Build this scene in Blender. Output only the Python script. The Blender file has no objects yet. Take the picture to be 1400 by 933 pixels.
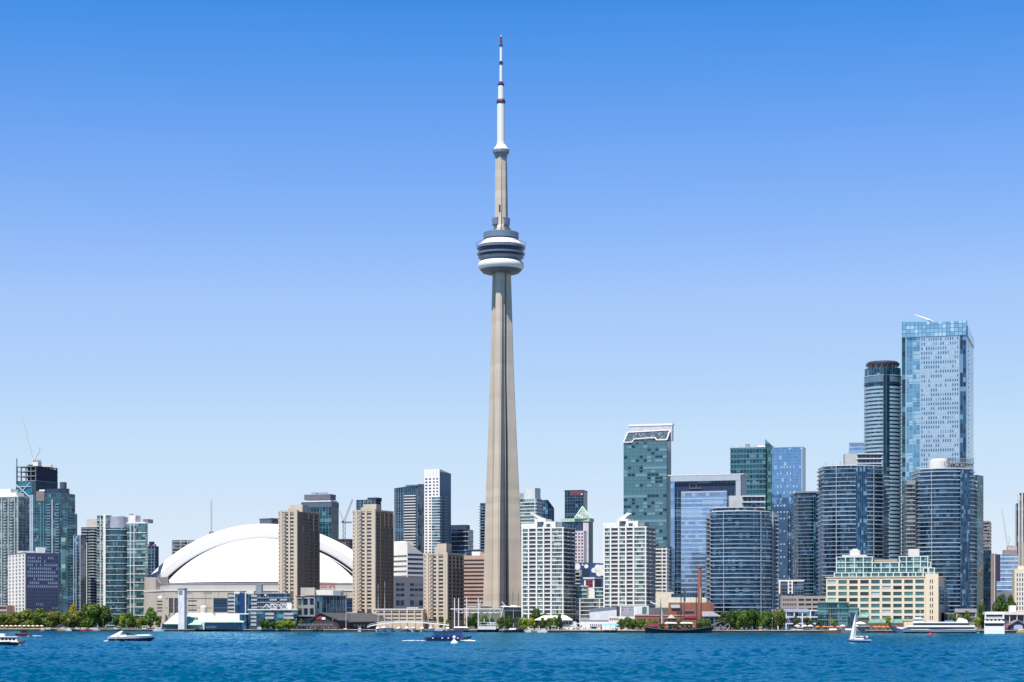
import bpy, math, random
import numpy as np
from mathutils import Vector, Matrix
R = math.radians
random.seed(7)
C = bpy.context.scene
COL = C.collection
F = 2700.0; HC = 6.0; HY = 854.0          # focal length in photo pixels, camera height, horizon row
# ---------------------------------------------------------------- camera, sky, sun, exposure
cd = bpy.data.cameras.new('camera'); cam = bpy.data.objects.new('camera', cd); COL.objects.link(cam)
cam.location = (0, 0, HC); cam.rotation_euler = (R(90), 0, 0)
cd.sensor_width = 36; cd.lens = F/1400*36; cd.shift_y = (HY-466.5)/1400
cd.clip_start = 1; cd.clip_end = 90000
C.camera = cam
SUN_EL, SUN_AZ = 65, 28                   # elevation; degrees left of the direction behind the camera
w = bpy.data.worlds.new('World'); C.world = w; w.use_nodes = True
nt = w.node_tree; bg = nt.nodes['Background']
sky = nt.nodes.new('ShaderNodeTexSky'); sky.sky_type = 'NISHITA'; sky.sun_disc = False
sky.sun_elevation = R(SUN_EL); sky.sun_rotation = R(180+SUN_AZ)
sky.air_density = 1.0; sky.dust_density = 0.15; sky.ozone_density = 2.5; sky.altitude = 0
hs = nt.nodes.new('ShaderNodeHueSaturation'); hs.inputs['Saturation'].default_value = 1.25
hs.inputs['Hue'].default_value = 0.512
def vscale(sock, k):
    v = nt.nodes.new('ShaderNodeVectorMath'); v.operation = 'SCALE'; v.inputs['Scale'].default_value = k; nt.links.new(sock, v.inputs[0]); return v.outputs[0]
nt.links.new(sky.outputs[0], hs.inputs['Color'])
cv = nt.nodes.new('ShaderNodeRGBCurve'); nt.links.new(vscale(hs.outputs[0], .13), cv.inputs['Color'])   # clear summer-blue grade of the sky
EXPO = .85; E_ = 2**EXPO
for ch, pts in enumerate((((.10, .012), (.119, .060), (.165, .181), (.254, .376), (.474, .565), (.658, .645)), ((.225, .10), (.258, .283), (.333, .402), (.462, .578), (.708, .753), (.871, .791)), ((.53, .34), (.584, .791), (.672, .90), (.783, .965), (.871, .955)))):
    c_ = cv.mapping.curves[ch]; c_.points[0].location = (0, 0); c_.points[1].location = (1.3, 1.0/E_)
    for x, y in pts: c_.points.new(x, y/E_)
    for p_ in c_.points: p_.handle_type = 'VECTOR'
cv.mapping.use_clip = False; cv.mapping.extend = 'HORIZONTAL'; cv.mapping.update()
bg.inputs[1].default_value = 0.13
nt.links.new(vscale(cv.outputs[0], 1/.13), bg.inputs[0])
sl = bpy.data.lights.new('sun', 'SUN'); sl.energy = 5.0; sl.angle = R(.5); sl.color = (1, .93, .82)
so = bpy.data.objects.new('sun', sl); COL.objects.link(so)
sd = Vector((-math.sin(R(SUN_AZ))*math.cos(R(SUN_EL)), -math.cos(R(SUN_AZ))*math.cos(R(SUN_EL)), math.sin(R(SUN_EL))))
so.rotation_euler = sd.to_track_quat('Z', 'Y').to_euler(); so.location = (-300, -300, 600)
C.view_settings.view_transform = 'Standard'; C.view_settings.look = 'None'
C.view_settings.exposure = EXPO; C.view_settings.gamma = 1
# ---------------------------------------------------------------- helpers
def PX(px, Y): return (px-700)/F*Y
def PZ(py, Y): return HC+(HY-py)/F*Y
org = {}
def tag(o, label=None, cat=None, group=None, kind=None):
    if label: o['label'] = label
    if cat: o['category'] = cat
    if group: o['group'] = group
    if kind: o['kind'] = kind
    return o
def thing(name, label, cat, loc, rz=0, group=None):
    o = bpy.data.objects.new(name, None); COL.objects.link(o); o.location = loc; o.rotation_euler = (0, 0, rz)
    o.empty_display_size = 1; org[o.name] = Vector(loc); return tag(o, label, cat, group)
def inst(name, mesh, parent, wloc):
    o = bpy.data.objects.new(name, mesh); COL.objects.link(o)
    if parent: o.parent = parent; o.location = Vector(wloc)-org[parent.name]
    else: o.location = wloc
    org[o.name] = Vector(wloc); return o
def copy_tree(o, loc=None, rz=None, parent=None, sc=None):
    c = o.copy(); COL.objects.link(c)
    if parent: c.parent = parent
    if loc is not None: c.location = loc
    if rz is not None: c.rotation_euler[2] = rz
    if sc is not None: c.scale = sc if hasattr(sc, '__len__') else (sc,)*3
    for ch in list(o.children): copy_tree(ch, parent=c)
    return c
def offs(poly, d):
    n = len(poly); out = []
    for i in range(n):
        p0, p1, p2 = Vector(poly[i-1]), Vector(poly[i]), Vector(poly[(i+1) % n])
        a = (p1-p0).normalized(); b = (p2-p1).normalized()
        na = Vector((a.y, -a.x)); nb = Vector((b.y, -b.x)); m = na+nb
        k = d/max(.25, 1+na.dot(nb)); out.append(tuple(p1+m*k))
    return out
class MB:
    def __init__(s): s.v = []; s.f = []; s.uv = []; s.m = []
    def poly(s, pts, uv=None, m=0):
        i = len(s.v); s.v += [tuple(p) for p in pts]; s.f.append(tuple(range(i, i+len(pts))))
        s.uv += uv if uv else [(0, 0)]*len(pts); s.m.append(m)
    def prism(s, poly, z0, z1, cell=None, m=0, ztop=None):
        n = len(poly); zt = ztop if ztop else [z1]*n
        for i in range(n):
            a, b = poly[i], poly[(i+1) % n]
            L = math.dist(a[:2], b[:2])
            if cell:
                nu = max(1, round(L/cell[0])); u0 = i*37.0; v1 = (zt[i]-z0)/cell[1]; v2 = (zt[(i+1) % n]-z0)/cell[1]
            else: nu = 1; u0 = 0; v1 = v2 = 1
            s.poly([(a[0], a[1], z0), (b[0], b[1], z0), (b[0], b[1], zt[(i+1) % n]), (a[0], a[1], zt[i])],
                   [(u0, 0), (u0+nu, 0), (u0+nu, v2), (u0, v1)], m)
        s.poly([(p[0], p[1], zt[i]) for i, p in enumerate(poly)], None, m)
        s.poly([(p[0], p[1], z0) for p in reversed(poly)], None, m)
        return s
    def face_box(s, P0, P1, z0, z1, out, inn=0.0, cell=None, m=0):
        P0 = Vector(P0[:2]); P1 = Vector(P1[:2]); d = (P1-P0).normalized(); n = Vector((d.y, -d.x))
        return s.prism([P0+n*out, P1+n*out, P1-n*inn, P0-n*inn], z0, z1, cell, m)
    def box(s, x0, x1, y0, y1, z0, z1, m=0, cell=None):
        return s.prism([(x0, y0), (x1, y0), (x1, y1), (x0, y1)], z0, z1, cell, m)
    def tube(s, a, b, r, n=6, r2=None, m=0):
        a = Vector(a); b = Vector(b); r2 = r if r2 is None else r2
        q = (b-a).to_track_quat('Z', 'Y'); ra = []; rb = []
        for i in range(n):
            t = 2*math.pi*i/n; e = q @ Vector((math.cos(t), math.sin(t), 0))
            ra.append(a+e*r); rb.append(b+e*r2)
        for i in range(n):
            j = (i+1) % n; s.poly([ra[i], ra[j], rb[j], rb[i]], None, m)
        s.poly(rb, None, m); s.poly(ra[::-1], None, m); return s
    def lathe(s, prof, n=32, c=(0, 0), m=0, a0=0, a1=2*math.pi):
        full = abs(a1-a0-2*math.pi) < 1e-6
        for k in range(len(prof)-1):
            (r0, z0), (r1, z1) = prof[k], prof[k+1]
            for i in range(n):
                t0 = a0+(a1-a0)*i/n; t1 = a0+(a1-a0)*(i+1)/n
                P = [(c[0]+r0*math.cos(t0), c[1]+r0*math.sin(t0), z0), (c[0]+r0*math.cos(t1), c[1]+r0*math.sin(t1), z0),
                     (c[0]+r1*math.cos(t1), c[1]+r1*math.sin(t1), z1), (c[0]+r1*math.cos(t0), c[1]+r1*math.sin(t0), z1)]
                if r0 < 1e-4: P = [P[0], P[2], P[3]]
                elif r1 < 1e-4: P = P[:3]
                s.poly(P, [(i/n*40, z0), ((i+1)/n*40, z0), ((i+1)/n*40, z1), (i/n*40, z1)][:len(P)], m)
        return s
    def loft(s, secs, m=0, cap=True):
        for a, b in zip(secs, secs[1:]):
            n = len(a)
            for i in range(n):
                j = (i+1) % n; s.poly([a[i], a[j], b[j], b[i]], None, m)
        if cap: s.poly(secs[0][::-1], None, m); s.poly(secs[-1], None, m)
        return s
    def mesh(s, name, mats, o=(0, 0, 0), smooth=False):
        me = bpy.data.meshes.new(name); ox, oy, oz = o
        me.from_pydata([(x-ox, y-oy, z-oz) for x, y, z in s.v], [], s.f)
        uvl = me.uv_layers.new(name='UVMap'); flat = [c for t in s.uv for c in t]; uvl.data.foreach_set('uv', flat)
        for mm in (mats if isinstance(mats, (list, tuple)) else [mats]): me.materials.append(mm)
        me.polygons.foreach_set('material_index', s.m)
        if smooth: me.polygons.foreach_set('use_smooth', [True]*len(s.f))
        me.update(); return me
    def build(s, name, mats, parent=None, local=False, smooth=False, at=None):
        if at is not None: o = at                         # mesh origin in world
        elif parent is not None and not local: o = tuple(org[parent.name])
        else: o = (0, 0, 0)
        me = s.mesh(name, mats, o, smooth); ob = bpy.data.objects.new(name, me); COL.objects.link(ob)
        if at is not None:
            if parent: ob.parent = parent; ob.location = Vector(at)-org[parent.name]
            else: ob.location = at
            org[ob.name] = Vector(at)
        else:
            if parent is not None: ob.parent = parent
            org[ob.name] = Vector(o)
        return ob
# ---------------------------------------------------------------- materials
def newmat(name):
    m = bpy.data.materials.new(name); m.use_nodes = True
    return m, m.node_tree.nodes, m.node_tree.links, m.node_tree.nodes['Principled BSDF']
MATS = {}
def plain(name, col, rough=.6, metal=0., var=.12, scale=.25, streak=False, spec=.5, rnd=0.):
    if name in MATS: return MATS[name]
    col = tuple(c*.78 for c in col)
    m, N, L, p = newmat(name)
    tc = N.new('ShaderNodeTexCoord'); mp = N.new('ShaderNodeMapping'); L.new(tc.outputs['Object'], mp.inputs[0])
    mp.inputs['Scale'].default_value = (1, 1, .12 if streak else 1)
    nz = N.new('ShaderNodeTexNoise'); nz.inputs['Scale'].default_value = scale; nz.inputs['Detail'].default_value = 5
    L.new(mp.outputs[0], nz.inputs['Vector'])
    rm = N.new('ShaderNodeMapRange'); rm.inputs[1].default_value = .3; rm.inputs[2].default_value = .7
    rm.inputs[3].default_value = 1-var; rm.inputs[4].default_value = 1+var
    L.new(nz.outputs['Fac'], rm.inputs[0]); last = rm.outputs[0]
    if rnd:
        oi = N.new('ShaderNodeObjectInfo'); r2 = N.new('ShaderNodeMapRange'); r2.inputs[3].default_value = 1-rnd; r2.inputs[4].default_value = 1+rnd
        L.new(oi.outputs['Random'], r2.inputs[0]); mu = N.new('ShaderNodeMath'); mu.operation = 'MULTIPLY'
        L.new(last, mu.inputs[0]); L.new(r2.outputs[0], mu.inputs[1]); last = mu.outputs[0]
    vm = N.new('ShaderNodeVectorMath'); vm.operation = 'SCALE'; vm.inputs[0].default_value = col
    L.new(last, vm.inputs['Scale']); L.new(vm.outputs[0], p.inputs['Base Color'])
    p.inputs['Roughness'].default_value = rough; p.inputs['Metallic'].default_value = metal
    p.inputs['Specular IOR Level'].default_value = spec
    MATS[name] = m; return m
def glass(name, dark, mid, light, pm=.3, pl=.12, metal=.35, rough=.12, frame=(.3, .33, .35), fw=.07, fh=.0, jit=.03, ior=1.6, run=0):
    """coated facade glass: one cell of the UV grid is one pane, its tone (blind, room, clear) drawn at random"""
    if name in MATS: return MATS[name]
    kk = .78+.2*metal; dark, mid, light, frame = [tuple(c*kk for c in t) for t in (dark, mid, light, frame)]
    m, N, L, p = newmat(name)
    uv = N.new('ShaderNodeUVMap'); uv.uv_map = 'UVMap'
    fl = N.new('ShaderNodeVectorMath'); fl.operation = 'FLOOR'; L.new(uv.outputs[0], fl.inputs[0])
    wn = N.new('ShaderNodeTexWhiteNoise'); wn.noise_dimensions = '3D'
    oi = N.new('ShaderNodeObjectInfo'); ad = N.new('ShaderNodeVectorMath'); ad.operation = 'ADD'
    L.new(fl.outputs[0], ad.inputs[0]); L.new(oi.outputs['Random'], ad.inputs[1]); L.new(ad.outputs[0], wn.inputs['Vector'])
    cr = N.new('ShaderNodeValToRGB'); cr.color_ramp.interpolation = 'CONSTANT'
    e = cr.color_ramp.elements; e[0].color = (*dark, 1); e[0].position = 0
    e[1].position = 1-pm-pl; e[1].color = (*mid, 1); e2 = e.new(1-pl); e2.color = (*light, 1)
    val = wn.outputs['Value']
    if run:   # runs of plain spandrel panes between the open windows
        dv = N.new('ShaderNodeVectorMath'); dv.operation = 'DIVIDE'; dv.inputs[1].default_value = (run, 1, 1); L.new(fl.outputs[0], dv.inputs[0])
        f2 = N.new('ShaderNodeVectorMath'); f2.operation = 'FLOOR'; L.new(dv.outputs[0], f2.inputs[0]); w2 = N.new('ShaderNodeTexWhiteNoise'); L.new(f2.outputs[0], w2.inputs['Vector'])
        g = N.new('ShaderNodeMath'); g.operation = 'GREATER_THAN'; g.inputs[1].default_value = .55; L.new(w2.outputs['Value'], g.inputs[0])
        sq = N.new('ShaderNodeMapRange'); sq.inputs[3].default_value = 1-pm-pl+.01; sq.inputs[4].default_value = 1-pl*.5; L.new(w2.outputs['Value'], sq.inputs[0]); sq.inputs[1].default_value = .55
        mf = N.new('ShaderNodeMix'); L.new(g.outputs[0], mf.inputs[0]); L.new(wn.outputs['Value'], mf.inputs[2]); L.new(sq.outputs[0], mf.inputs[3]); val = mf.outputs[0]
    L.new(val, cr.inputs[0])
    # mullions
    fr = N.new('ShaderNodeVectorMath'); fr.operation = 'FRACTION'; L.new(uv.outputs[0], fr.inputs[0])
    sx = N.new('ShaderNodeSeparateXYZ'); L.new(fr.outputs[0], sx.inputs[0])
    c1 = N.new('ShaderNodeMath'); c1.operation = 'LESS_THAN'; c1.inputs[1].default_value = fw; L.new(sx.outputs[0], c1.inputs[0])
    c2 = N.new('ShaderNodeMath'); c2.operation = 'LESS_THAN'; c2.inputs[1].default_value = fh; L.new(sx.outputs[1], c2.inputs[0])
    mx = N.new('ShaderNodeMath'); mx.operation = 'MAXIMUM'; L.new(c1.outputs[0], mx.inputs[0]); L.new(c2.outputs[0], mx.inputs[1])
    mc = N.new('ShaderNodeMix'); mc.data_type = 'RGBA'; L.new(mx.outputs[0], mc.inputs[0]); L.new(cr.outputs[0], mc.inputs[6])
    mc.inputs[7].default_value = (*frame, 1)
    L.new(mc.outputs[2], p.inputs['Base Color'])
    # every pane hangs a hair out of true
    sb = N.new('ShaderNodeVectorMath'); sb.operation = 'SUBTRACT'; sb.inputs[1].default_value = (.5, .5, .5); L.new(wn.outputs['Color'], sb.inputs[0])
    sc = N.new('ShaderNodeVectorMath'); sc.operation = 'SCALE'; sc.inputs['Scale'].default_value = jit*2; L.new(sb.outputs[0], sc.inputs[0])
    ge = N.new('ShaderNodeNewGeometry'); a2 = N.new('ShaderNodeVectorMath'); a2.operation = 'ADD'
    L.new(ge.outputs['Normal'], a2.inputs[0]); L.new(sc.outputs[0], a2.inputs[1])
    nm = N.new('ShaderNodeVectorMath'); nm.operation = 'NORMALIZE'; L.new(a2.outputs[0], nm.inputs[0]); L.new(nm.outputs[0], p.inputs['Normal'])
    p.inputs['Roughness'].default_value = rough; p.inputs['Metallic'].default_value = metal; p.inputs['IOR'].default_value = ior
    MATS[name] = m; return m
WHITE = plain('white_paint', (.84, .82, .78), .5, var=.04)
OFFW = plain('off_white_render', (.72, .70, .65), .6, var=.06)
SLABW = plain('pale_slab_edge', (.68, .69, .69), .5, var=.05)
SLABG = plain('grey_slab_edge', (.33, .37, .41), .5, var=.08)
SLABB = plain('blue_grey_slab', (.16, .26, .36), .4, var=.08)
SLABT = plain('teal_slab', (.08, .20, .26), .35, var=.08)
CONC = plain('concrete', (.52, .475, .41), .8, var=.1, scale=.08, streak=True)
CONCD = plain('dark_concrete', (.2, .2, .22), .8, var=.12, scale=.08, streak=True)
BEIGE = plain('beige_precast', (.58, .49, .385), .8, var=.08, scale=.12, streak=True)
CREAM = plain('cream_stone', (.74, .64, .48), .8, var=.06, scale=.1, streak=True)
BROWNP = plain('pink_brown_precast', (.48, .34, .28), .8, var=.08, scale=.1)
BRICK = plain('red_brick', (.30, .11, .075), .85, var=.18, scale=.6)
BRICKD = plain('brown_brick', (.19, .095, .08), .85, var=.18, scale=.6)
METAL = plain('grey_metal', (.34, .36, .39), .4, .4)
DARK = plain('dark_metal', (.045, .05, .06), .5)
NAVY = plain('navy_cladding', (.025, .045, .09), .3)
MINT = plain('mint_metal_roof', (.42, .62, .50), .5, var=.06)
ROOFD = plain('dark_shingle_roof', (.055, .057, .07), .85, var=.2, scale=.5)
REDM = plain('red_paint', (.45, .03, .035), .5)
BLACKH = plain('black_hull_paint', (.012, .013, .018), .3)
BLUEH = plain('royal_blue_paint', (.01, .035, .25), .35)
STEELW = plain('white_steel', (.72, .73, .74), .4, var=.03)
TEALM = plain('green_copper_metal', (.10, .26, .22), .5)
G_TEAL = glass('teal_glass', (.004, .038, .065), (.014, .095, .14), (.11, .27, .33), .34, .09, run=5)
G_GREEN = glass('pale_green_glass', (.02, .07, .085), (.09, .21, .225), (.30, .46, .45), .4, .2, rough=.15, run=4)
G_NAVY = glass('navy_glass', (.004, .024, .06), (.012, .06, .12), (.09, .17, .28), .3, .06, run=4)
G_BLUE = glass('blue_glass', (.008, .045, .11), (.03, .11, .21), (.20, .34, .48), .35, .12, metal=.5)
G_SKY = glass('sky_blue_reflective_glass', (.18, .32, .54), (.24, .39, .62), (.38, .54, .74), .4, .12, metal=.75, rough=.1, jit=.02, frame=(.3, .42, .6), run=6)
G_AQUA = glass('aqua_glass', (.010, .05, .085), (.09, .21, .27), (.19, .34, .40), .45, .26, metal=.5, fw=.05, run=6)
G_GREY = glass('grey_glass', (.02, .025, .035), (.07, .09, .11), (.30, .33, .34), .35, .18, metal=.2, frame=(.25, .26, .27), run=3)
G_COND = glass('condo_glass', (.015, .035, .045), (.09, .15, .165), (.34, .41, .40), .38, .22, metal=.25, frame=(.4, .43, .42), fw=.10, run=2)
G_BOW = glass('bow_tower_glass', (.008, .038, .075), (.03, .11, .19), (.17, .30, .42), .40, .12, metal=.5, frame=(.08, .12, .2), fw=.06, run=3)
WIN_D = plain('dark_window_glass', (.012, .017, .025), .12, 0, var=.3, rnd=.5, spec=.8)
WIN_T = plain('teal_window_glass', (.05, .15, .155), .12, .2, var=.3, rnd=.7, spec=.8)
WIN_L = plain('blind_drawn_window', (.45, .55, .55), .3, 0, rnd=.2)
WIN_B = plain('blue_window_glass', (.02, .07, .16), .12, .4, rnd=.4)
# ---------------------------------------------------------------- building toolkit
def on(P0, P1, px):
    k = (px-700)/F; dx = P1[0]-P0[0]; dy = P1[1]-P0[1]
    t = (k*P0[1]-P0[0])/(dx-k*dy); return Vector((P0[0]+t*dx, P0[1]+t*dy))
GZ = 2.0
def quad(Y, xa, xb, xc=None, th=25, D=None):
    """plan of a block: A left, B nearest corner at depth Y, C right back, D; the front face is A-B"""
    t = R(th); ka = (xa-700)/F; B = Vector((PX(xb, Y), Y))
    Lf = (B.x-ka*Y)/(math.cos(t)+ka*math.sin(t)); A = B+Vector((-math.cos(t), math.sin(t)))*Lf
    if D is None:
        kc = (xc-700)/F; D = (kc*Y-B.x)/(math.sin(t)-kc*math.cos(t))
    e = Vector((math.sin(t), math.cos(t)))*D
    return [tuple(A), tuple(B), tuple(B+e), tuple(A+e)]
def bow(Y, xa, xc, bulge=9, depth=30, n=14, th=0, flat=0.0):
    """plan with a bowed front"""
    a = Vector((PX(xa, Y), Y)); c = Vector((PX(xc, Y), Y-math.tan(R(th))*abs(PX(xc, Y)-PX(xa, Y)))); pts = []
    d = (c-a); nrm = Vector((d.y, -d.x)).normalized()
    for i in range(n+1):
        u = i/n; pts.append(tuple(a+d*u+nrm*bulge*(1-(2*u-1)**2)))
    pts += [tuple(c-nrm*depth), tuple(a-nrm*depth)]
    return pts
class Bld:
    def __init__(s, name, label, cat, poly, Y, group=None):
        s.Y = Y; s.poly = poly; cx = sum(p[0] for p in poly)/len(poly); cy = sum(p[1] for p in poly)/len(poly)
        s.root = thing(name, label, cat, (cx, cy, GZ), group=group); s.cnt = {}; s.rest = {}
    def z(s, py): return PZ(py, s.Y)
    def m(s, px): return px*s.Y/F
    def core(s, mat, top, cell=(3, 3.2), poly=None, base=None, name='glass_wall', ztop=None):
        b = MB(); z0 = GZ if base is None else s.z(base)
        b.prism(poly or s.poly, z0, s.z(top), cell, ztop=ztop); return b.build(name, mat, s.root)
    def block(s, mat, x0, x1, top, bot, name='roof_plant_box', inset=3, depth=12, cell=None):
        """box set back behind the front face, between two columns of the photograph"""
        P0, P1 = s.poly[0], s.poly[1]; a = on(P0, P1, x0); c = on(P0, P1, x1); b = MB()
        b.face_box(a, c, s.z(bot)-.5, s.z(top), -inset, inset+depth, cell); return b.build(name, mat, s.root)
    def slabs(s, mat, top, sp, n, h=.5, prot=.5, name='floor_slab', poly=None, skip=()):
        pl = offs(poly or s.poly, prot); b = MB(); o = Vector((s.root.location.x, s.root.location.y, 0)); b.prism(pl, -h, 0)
        me = b.mesh(name, mat, o); sh = s.m(sp); zt = s.z(top)
        r = MB(); used = 0
        for i in range(n):
            z = zt-i*sh
            if z-h < GZ+.3: break
            if i in skip: continue
            if i < 100: inst(name, me, s.root, (o.x, o.y, z))
            else: r.prism(pl, z-h, z); used = 1
        if used: tag(r.build(name, mat, s.root), kind='stuff')
    def piers(s, mat, f, xs, top, bot=None, w=.8, prot=.7, name='pier', inn=0):
        P0, P1 = s.poly[f], s.poly[(f+1) % len(s.poly)]; d = (Vector(P1)-Vector(P0)).normalized()
        z0 = GZ if bot is None else s.z(bot); me = None
        for x in xs:
            p = on(P0, P1, x); at = (p.x, p.y, z0)
            if me is None:
                b = MB(); b.face_box(p-d*w/2, p+d*w/2, z0, s.z(top), prot, inn); me = b.mesh(name, mat, at)
            inst(name, me, s.root, at)
    def panel(s, mat, f, x0, x1, top, bot, prot=.3, inn=0, name='panel', cell=None, poly=None):
        pl = poly or s.poly; P0, P1 = pl[f], pl[(f+1) % len(pl)]; b = MB()
        b.face_box(on(P0, P1, x0), on(P0, P1, x1), GZ if bot is None else s.z(bot), s.z(top), prot, inn, cell)
        return b.build(name, mat, s.root)
    def unit(s, name, key, mk, at, mats):
        """one countable part; past 100 of a kind the rest go to one mesh"""
        k = (name,); c = s.cnt.get(k, 0); s.cnt[k] = c+1
        if c < 100: return mk(at)
        return None
    def windows(s, f, x0, x1, top, sp, nc, nr, wf=.6, hf=.55, mat=WIN_D, alt=None, palt=0., frame=None, prot=.3, name='window', fmat=None, sill=.5, skip=None, w_out=.05):
        """grid of windows on face f; frame: material of the raised piers and spandrels round them"""
        P0, P1 = s.poly[f], s.poly[(f+1) % len(s.poly)]; A = on(P0, P1, x0); B = on(P0, P1, x1)
        d = (B-A).normalized(); Lw = (B-A).length; cw = Lw/nc; sh = s.m(sp); zt = s.z(top); ww = cw*wf; wh = sh*hf
        if frame:
            b = MB()
            for c in range(nc+1):
                p = A+d*cw*c; h = (cw-ww)/2; q0 = max(0, cw*c-h); q1 = min(Lw, cw*c+h)
                b.face_box(A+d*q0, A+d*q1, zt-nr*sh, zt, prot)
            for r in range(nr+1):
                zc = zt-r*sh; h = (sh-wh); b.face_box(A, B, max(zt-nr*sh, zc-h*sill), min(zt, zc+h*(1-sill)) if r else zt, prot*.85)
            b.build('facade_frame', frame, s.root)
        mats = [mat]+(list(alt) if alt else []); mes = {}
        rest = {}
        for r in range(nr):
            for c in range(nc):
                if skip and skip(r, c): continue
                zb = zt-(r+1)*sh+(sh-wh)*(1-sill); 
                if zb < GZ+.2: continue
                mi = (mi if c and random.random() < .5 else (0 if (not alt or random.random() > palt) else 1+random.randrange(len(alt)))) if alt else 0
                p = A+d*(cw*(c+.5)); at = (p.x, p.y, zb); k = s.cnt.get(name, 0); s.cnt[name] = k+1
                if k < 100:
                    key = mi
                    if key not in mes:
                        b = MB(); b.face_box(p-d*ww/2, p+d*ww/2, zb, zb+wh, w_out); mes[key] = b.mesh(name, mats[mi], at)
                    inst(name, mes[key], s.root, at)
                else:
                    rest.setdefault(mi, MB()).face_box(p-d*ww/2, p+d*ww/2, zb, zb+wh, w_out, 0, (9, 9))
        for mi, b in rest.items(): s.rest.setdefault((name, mats[mi].name), MB()); rb = s.rest[(name, mats[mi].name)]; o = len(rb.v); rb.v += b.v; rb.f += [tuple(i+o for i in t) for t in b.f]; rb.uv += b.uv; rb.m += b.m
    def balconies(s, f, xs, top, sp, n, wpx, mat, depth=1.2, h=1.1, name='balcony', th=.25):
        P0, P1 = s.poly[f], s.poly[(f+1) % len(s.poly)]; d = (Vector(P1)-Vector(P0)).normalized(); sh = s.m(sp); zt = s.z(top)
        for x in xs:
            me = None
            for i in range(n):
                z = zt-i*sh
                if z < GZ+1: break
                p = on(P0, P1, x); w = s.m(wpx)/2; k = s.cnt.get(name, 0); s.cnt[name] = k+1
                def mkb(b, z):
                    b.face_box(p-d*w, p+d*w, z-th, z, depth)
                    nn = Vector((d.y, -d.x)); b.face_box(p-d*w+nn*(depth-.1), p+d*w+nn*(depth-.1), z, z+h, .06, 0)
                if k < 100:
                    if me is None: b = MB(); mkb(b, z); me = b.mesh(name, mat, (p.x, p.y, z))
                    inst(name, me, s.root, (p.x, p.y, z))
                else: mkb(s.rest.setdefault((name, mat.name), MB()), z)
    def done(s):
        byn = {}
        for (n, mn), b in s.rest.items(): byn.setdefault(n, []).append((mn, b))
        for n, lst in byn.items():
            B = MB()
            for i, (mn, b) in enumerate(lst):
                o = len(B.v); B.v += b.v; B.f += [tuple(j+o for j in t) for t in b.f]; B.uv += b.uv; B.m += [i]*len(b.f)
            tag(B.build(n, [MATS[mn] for mn, _ in lst], s.root), kind='stuff')
        return s
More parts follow.
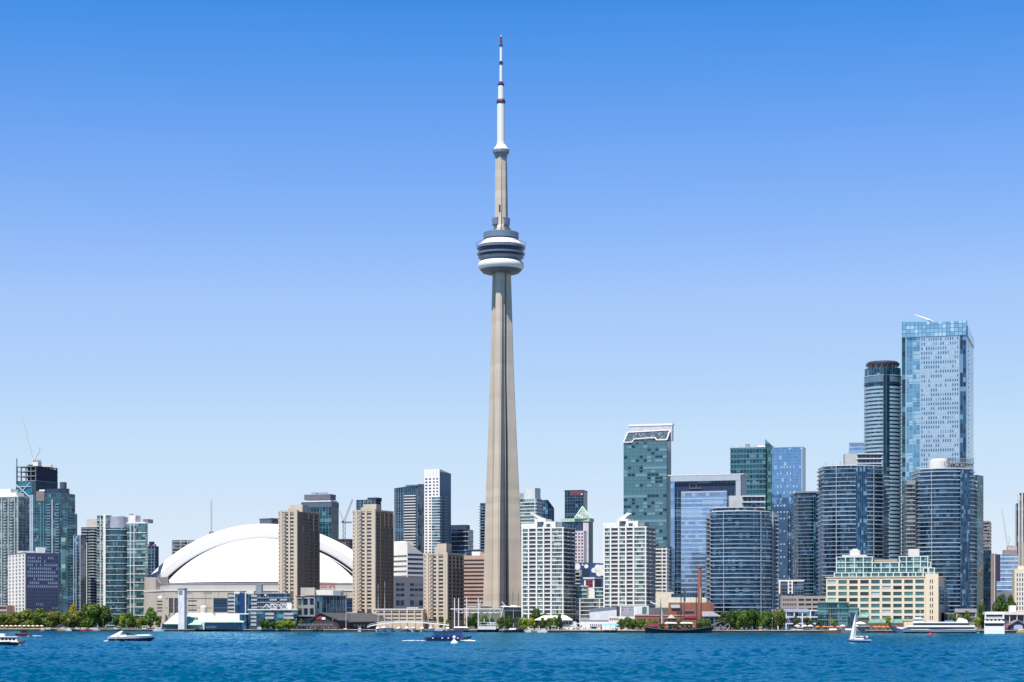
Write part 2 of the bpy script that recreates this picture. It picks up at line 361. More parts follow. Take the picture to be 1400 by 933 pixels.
# ---------------------------------------------------------------- water, ground, quay
SH = [(-900, 1790), (-200, 1790), (0, 1790), (120, 1790), (230, 1700), (400, 1640), (560, 1560), (660, 1500), (760, 1430), (880, 1385), (1060, 1360), (1240, 1355), (1400, 1355), (1600, 1355), (2400, 1355)]
def shoreY(px):
    for (a, ya), (b, yb) in zip(SH, SH[1:]):
        if a <= px <= b: return ya+(yb-ya)*(px-a)/(b-a)
    return SH[-1][1]
def make_water():
    cols, n2 = 820, 0
    ys = [150.0]
    while ys[-1] < 1850: ys.append(ys[-1]*1.0029+.05)
    ys = np.array(ys); rows = len(ys)
    u = np.linspace(-1, 1, cols); half = .31*ys+40
    X = half[:, None]*u[None, :]; Y = np.repeat(ys[:, None], cols, 1)
    rng = np.random.default_rng(3); Zc = np.zeros_like(X)
    wind = math.radians(-62)
    for lam, amp, k in [(26, .04, 7), (12, .05, 9), (6.5, .075, 14), (3.8, .11, 20), (2.3, .085, 24), (1.4, .05, 24)]:
        for _ in range(k):
            l = lam*rng.uniform(.7, 1.4); a = wind+rng.normal(0, .55); kk = 2*math.pi/l; ph = rng.uniform(0, 6.28)
            t = kk*(X*math.cos(a)+Y*math.sin(a))+ph
            fade = np.clip(1-(np.maximum(ys*.0029, 2*half/cols)[:, None])/(l*1.6), .55, 1)
            s_ = np.sin(t); amp_ = amp; Zc += amp/math.sqrt(k)*1.45*(s_+.3*np.cos(2*t))*fade
    gust = 1+.35*np.sin(X/38+np.sin(Y/70)*1.5)*np.sin(Y/55+1)
    Zc *= gust
    co = np.stack([X, Y, Zc], -1).reshape(-1, 3)
    ii = np.arange(rows-1)[:, None]*cols+np.arange(cols-1)[None, :]
    q = np.stack([ii, ii+1, ii+cols+1, ii+cols], -1).reshape(-1, 4)
    big = 40000.0
    ext = np.array([(-big, -big, -.75), (big, -big, -.75), (big, 3000, -.75), (-big, 3000, -.75)])
    nv = len(co); co = np.concatenate([co, ext]); q = np.concatenate([q, [[nv, nv+1, nv+2, nv+3]]])
    me = bpy.data.meshes.new('lake_water'); me.vertices.add(len(co)); me.vertices.foreach_set('co', co.astype(np.float32).ravel())
    me.loops.add(len(q)*4); me.loops.foreach_set('vertex_index', q.astype(np.int32).ravel())
    me.polygons.add(len(q)); me.polygons.foreach_set('loop_start', np.arange(0, len(q)*4, 4, dtype=np.int32))
    me.polygons.foreach_set('use_smooth', np.ones(len(q), bool)); me.update(calc_edges=True)
    m, N, L, p = newmat('lake_water')
    tc = N.new('ShaderNodeTexCoord'); mp = N.new('ShaderNodeMapping'); mp.inputs['Scale'].default_value = (.35, 1, 1); mp.inputs['Rotation'].default_value = (0, 0, .3)
    L.new(tc.outputs['Object'], mp.inputs[0])
    n1 = N.new('ShaderNodeTexNoise'); n1.inputs['Scale'].default_value = 1.3; n1.inputs['Detail'].default_value = 5; L.new(mp.outputs[0], n1.inputs['Vector'])
    bp = N.new('ShaderNodeBump'); bp.inputs['Strength'].default_value = .8; bp.inputs['Distance'].default_value = .3
    L.new(n1.outputs['Fac'], bp.inputs['Height']); L.new(bp.outputs[0], p.inputs['Normal'])
    # wind patches: large soft areas where the chop is rougher or calmer
    n2_ = N.new('ShaderNodeTexNoise'); n2_.inputs['Scale'].default_value = .012; n2_.inputs['Detail'].default_value = 3; L.new(mp.outputs[0], n2_.inputs['Vector'])
    mr = N.new('ShaderNodeMapRange'); mr.inputs[1].default_value = .35; mr.inputs[2].default_value = .65; mr.inputs[3].default_value = .3; mr.inputs[4].default_value = 1.2; L.new(n2_.outputs['Fac'], mr.inputs[0]); L.new(mr.outputs[0], bp.inputs['Strength'])
    df = N.new('ShaderNodeBsdfDiffuse'); df.inputs['Color'].default_value = (.0, .062, .125, 1); gl = N.new('ShaderNodeBsdfGlossy'); gl.inputs['Color'].default_value = (.35, .74, .97, 1); gl.inputs['Roughness'].default_value = .1
    L.new(bp.outputs[0], df.inputs['Normal']); L.new(bp.outputs[0], gl.inputs['Normal']); fn = N.new('ShaderNodeFresnel'); fn.inputs['IOR'].default_value = 1.3; L.new(bp.outputs[0], fn.inputs['Normal'])
    ml = N.new('ShaderNodeMath'); ml.operation = 'MULTIPLY'; ml.inputs[1].default_value = .8; L.new(fn.outputs[0], ml.inputs[0])
    ms = N.new('ShaderNodeMixShader'); L.new(ml.outputs[0], ms.inputs[0]); L.new(df.outputs[0], ms.inputs[1]); L.new(gl.outputs[0], ms.inputs[2]); L.new(ms.outputs[0], N['Material Output'].inputs[0])
    me.materials.append(m); o = bpy.data.objects.new('lake_water', me); COL.objects.link(o); tag(o, kind='structure')
make_water()
def make_ground():
    pts = [(PX(px, Y), Y) for px, Y in SH]; pts += [(40000, 1355), (40000, 40000), (-40000, 40000), (-40000, 1790)]
    b = MB(); b.poly([(x, y, GZ) for x, y in pts]); g = b.build('ground', plain('paved_ground', (.23, .22, .20), .9, var=.25, scale=.05)); tag(g, kind='structure')
    b = MB(); line = [(PX(px, Y), Y) for px, Y in SH]
    for a, c in zip(line, line[1:]): b.face_box(a, c, -2, GZ-.45, .004, .3)
    tag(b.build('quay_wall', plain('wet_quay_wall', (.035, .037, .04), .7, var=.4, scale=.3)), kind='structure')
    b = MB()
    for a, c in zip(line, line[1:]): b.face_box(a, c, GZ-.45, GZ+.12, .35, 3.5)
    tag(b.build('quay_edge', plain('quay_concrete', (.36, .35, .33), .8, var=.3, scale=.15)), kind='structure')
    # grass strip of the park
    b = MB(); b.prism([(PX(-60, 1835), 1835), (PX(225, 1790), 1790), (PX(225, 1850), 1850), (PX(-60, 1890), 1890)], GZ, GZ+.9)
    tag(b.build('grass', plain('park_grass', (.10, .15, .04), .9, var=.3, scale=.2)), kind='structure')
    b = MB(); b.prism([(PX(-60, 1797), 1797), (PX(95, 1797), 1797), (PX(95, 1825), 1825), (PX(-60, 1830), 1830)], GZ, GZ+.5)
    tag(b.build('beach_sand', plain('beach_sand', (.50, .42, .28), .95, var=.15)), kind='structure')
make_ground()
def circ(Y, xa, xb, n=28, sy=1.0):
    r = (xb-xa)/2/F*Y; cx = PX((xa+xb)/2, Y); return [(cx+r*math.cos(2*math.pi*i/n), Y+r*sy+r*sy*math.sin(2*math.pi*i/n)) for i in range(n)]
def lin(a, b, n): return [a+(b-a)*i/(n-1) for i in range(n)]
def rails(B, top, x0, x1, n=5, h=2, mat=METAL, f=0, name='roof_mast'):
    P0, P1 = B.poly[f], B.poly[f+1]
    for x in lin(x0, x1, n):
        p = on(P0, P1, x); b = MB(); z = B.z(top); b.tube((p.x, p.y+4, z-.3), (p.x, p.y+4, z+h*random.uniform(.5, 1.1)), .18); b.build(name, mat, B.root)
# ======================================================= observation tower
def cn_tower():
    Y = 1850.0; cx = PX(685, Y); s = Y/F; Z = lambda py: PZ(py, Y)
    T = thing('observation_tower', 'very tall slender concrete observation tower with round pod and red-banded white antenna', 'tower', (cx, Y, GZ))
    conc = plain('tower_concrete', (.55, .48, .395), .8, var=.10, scale=.05, streak=True)
    N = conc.node_tree.nodes; L = conc.node_tree.links; p = N['Principled BSDF']
    # thin pour lines every few metres
    tc = N.new('ShaderNodeTexCoord'); sx = N.new('ShaderNodeSeparateXYZ'); L.new(tc.outputs['Object'], sx.inputs[0])
    a = N.new('ShaderNodeMath'); a.operation = 'MULTIPLY'; a.inputs[1].default_value = 1/6.5; L.new(sx.outputs[2], a.inputs[0])
    wn = N.new('ShaderNodeTexWhiteNoise'); wn.noise_dimensions = '1D'; fl = N.new('ShaderNodeMath'); fl.operation = 'FLOOR'; L.new(a.outputs[0], fl.inputs[0]); L.new(fl.outputs[0], wn.inputs['W'])
    mr = N.new('ShaderNodeMapRange'); mr.inputs[3].default_value = .90; mr.inputs[4].default_value = 1.05; L.new(wn.outputs['Value'], mr.inputs[0])
    old = p.inputs['Base Color'].links[0].from_socket; vm = N.new('ShaderNodeVectorMath'); vm.operation = 'SCALE'; L.new(old, vm.inputs[0]); L.new(mr.outputs[0], vm.inputs['Scale']); L.new(vm.outputs[0], p.inputs['Base Color'])
    wa = [R(-103), R(17), R(137)]
    def rad(py):
        pts = [(840, 30.5), (830, 29.8), (780, 27.8), (700, 25.6), (600, 20.5), (500, 16.0), (415, 13.6), (372, 12.2)]
        for (y1, r1), (y0, r0) in zip(pts, pts[1:]):
            if y0 <= py <= y1: return r0+(r1-r0)*(py-y0)/(y1-y0)
    def sec(py):
        r = rad(py)*s; hw = (4.6 if py > 600 else 4.2+.4*(py-372)/228)*s; rc = max(7.2, min(9.5, rad(py)*.44))*s; out = []
        for k, t in enumerate(wa):
            d = Vector((math.cos(t), math.sin(t))); n = Vector((-d.y, d.x))
            hw2 = hw*1.45
            out += [d*rc-n*hw2, d*r-n*hw, d*r+n*hw, d*rc+n*hw2]
            t2 = t+R(60); e = Vector((math.cos(t2), math.sin(t2))); out.append(e*rc*.92)
        return [(cx+q.x, Y+q.y, Z(py)) for q in out]
    b = MB(); b.loft([sec(py) for py in (857, 840, 830, 780, 740, 700, 650, 600, 550, 500, 455, 415, 372)] if False else [sec(py) for py in (840, 830, 780, 740, 700, 650, 600, 550, 500, 455, 415, 372)])
    b.build('shaft', conc, T)
    # raised strips on the three legs' end faces
    for t in wa:
        d = Vector((math.cos(t), math.sin(t))); n = Vector((-d.y, d.x)); b = MB(); ss = []
        for py in (838, 780, 700, 600, 500, 415, 376):
            r = rad(py)*s; hw = 2.9*s
            ss.append([(cx+q.x, Y+q.y, Z(py)) for q in (d*(r-1)-n*hw, d*(r+.7)-n*hw, d*(r+.7)+n*hw, d*(r-1)+n*hw)])
        b.loft(ss); b.build('leg_rib', conc, T)
    # dark lift glass in each groove, a pale rail beside it
    gd = glass('lift_glass', (.012, .02, .05), (.03, .05, .10), (.08, .12, .2), .3, .05, metal=.3, frame=(.02, .03, .05), fw=.3, fh=.1)
    for t in (wa[0]+R(60), wa[1]+R(60), wa[2]+R(60)):
        d = Vector((math.cos(t), math.sin(t))); n = Vector((-d.y, d.x)); b = MB(); c = MB(); ss = []; s2 = []
        for py in (838, 780, 700, 600, 500, 415, 376):
            r = max(7.2, min(9.5, rad(py)*.44))*s*.92
            ss.append([(cx+q.x, Y+q.y, Z(py)) for q in (d*(r-4)-n*2.6*s, d*(r+.8)-n*2.6*s, d*(r+.8)+n*2.6*s, d*(r-4)+n*2.6*s)])
            s2.append([(cx+q.x, Y+q.y, Z(py)) for q in (d*(r-2)-n*3.6*s, d*(r+2.2)-n*3.6*s, d*(r+2.2)-n*2.7*s, d*(r-2)-n*2.7*s)])
        b.loft(ss); b.build('lift_glazing', gd, T); c.loft(s2); c.build('guide_rail', conc, T)
    def ring(name, prof, mat, par=T, n=48, smooth=False):
        b = MB(); b.lathe([(r*s, Z(py)) for r, py in prof], n, (cx, Y)); return b.build(name, mat, par, smooth=smooth)
    pale = plain('pod_panel_blue_grey', (.19, .24, .33), .35, .2, var=.05); dk = plain('pod_dark_glass', (.008, .012, .035), .15, var=.2)
    wht = plain('radome_white', (.8, .8, .78), .4, var=.02)
    # main pod
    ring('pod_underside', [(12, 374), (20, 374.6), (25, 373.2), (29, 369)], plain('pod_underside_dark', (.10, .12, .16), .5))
    tor = [(31.6-4.2+4.2*math.cos(t), 363.9-5.7*math.sin(t)) for t in [R(a) for a in range(-100, 100, 14)]]
    ring('radome_ring', [(26, 370)]+tor+[(22, 357.6)], wht, smooth=True)
    ring('pod_soffit', [(22, 360), (26, 358.2), (30.6, 353.2), (31.4, 352.6)], pale)
    ring('lower_window_band', [(30.6, 353), (30.6, 348)], dk)
    ring('middle_deck_rim', [(30, 349.2), (32.6, 349), (32.8, 346.6), (30, 346.4)], pale)
    ring('upper_window_band', [(30.9, 347), (31, 340.5)], dk)
    ring('upper_deck_rim', [(30, 341), (33.2, 340.8), (33.4, 337.8), (29, 337.3)], pale)
    ring('top_window_band', [(30.5, 338), (30.2, 335), (29.5, 334.6)], dk)
    ring('roof_cone', [(31, 336.6), (30, 334.9), (25.5, 331.5), (23.5, 329), (22, 328.4)], wht)
    ring('roof_gap_painted_shade', [(22.6, 329.6), (22.8, 327)], dk)  # dark ring colour stands in for shade between roof cone and drum
    ring('roof_drum', [(22, 327.4), (24.2, 327.2), (24.4, 319.3), (22, 318.6), (6, 318)], pale)
    # edge walk railing
    b = MB(); n = 40
    for i in range(n):
        t0 = 2*math.pi*i/n; t1 = 2*math.pi*(i+1)/n; p = lambda t, py, r=34.2: (cx+r*s*math.cos(t), Y+r*s*math.sin(t), Z(py))
        b.tube(p(t0, 333.4), p(t1, 333.4), .22, 4)
        if i % 2 == 0: b.tube(p(t0, 333.4), p(t0, 338, 33), .16, 4)
    b.build('edge_railing', METAL, T)
    # neck, upper shaft
    ring('neck_base', [(9.5, 318.6), (9.5, 312), (8.5, 308)], conc, n=12)
    for t in wa:
        d = Vector((math.cos(t), math.sin(t))); n_ = Vector((-d.y, d.x)); b = MB()
        f = lambda r, py, hw: [(cx+q.x, Y+q.y, Z(py)) for q in (d*2*s-n_*hw*s, d*r*s-n_*hw*s, d*r*s+n_*hw*s, d*2*s+n_*hw*s)]
        b.loft([f(14.5, 318.4, 2.6), f(13.2, 313, 2.4), f(10.5, 309.5, 2.4), f(9.2, 298, 2.3), f(8, 226, 2.2), f(7.4, 216, 2.0)]); b.build('upper_fin', conc, T)
    b = MB(); hexa = lambda r, py: [(cx+r*s*math.cos(R(17+60*i)), Y+r*s*math.sin(R(17+60*i)), Z(py)) for i in range(6)]
    b.loft([hexa(9.0, 318), hexa(8.7, 290), hexa(8.2, 209)]); b.build('upper_shaft', conc, T)
    b = MB(); p = Vector((cx-2*s, Y-9.2*s)); b.box(p.x-.6, p.x+1.0, p.y, p.y+3, Z(292), Z(282)); b.build('shaft_opening', DARK, T)
    # small upper pod: two drum segments either side of the shaft
    for a0, a1 in ((R(-70), R(95)), (R(120), R(247))):
        b = MB(); b.lathe([(8*s, Z(311)), (10.8*s, Z(309.5)), (12.2*s, Z(308)), (12.4*s, Z(299.3)), (10.5*s, Z(298.4)), (8*s, Z(298.2))], 20, (cx, Y), a0=a0, a1=a1)
        b.build('upper_pod', pale, T)
    ring('flared_collar', [(8.2, 216), (8.6, 213), (11.2, 209.5), (11.4, 205.5), (9, 205)], plain('collar_grey', (.22, .25, .3), .4, .2))
    A = ring('antenna', [(11, 206), (10.2, 204.2), (5.8, 198), (5.5, 194), (5.4, 142)], wht, n=20)
    ring('antenna_section', [(4.2, 137), (4.0, 117)], wht, A, 16); ring('antenna_section', [(2.1, 113), (2.0, 88)], wht, A, 12)
    ring('antenna_section', [(1.8, 84), (1.7, 63.5)], wht, A, 12)
    rd = plain('antenna_maroon', (.20, .02, .04), .5); nv = plain('antenna_navy', (.02, .02, .07), .5)
    for prof, mt in [([(5, 142.5), (6.1, 141.5), (6.1, 139)], nv), ([(6.0, 139), (5.2, 136.3), (3, 136)], rd), ([(4, 118), (4.4, 117), (4.4, 115)], nv), ([(2.9, 115), (2.7, 112), (1, 112)], rd),
                     ([(2, 89), (2.5, 88.5), (2.4, 84.5), (1, 84)], nv), ([(2, 64), (2.4, 63.5), (2.2, 61.5)], nv), ([(1.45, 61.5), (1.4, 50.5), (0, 50.4)], rd)]:
        ring('antenna_band', prof, mt, A, 14)
    ring('beacon', [(.9, 50.6), (.8, 49), (0, 48.4)], wht, A, 8)
    # low base building at the foot
    b = MB(); b.prism([(cx-26, Y-32), (cx+44, Y-32), (cx+48, Y-10), (cx-30, Y-10)], GZ, Z(832)); b.build('base_hall', plain('base_hall_green_grey', (.16, .19, .16), .6), T)
cn_tower()
# ======================================================= domed stadium
def stadium():
    Y = 2010.0; s = Y/F; cx = PX(362, Y); Z = lambda py: PZ(py, Y)
    T = thing('domed_stadium', 'concrete stadium under a huge white arched retractable roof', 'stadium', (cx, Y, GZ))
    def arc(R_, cyp, n, y0): # points of a circular arc in the facade plane
        t0 = math.acos(min(1, (cyp-797)/R_)); return [(cx+R_*s*math.sin(t), y0, PZ(cyp-R_*math.cos(t), Y)) for t in lin(-t0, t0, n)]
    wr = plain('roof_membrane_white', (.84, .84, .85), .45, var=.015, scale=.03); gr = plain('roof_fascia_grey', (.74, .74, .74), .5, var=.03)
    n = 64; b = MB()
    A0 = arc(211.5, 927.5, n, Y+70); A1 = arc(211.5, 927.5, n, Y+6); A2 = arc(201.5, 927.5, n, Y-4); A3 = arc(191.0, 927.5, n, Y-3.6); A4 = arc(191, 927.5, n, Y+70)
    for a, c in ((A0, A1), (A1, A2)):
        for i in range(n-1): b.poly([a[i], c[i], c[i+1], a[i+1]])
    b.build('arched_roof', wr, T)
    b = MB()
    for a, c in ((A2, A3), (A3, A4)):
        for i in range(n-1): b.poly([a[i], c[i], c[i+1], a[i+1]])
    for A, B_ in ((A0, A4),):
        b.poly(A0[::-1])
    b.build('roof_fascia', gr, T)
    # thin dark seam below the fascia
    b = MB(); S1 = arc(191.1, 927.5, n, Y-5.2); S2 = arc(190.0, 927.5, n, Y-5.2); S3 = arc(190.0, 927.5, n, Y-2); 
    for a, c in ((S1, S2), (S2, S3)):
        for i in range(n-1): b.poly([a[i], c[i], c[i+1], a[i+1]])
    b.build('roof_seam', DARK, T)
    # inner vault, then bulging quarter dome
    b = MB(); V1 = arc(190.5, 927.5, n, Y+30); V2 = arc(189.6, 927.5, n, Y-1)
    rs = []
    for k in range(9): # vault curving down to the dome edge
        f = k/8; rs.append([(cx+(p[0]-cx)*(1-.02*f*f), Y+30-40*f, GZ+(p[2]-GZ)*(1-.03*f*f)) for p in V1])
    for a, c in zip(rs, rs[1:]):
        for i in range(n-1): b.poly([a[i], c[i], c[i+1], a[i+1]])
    b.build('inner_vault', wr, T, smooth=True)
    b = MB(); cr = 168.0; cyp = 905.5; t0 = math.acos((cyp-799)/cr); rb = 129*s
    prof = [(cr*s*math.sin(t), PZ(cyp-cr*math.cos(t), Y)) for t in lin(t0, 0, 20)]
    prof[-1] = (0.0, prof[-1][1]); b.lathe(prof, 96, (cx, Y-14)); b.build('quarter_dome', wr, T, smooth=True)
    # panel joints on the dome
    for t in lin(R(200), R(340), 9):
        b = MB(); pts = [(cx+r*1.001*math.cos(t), Y-14+r*1.001*math.sin(t), z+.06) for r, z in prof]
        for p, q in zip(pts, pts[1:]): b.tube(p, q, .10, 4)
        b.build('roof_joint', gr, T)
    # walls
    yy = 1888.0; s2 = yy/F; z = lambda py, y=yy: PZ(py, y)
    xs = lambda px, y=yy: PX(px, y)
    main = [(xs(197, 1965), 1965), (xs(226), yy), (xs(498), yy), (xs(528, 1965), 1965), (xs(528, 2120), 2120), (xs(197, 2120), 2120)]
    b = MB(); b.prism(main, GZ, z(807)); b.build('wall', CONC, T)
    up = [(xs(200, 1972), 1972), (xs(232, 1896), 1896), (xs(494, 1896), 1896), (xs(524, 1970), 1970), (xs(524, 2110), 2110), (xs(200, 2110), 2110)]
    b = MB(); b.prism(up, z(807)-1, PZ(797.5, 1896)); b.build('upper_wall', plain('stadium_upper_wall', (.42, .42, .42), .7, var=.05, scale=.1), T)
    b = MB(); b.prism(offs(main, .5), z(808.2), z(806.2)); b.build('cornice', OFFW, T)
    b = MB(); b.prism(offs(up, .35), PZ(799, 1896), PZ(797.2, 1896)); b.build('gutter', METAL, T)
    # tall corner block left with the notch
    b = MB(); L = [(xs(197.5, 1962), 1962), (xs(213, 1922), 1922), (xs(219, 1922), 1930), (xs(226, 1985), 1985), (xs(197.5, 1995), 1995)]
    b.prism(L, GZ, PZ(806, 1930), ztop=[PZ(788, 1930), PZ(790, 1930), PZ(800, 1930), PZ(800, 1930), PZ(788, 1930)]); b.build('corner_tower', CONC, T)
    b = MB(); q = [(xs(209, 1955), 1955), (xs(230, 1940), 1940), (xs(230, 1990), 1990), (xs(209, 1990), 1990)]; b.prism(q, PZ(806, 1950), PZ(789.5, 1950)); b.build('roof_bearing', CONCD, T)
    def pl(x0, x1, t, bt, mat, out=.3, name='window'):
        b = MB(); b.box(xs(x0), xs(x1), yy-out, yy+.5, z(bt), z(t), cell=(3, 3)); return b.build(name, mat, T)
    for y0 in (821, 827.3, 833.6): pl(257, 269, y0, y0+1.5, WIN_D, .08, 'slot_window')
    for y0 in (821.3, 825.8, 830.3, 834.6): 
        b = MB(); P0 = main[0]; P1 = main[1]; b.face_box(on(P0, P1, 215), on(P0, P1, 222), z(y0+1.4), z(y0), .1); b.build('slot_window', WIN_D, T)
    for x0, x1 in ((231.5, 237), (239, 243.5)): pl(x0, x1, 818, 838, plain('deep_opening', (.06, .06, .09), .6), .06, 'tall_opening')
    for x0 in (230, 237.3, 243.8): pl(x0, x0+1.3, 817, 840, CONC, 1.2, 'column')
    pl(226, 497, 817.0, 818.0, CONC, .35, 'ledge'); pl(226, 497, 831, 831.5, CONCD, .12, 'joint_line')
    for x0, x1 in ((292, 311), (430, 452), (462, 482)):
        pl(x0, x1, 817, 837, NAVY, .1, 'recessed_window_wall')
        for k in range(4): pl(x0+1, x1-1, 819+k*4.2, 821.3+k*4.2, WIN_B, .25, 'window')
        pl(x0-1.6, x0, 816, 840, CONC, .8, 'column')
    for x0, x1 in ((240, 262), (278, 290), (320, 345), (350, 372), (384, 410), (455, 470)): pl(x0, x1, 809.2, 812.2, plain('vent_grille', (.3, .3, .32), .6), .08, 'vent')
    for k in range(14): pl(246+k*17.5, 246.5+k*17.5, 809, 838, CONCD, .05, 'joint_line')
    b = MB(); b.lathe([(4.4*s2, z(840)), (4.4*s2, z(830.5)), (3.4*s2, z(828.6)), (0, z(828))], 16, (xs(279.5), yy-5)); b.build('rooftop_turret', OFFW, T)
    # red roof lettering
    cu = bpy.data.curves.new('lettering', 'FONT'); cu.body = 'ROGERS CENTRE'; cu.size = 5.6; cu.extrude = .25; cu.align_x = 'CENTER'; cu.offset = .09
    tmp = bpy.data.objects.new('tmp', cu); COL.objects.link(tmp); dg = bpy.context.evaluated_depsgraph_get(); me = bpy.data.meshes.new_from_object(tmp.evaluated_get(dg)); bpy.data.objects.remove(tmp)
    me.name = 'sign_lettering'; me.materials.clear(); me.materials.append(REDM)
    wd = max(v.co.x for v in me.vertices)-min(v.co.x for v in me.vertices); k = (xs(458.5)-xs(436))/wd
    for v in me.vertices: v.co = Vector((v.co.x*k, -v.co.z, v.co.y*.95))
    o = bpy.data.objects.new('sign_lettering', me); COL.objects.link(o); o.parent = T; o.location = Vector((xs(447.3), yy-1.2, z(804.5)))-org[T.name]
    for x in (440, 446, 452, 457):
        b = MB(); b.tube((xs(x), yy-.8, z(808)), (xs(x), yy-.8, z(801)), .15, 4); b.build('sign_post', METAL, T)
    for x in lin(236, 400, 9):
        b = MB(); b.tube((xs(x), 1897, PZ(798, 1896)), (xs(x), 1897, PZ(796, 1896)), .12, 4); b.build('lightning_rod', METAL, T)
stadium()
# ======================================================= left cluster
def B(name, label, poly, Y, cat='building', group=None): return Bld(name, label, cat, poly, Y, group)
b_ = B('condo_tower', 'grey green glass condo tower with white roof box at the far left edge', quad(1960, -28, 25, 40, 22), 1960)
b_.core(G_COND, 678.5, (2.4, 2.9)); b_.block(WHITE, -20, 12, 668, 679); b_.block(OFFW, 12, 20, 673, 679)
b_.slabs(SLABG, 680.5, 4.0, 45, .55, .12); b_.piers(plain('sage_panel', (.36, .43, .42), .5), 0, [-8, 3, 12, 20.5, 25], 679, None, 1.1, .9)
b_.slabs(WHITE, 678, 4, 1, 1.2, .6, name='roof_edge')
b_.piers(SLABG, 1, [30.5, 35], 679, None, .8, .5); b_.balconies(0, [7.5, 16.5], 686, 4, 42, 4, SLABG, 1.3, .9); b_.done()
# tower under construction
Y = 2240
b_ = B('unfinished_tower', 'unfinished tower with open concrete floors and dark netting under a crane', quad(Y, 22, 49, 79, 28), Y)
b_.core(plain('netting_teal', (.02, .07, .10), .7, var=.4, scale=.12), 657, (3, 4), name='netted_wall')
zz = b_.z; inner = offs(b_.poly, -7)
b_.core(plain('core_concrete_dark', (.05, .06, .08), .8), 634, poly=offs(b_.poly, -9), base=660, name='concrete_core')
b_.slabs(plain('open_floor_slab', (.26, .27, .3), .7), 637, 6.6, 4, .8, .2)
for f, xs in ((0, (22.6, 28.5, 35, 42, 48.4)), (1, (52, 60, 68, 73, 78))): b_.piers(plain('column_blue_grey', (.10, .13, .18), .7), f, xs, 637, 658, 1.3, -.2, 'column', 1.2)
b_.panel(plain('dark_net_panel', (.012, .03, .07), .8, var=.5, scale=.2), 1, 50, 78.5, 657, 639.5, .25, name='safety_net')
b_.panel(plain('teal_sheet', (.015, .16, .24), .5, var=.3, scale=.15), 0, 22, 44, 680, 659, .4, name='safety_screen')
P0, P1 = b_.poly[0], b_.poly[1]
for x0, y0, x1, y1 in ((22, 680, 42, 660), (22, 661, 43, 681), (22, 665, 43, 665)):
    a, c = on(P0, P1, x0), on(P0, P1, x1); m_ = MB(); m_.tube((a.x-.6, a.y-.9, zz(y0)), (c.x-.6, c.y-.9, zz(y1)), .35, 5); m_.build('brace', STEELW, b_.root)
m_ = MB(); a = on(P0, P1, 23.5); m_.tube((a.x, a.y-1.5, zz(660)), (a.x, a.y-1.5, zz(626)), .55, 6); m_.build('hoist_mast', NAVY, b_.root)
b_.block(OFFW, 40, 47, 631, 637, 'formwork_box', 6, 6)
m_ = MB(); a = on(b_.poly[1], b_.poly[2], 60); m_.box(a.x-6, a.x+8, a.y+2, a.y+8, zz(637), zz(634)); m_.build('site_hut', OFFW, b_.root)
b_.done()
def crane(label, Y, bx, by, tx, ty, cxp, cyp, tower_bot, group='luffing tower cranes', w=1.0, mat=STEELW):
    T = thing('tower_crane', label, 'crane', (PX(bx, Y), Y, PZ(tower_bot, Y)), group=group)
    p = lambda x, y, dy=0: Vector((PX(x, Y), Y+dy, PZ(y, Y)))
    m = MB(); k = 1.1*w
    for dx, dy in ((-k, -k), (k, -k), (k, k), (-k, k)): m.tube(p(bx, tower_bot)+Vector((dx, dy, 0)), p(bx, by)+Vector((dx, dy, 0)), .22*w, 4)
    n = max(2, int((tower_bot-by)/3))
    for i in range(n):
        z0 = p(bx, tower_bot-(tower_bot-by)*i/n); z1 = p(bx, tower_bot-(tower_bot-by)*(i+1)/n); q = k if i % 2 else -k
        m.tube(z0+Vector((-q, -k, 0)), z1+Vector((q, -k, 0)), .14*w, 4); m.tube(z0+Vector((k, -q, 0)), z1+Vector((k, q, 0)), .14*w, 4)
    m.build('mast', mat, T)
    m = MB(); a = p(bx, by); b = p(tx, ty); d = (b-a).normalized(); u = d.cross(Vector((0, 1, 0))).normalized()
    for e in (u*.9*w+Vector((0, -.8, 0)), u*.9*w+Vector((0, .8, 0)), -u*.9*w): m.tube(a+e, b+e*.5, .2*w, 4)
    L = (b-a).length; n = int(L/3)
    for i in range(n):
        q0 = a+d*L*i/n; q1 = a+d*L*(i+1)/n; e = u*.9*w*(1 if i % 2 else -1); m.tube(q0+e, q1-e, .12*w, 4)
    m.build('jib', mat, T)
    m = MB(); c = p(cxp, cyp); m.tube(a, c, .25*w, 4); m.tube(c, c+Vector((-2.0*w, 0, 4*w)), .2*w, 4); m.build('back_stay', METAL, T)
    m = MB(); m.box(a.x-1*w, a.x+7.5*w, Y-1.4, Y+1.4, a.z-1.2*w, a.z+.5*w); m.build('machinery_deck', METAL, T)
    m = MB(); m.box(a.x-2.4*w, a.x-.8*w, Y-2.2, Y-.6, a.z-1.0*w, a.z+1.2*w); m.build('cab', OFFW, T)
    return T
crane('luffing crane with a long pale jib standing on the unfinished tower', 2255, 47, 630, 30, 568, 55, 616, 637)
crane('small luffing crane over the dark low building right of the stadium roof', 2380, 470.5, 714, 482, 683, 466, 703, 742, w=1.2, mat=plain('crane_grey', (.25, .22, .27), .5))
crane('pale crane with a steep white jib behind the stone tower at the right edge', 2100, 1378, 747, 1370, 696, 1381, 737, 757, w=.8)
Y = 2100
b_ = B('condo_tower', 'curved dark teal condo tower stepping down to the right at the far left', [tuple(p) for p in (quad(Y, 40, 84, None, 18, 28))], Y)
b_.core(G_TEAL, 674, (2.2, 2.8)); b_.slabs(SLABT, 681, 3.9, 45, .35, .25)
b_.piers(plain('pale_blue_panel', (.36, .45, .56), .4), 0, [42, 44.6], 676, None, 2.0, .6); b_.piers(SLABT, 0, [56, 60], 686, None, 1.0, .5); b_.piers(SLABW, 0, [71.5], 683, None, .9, .5)
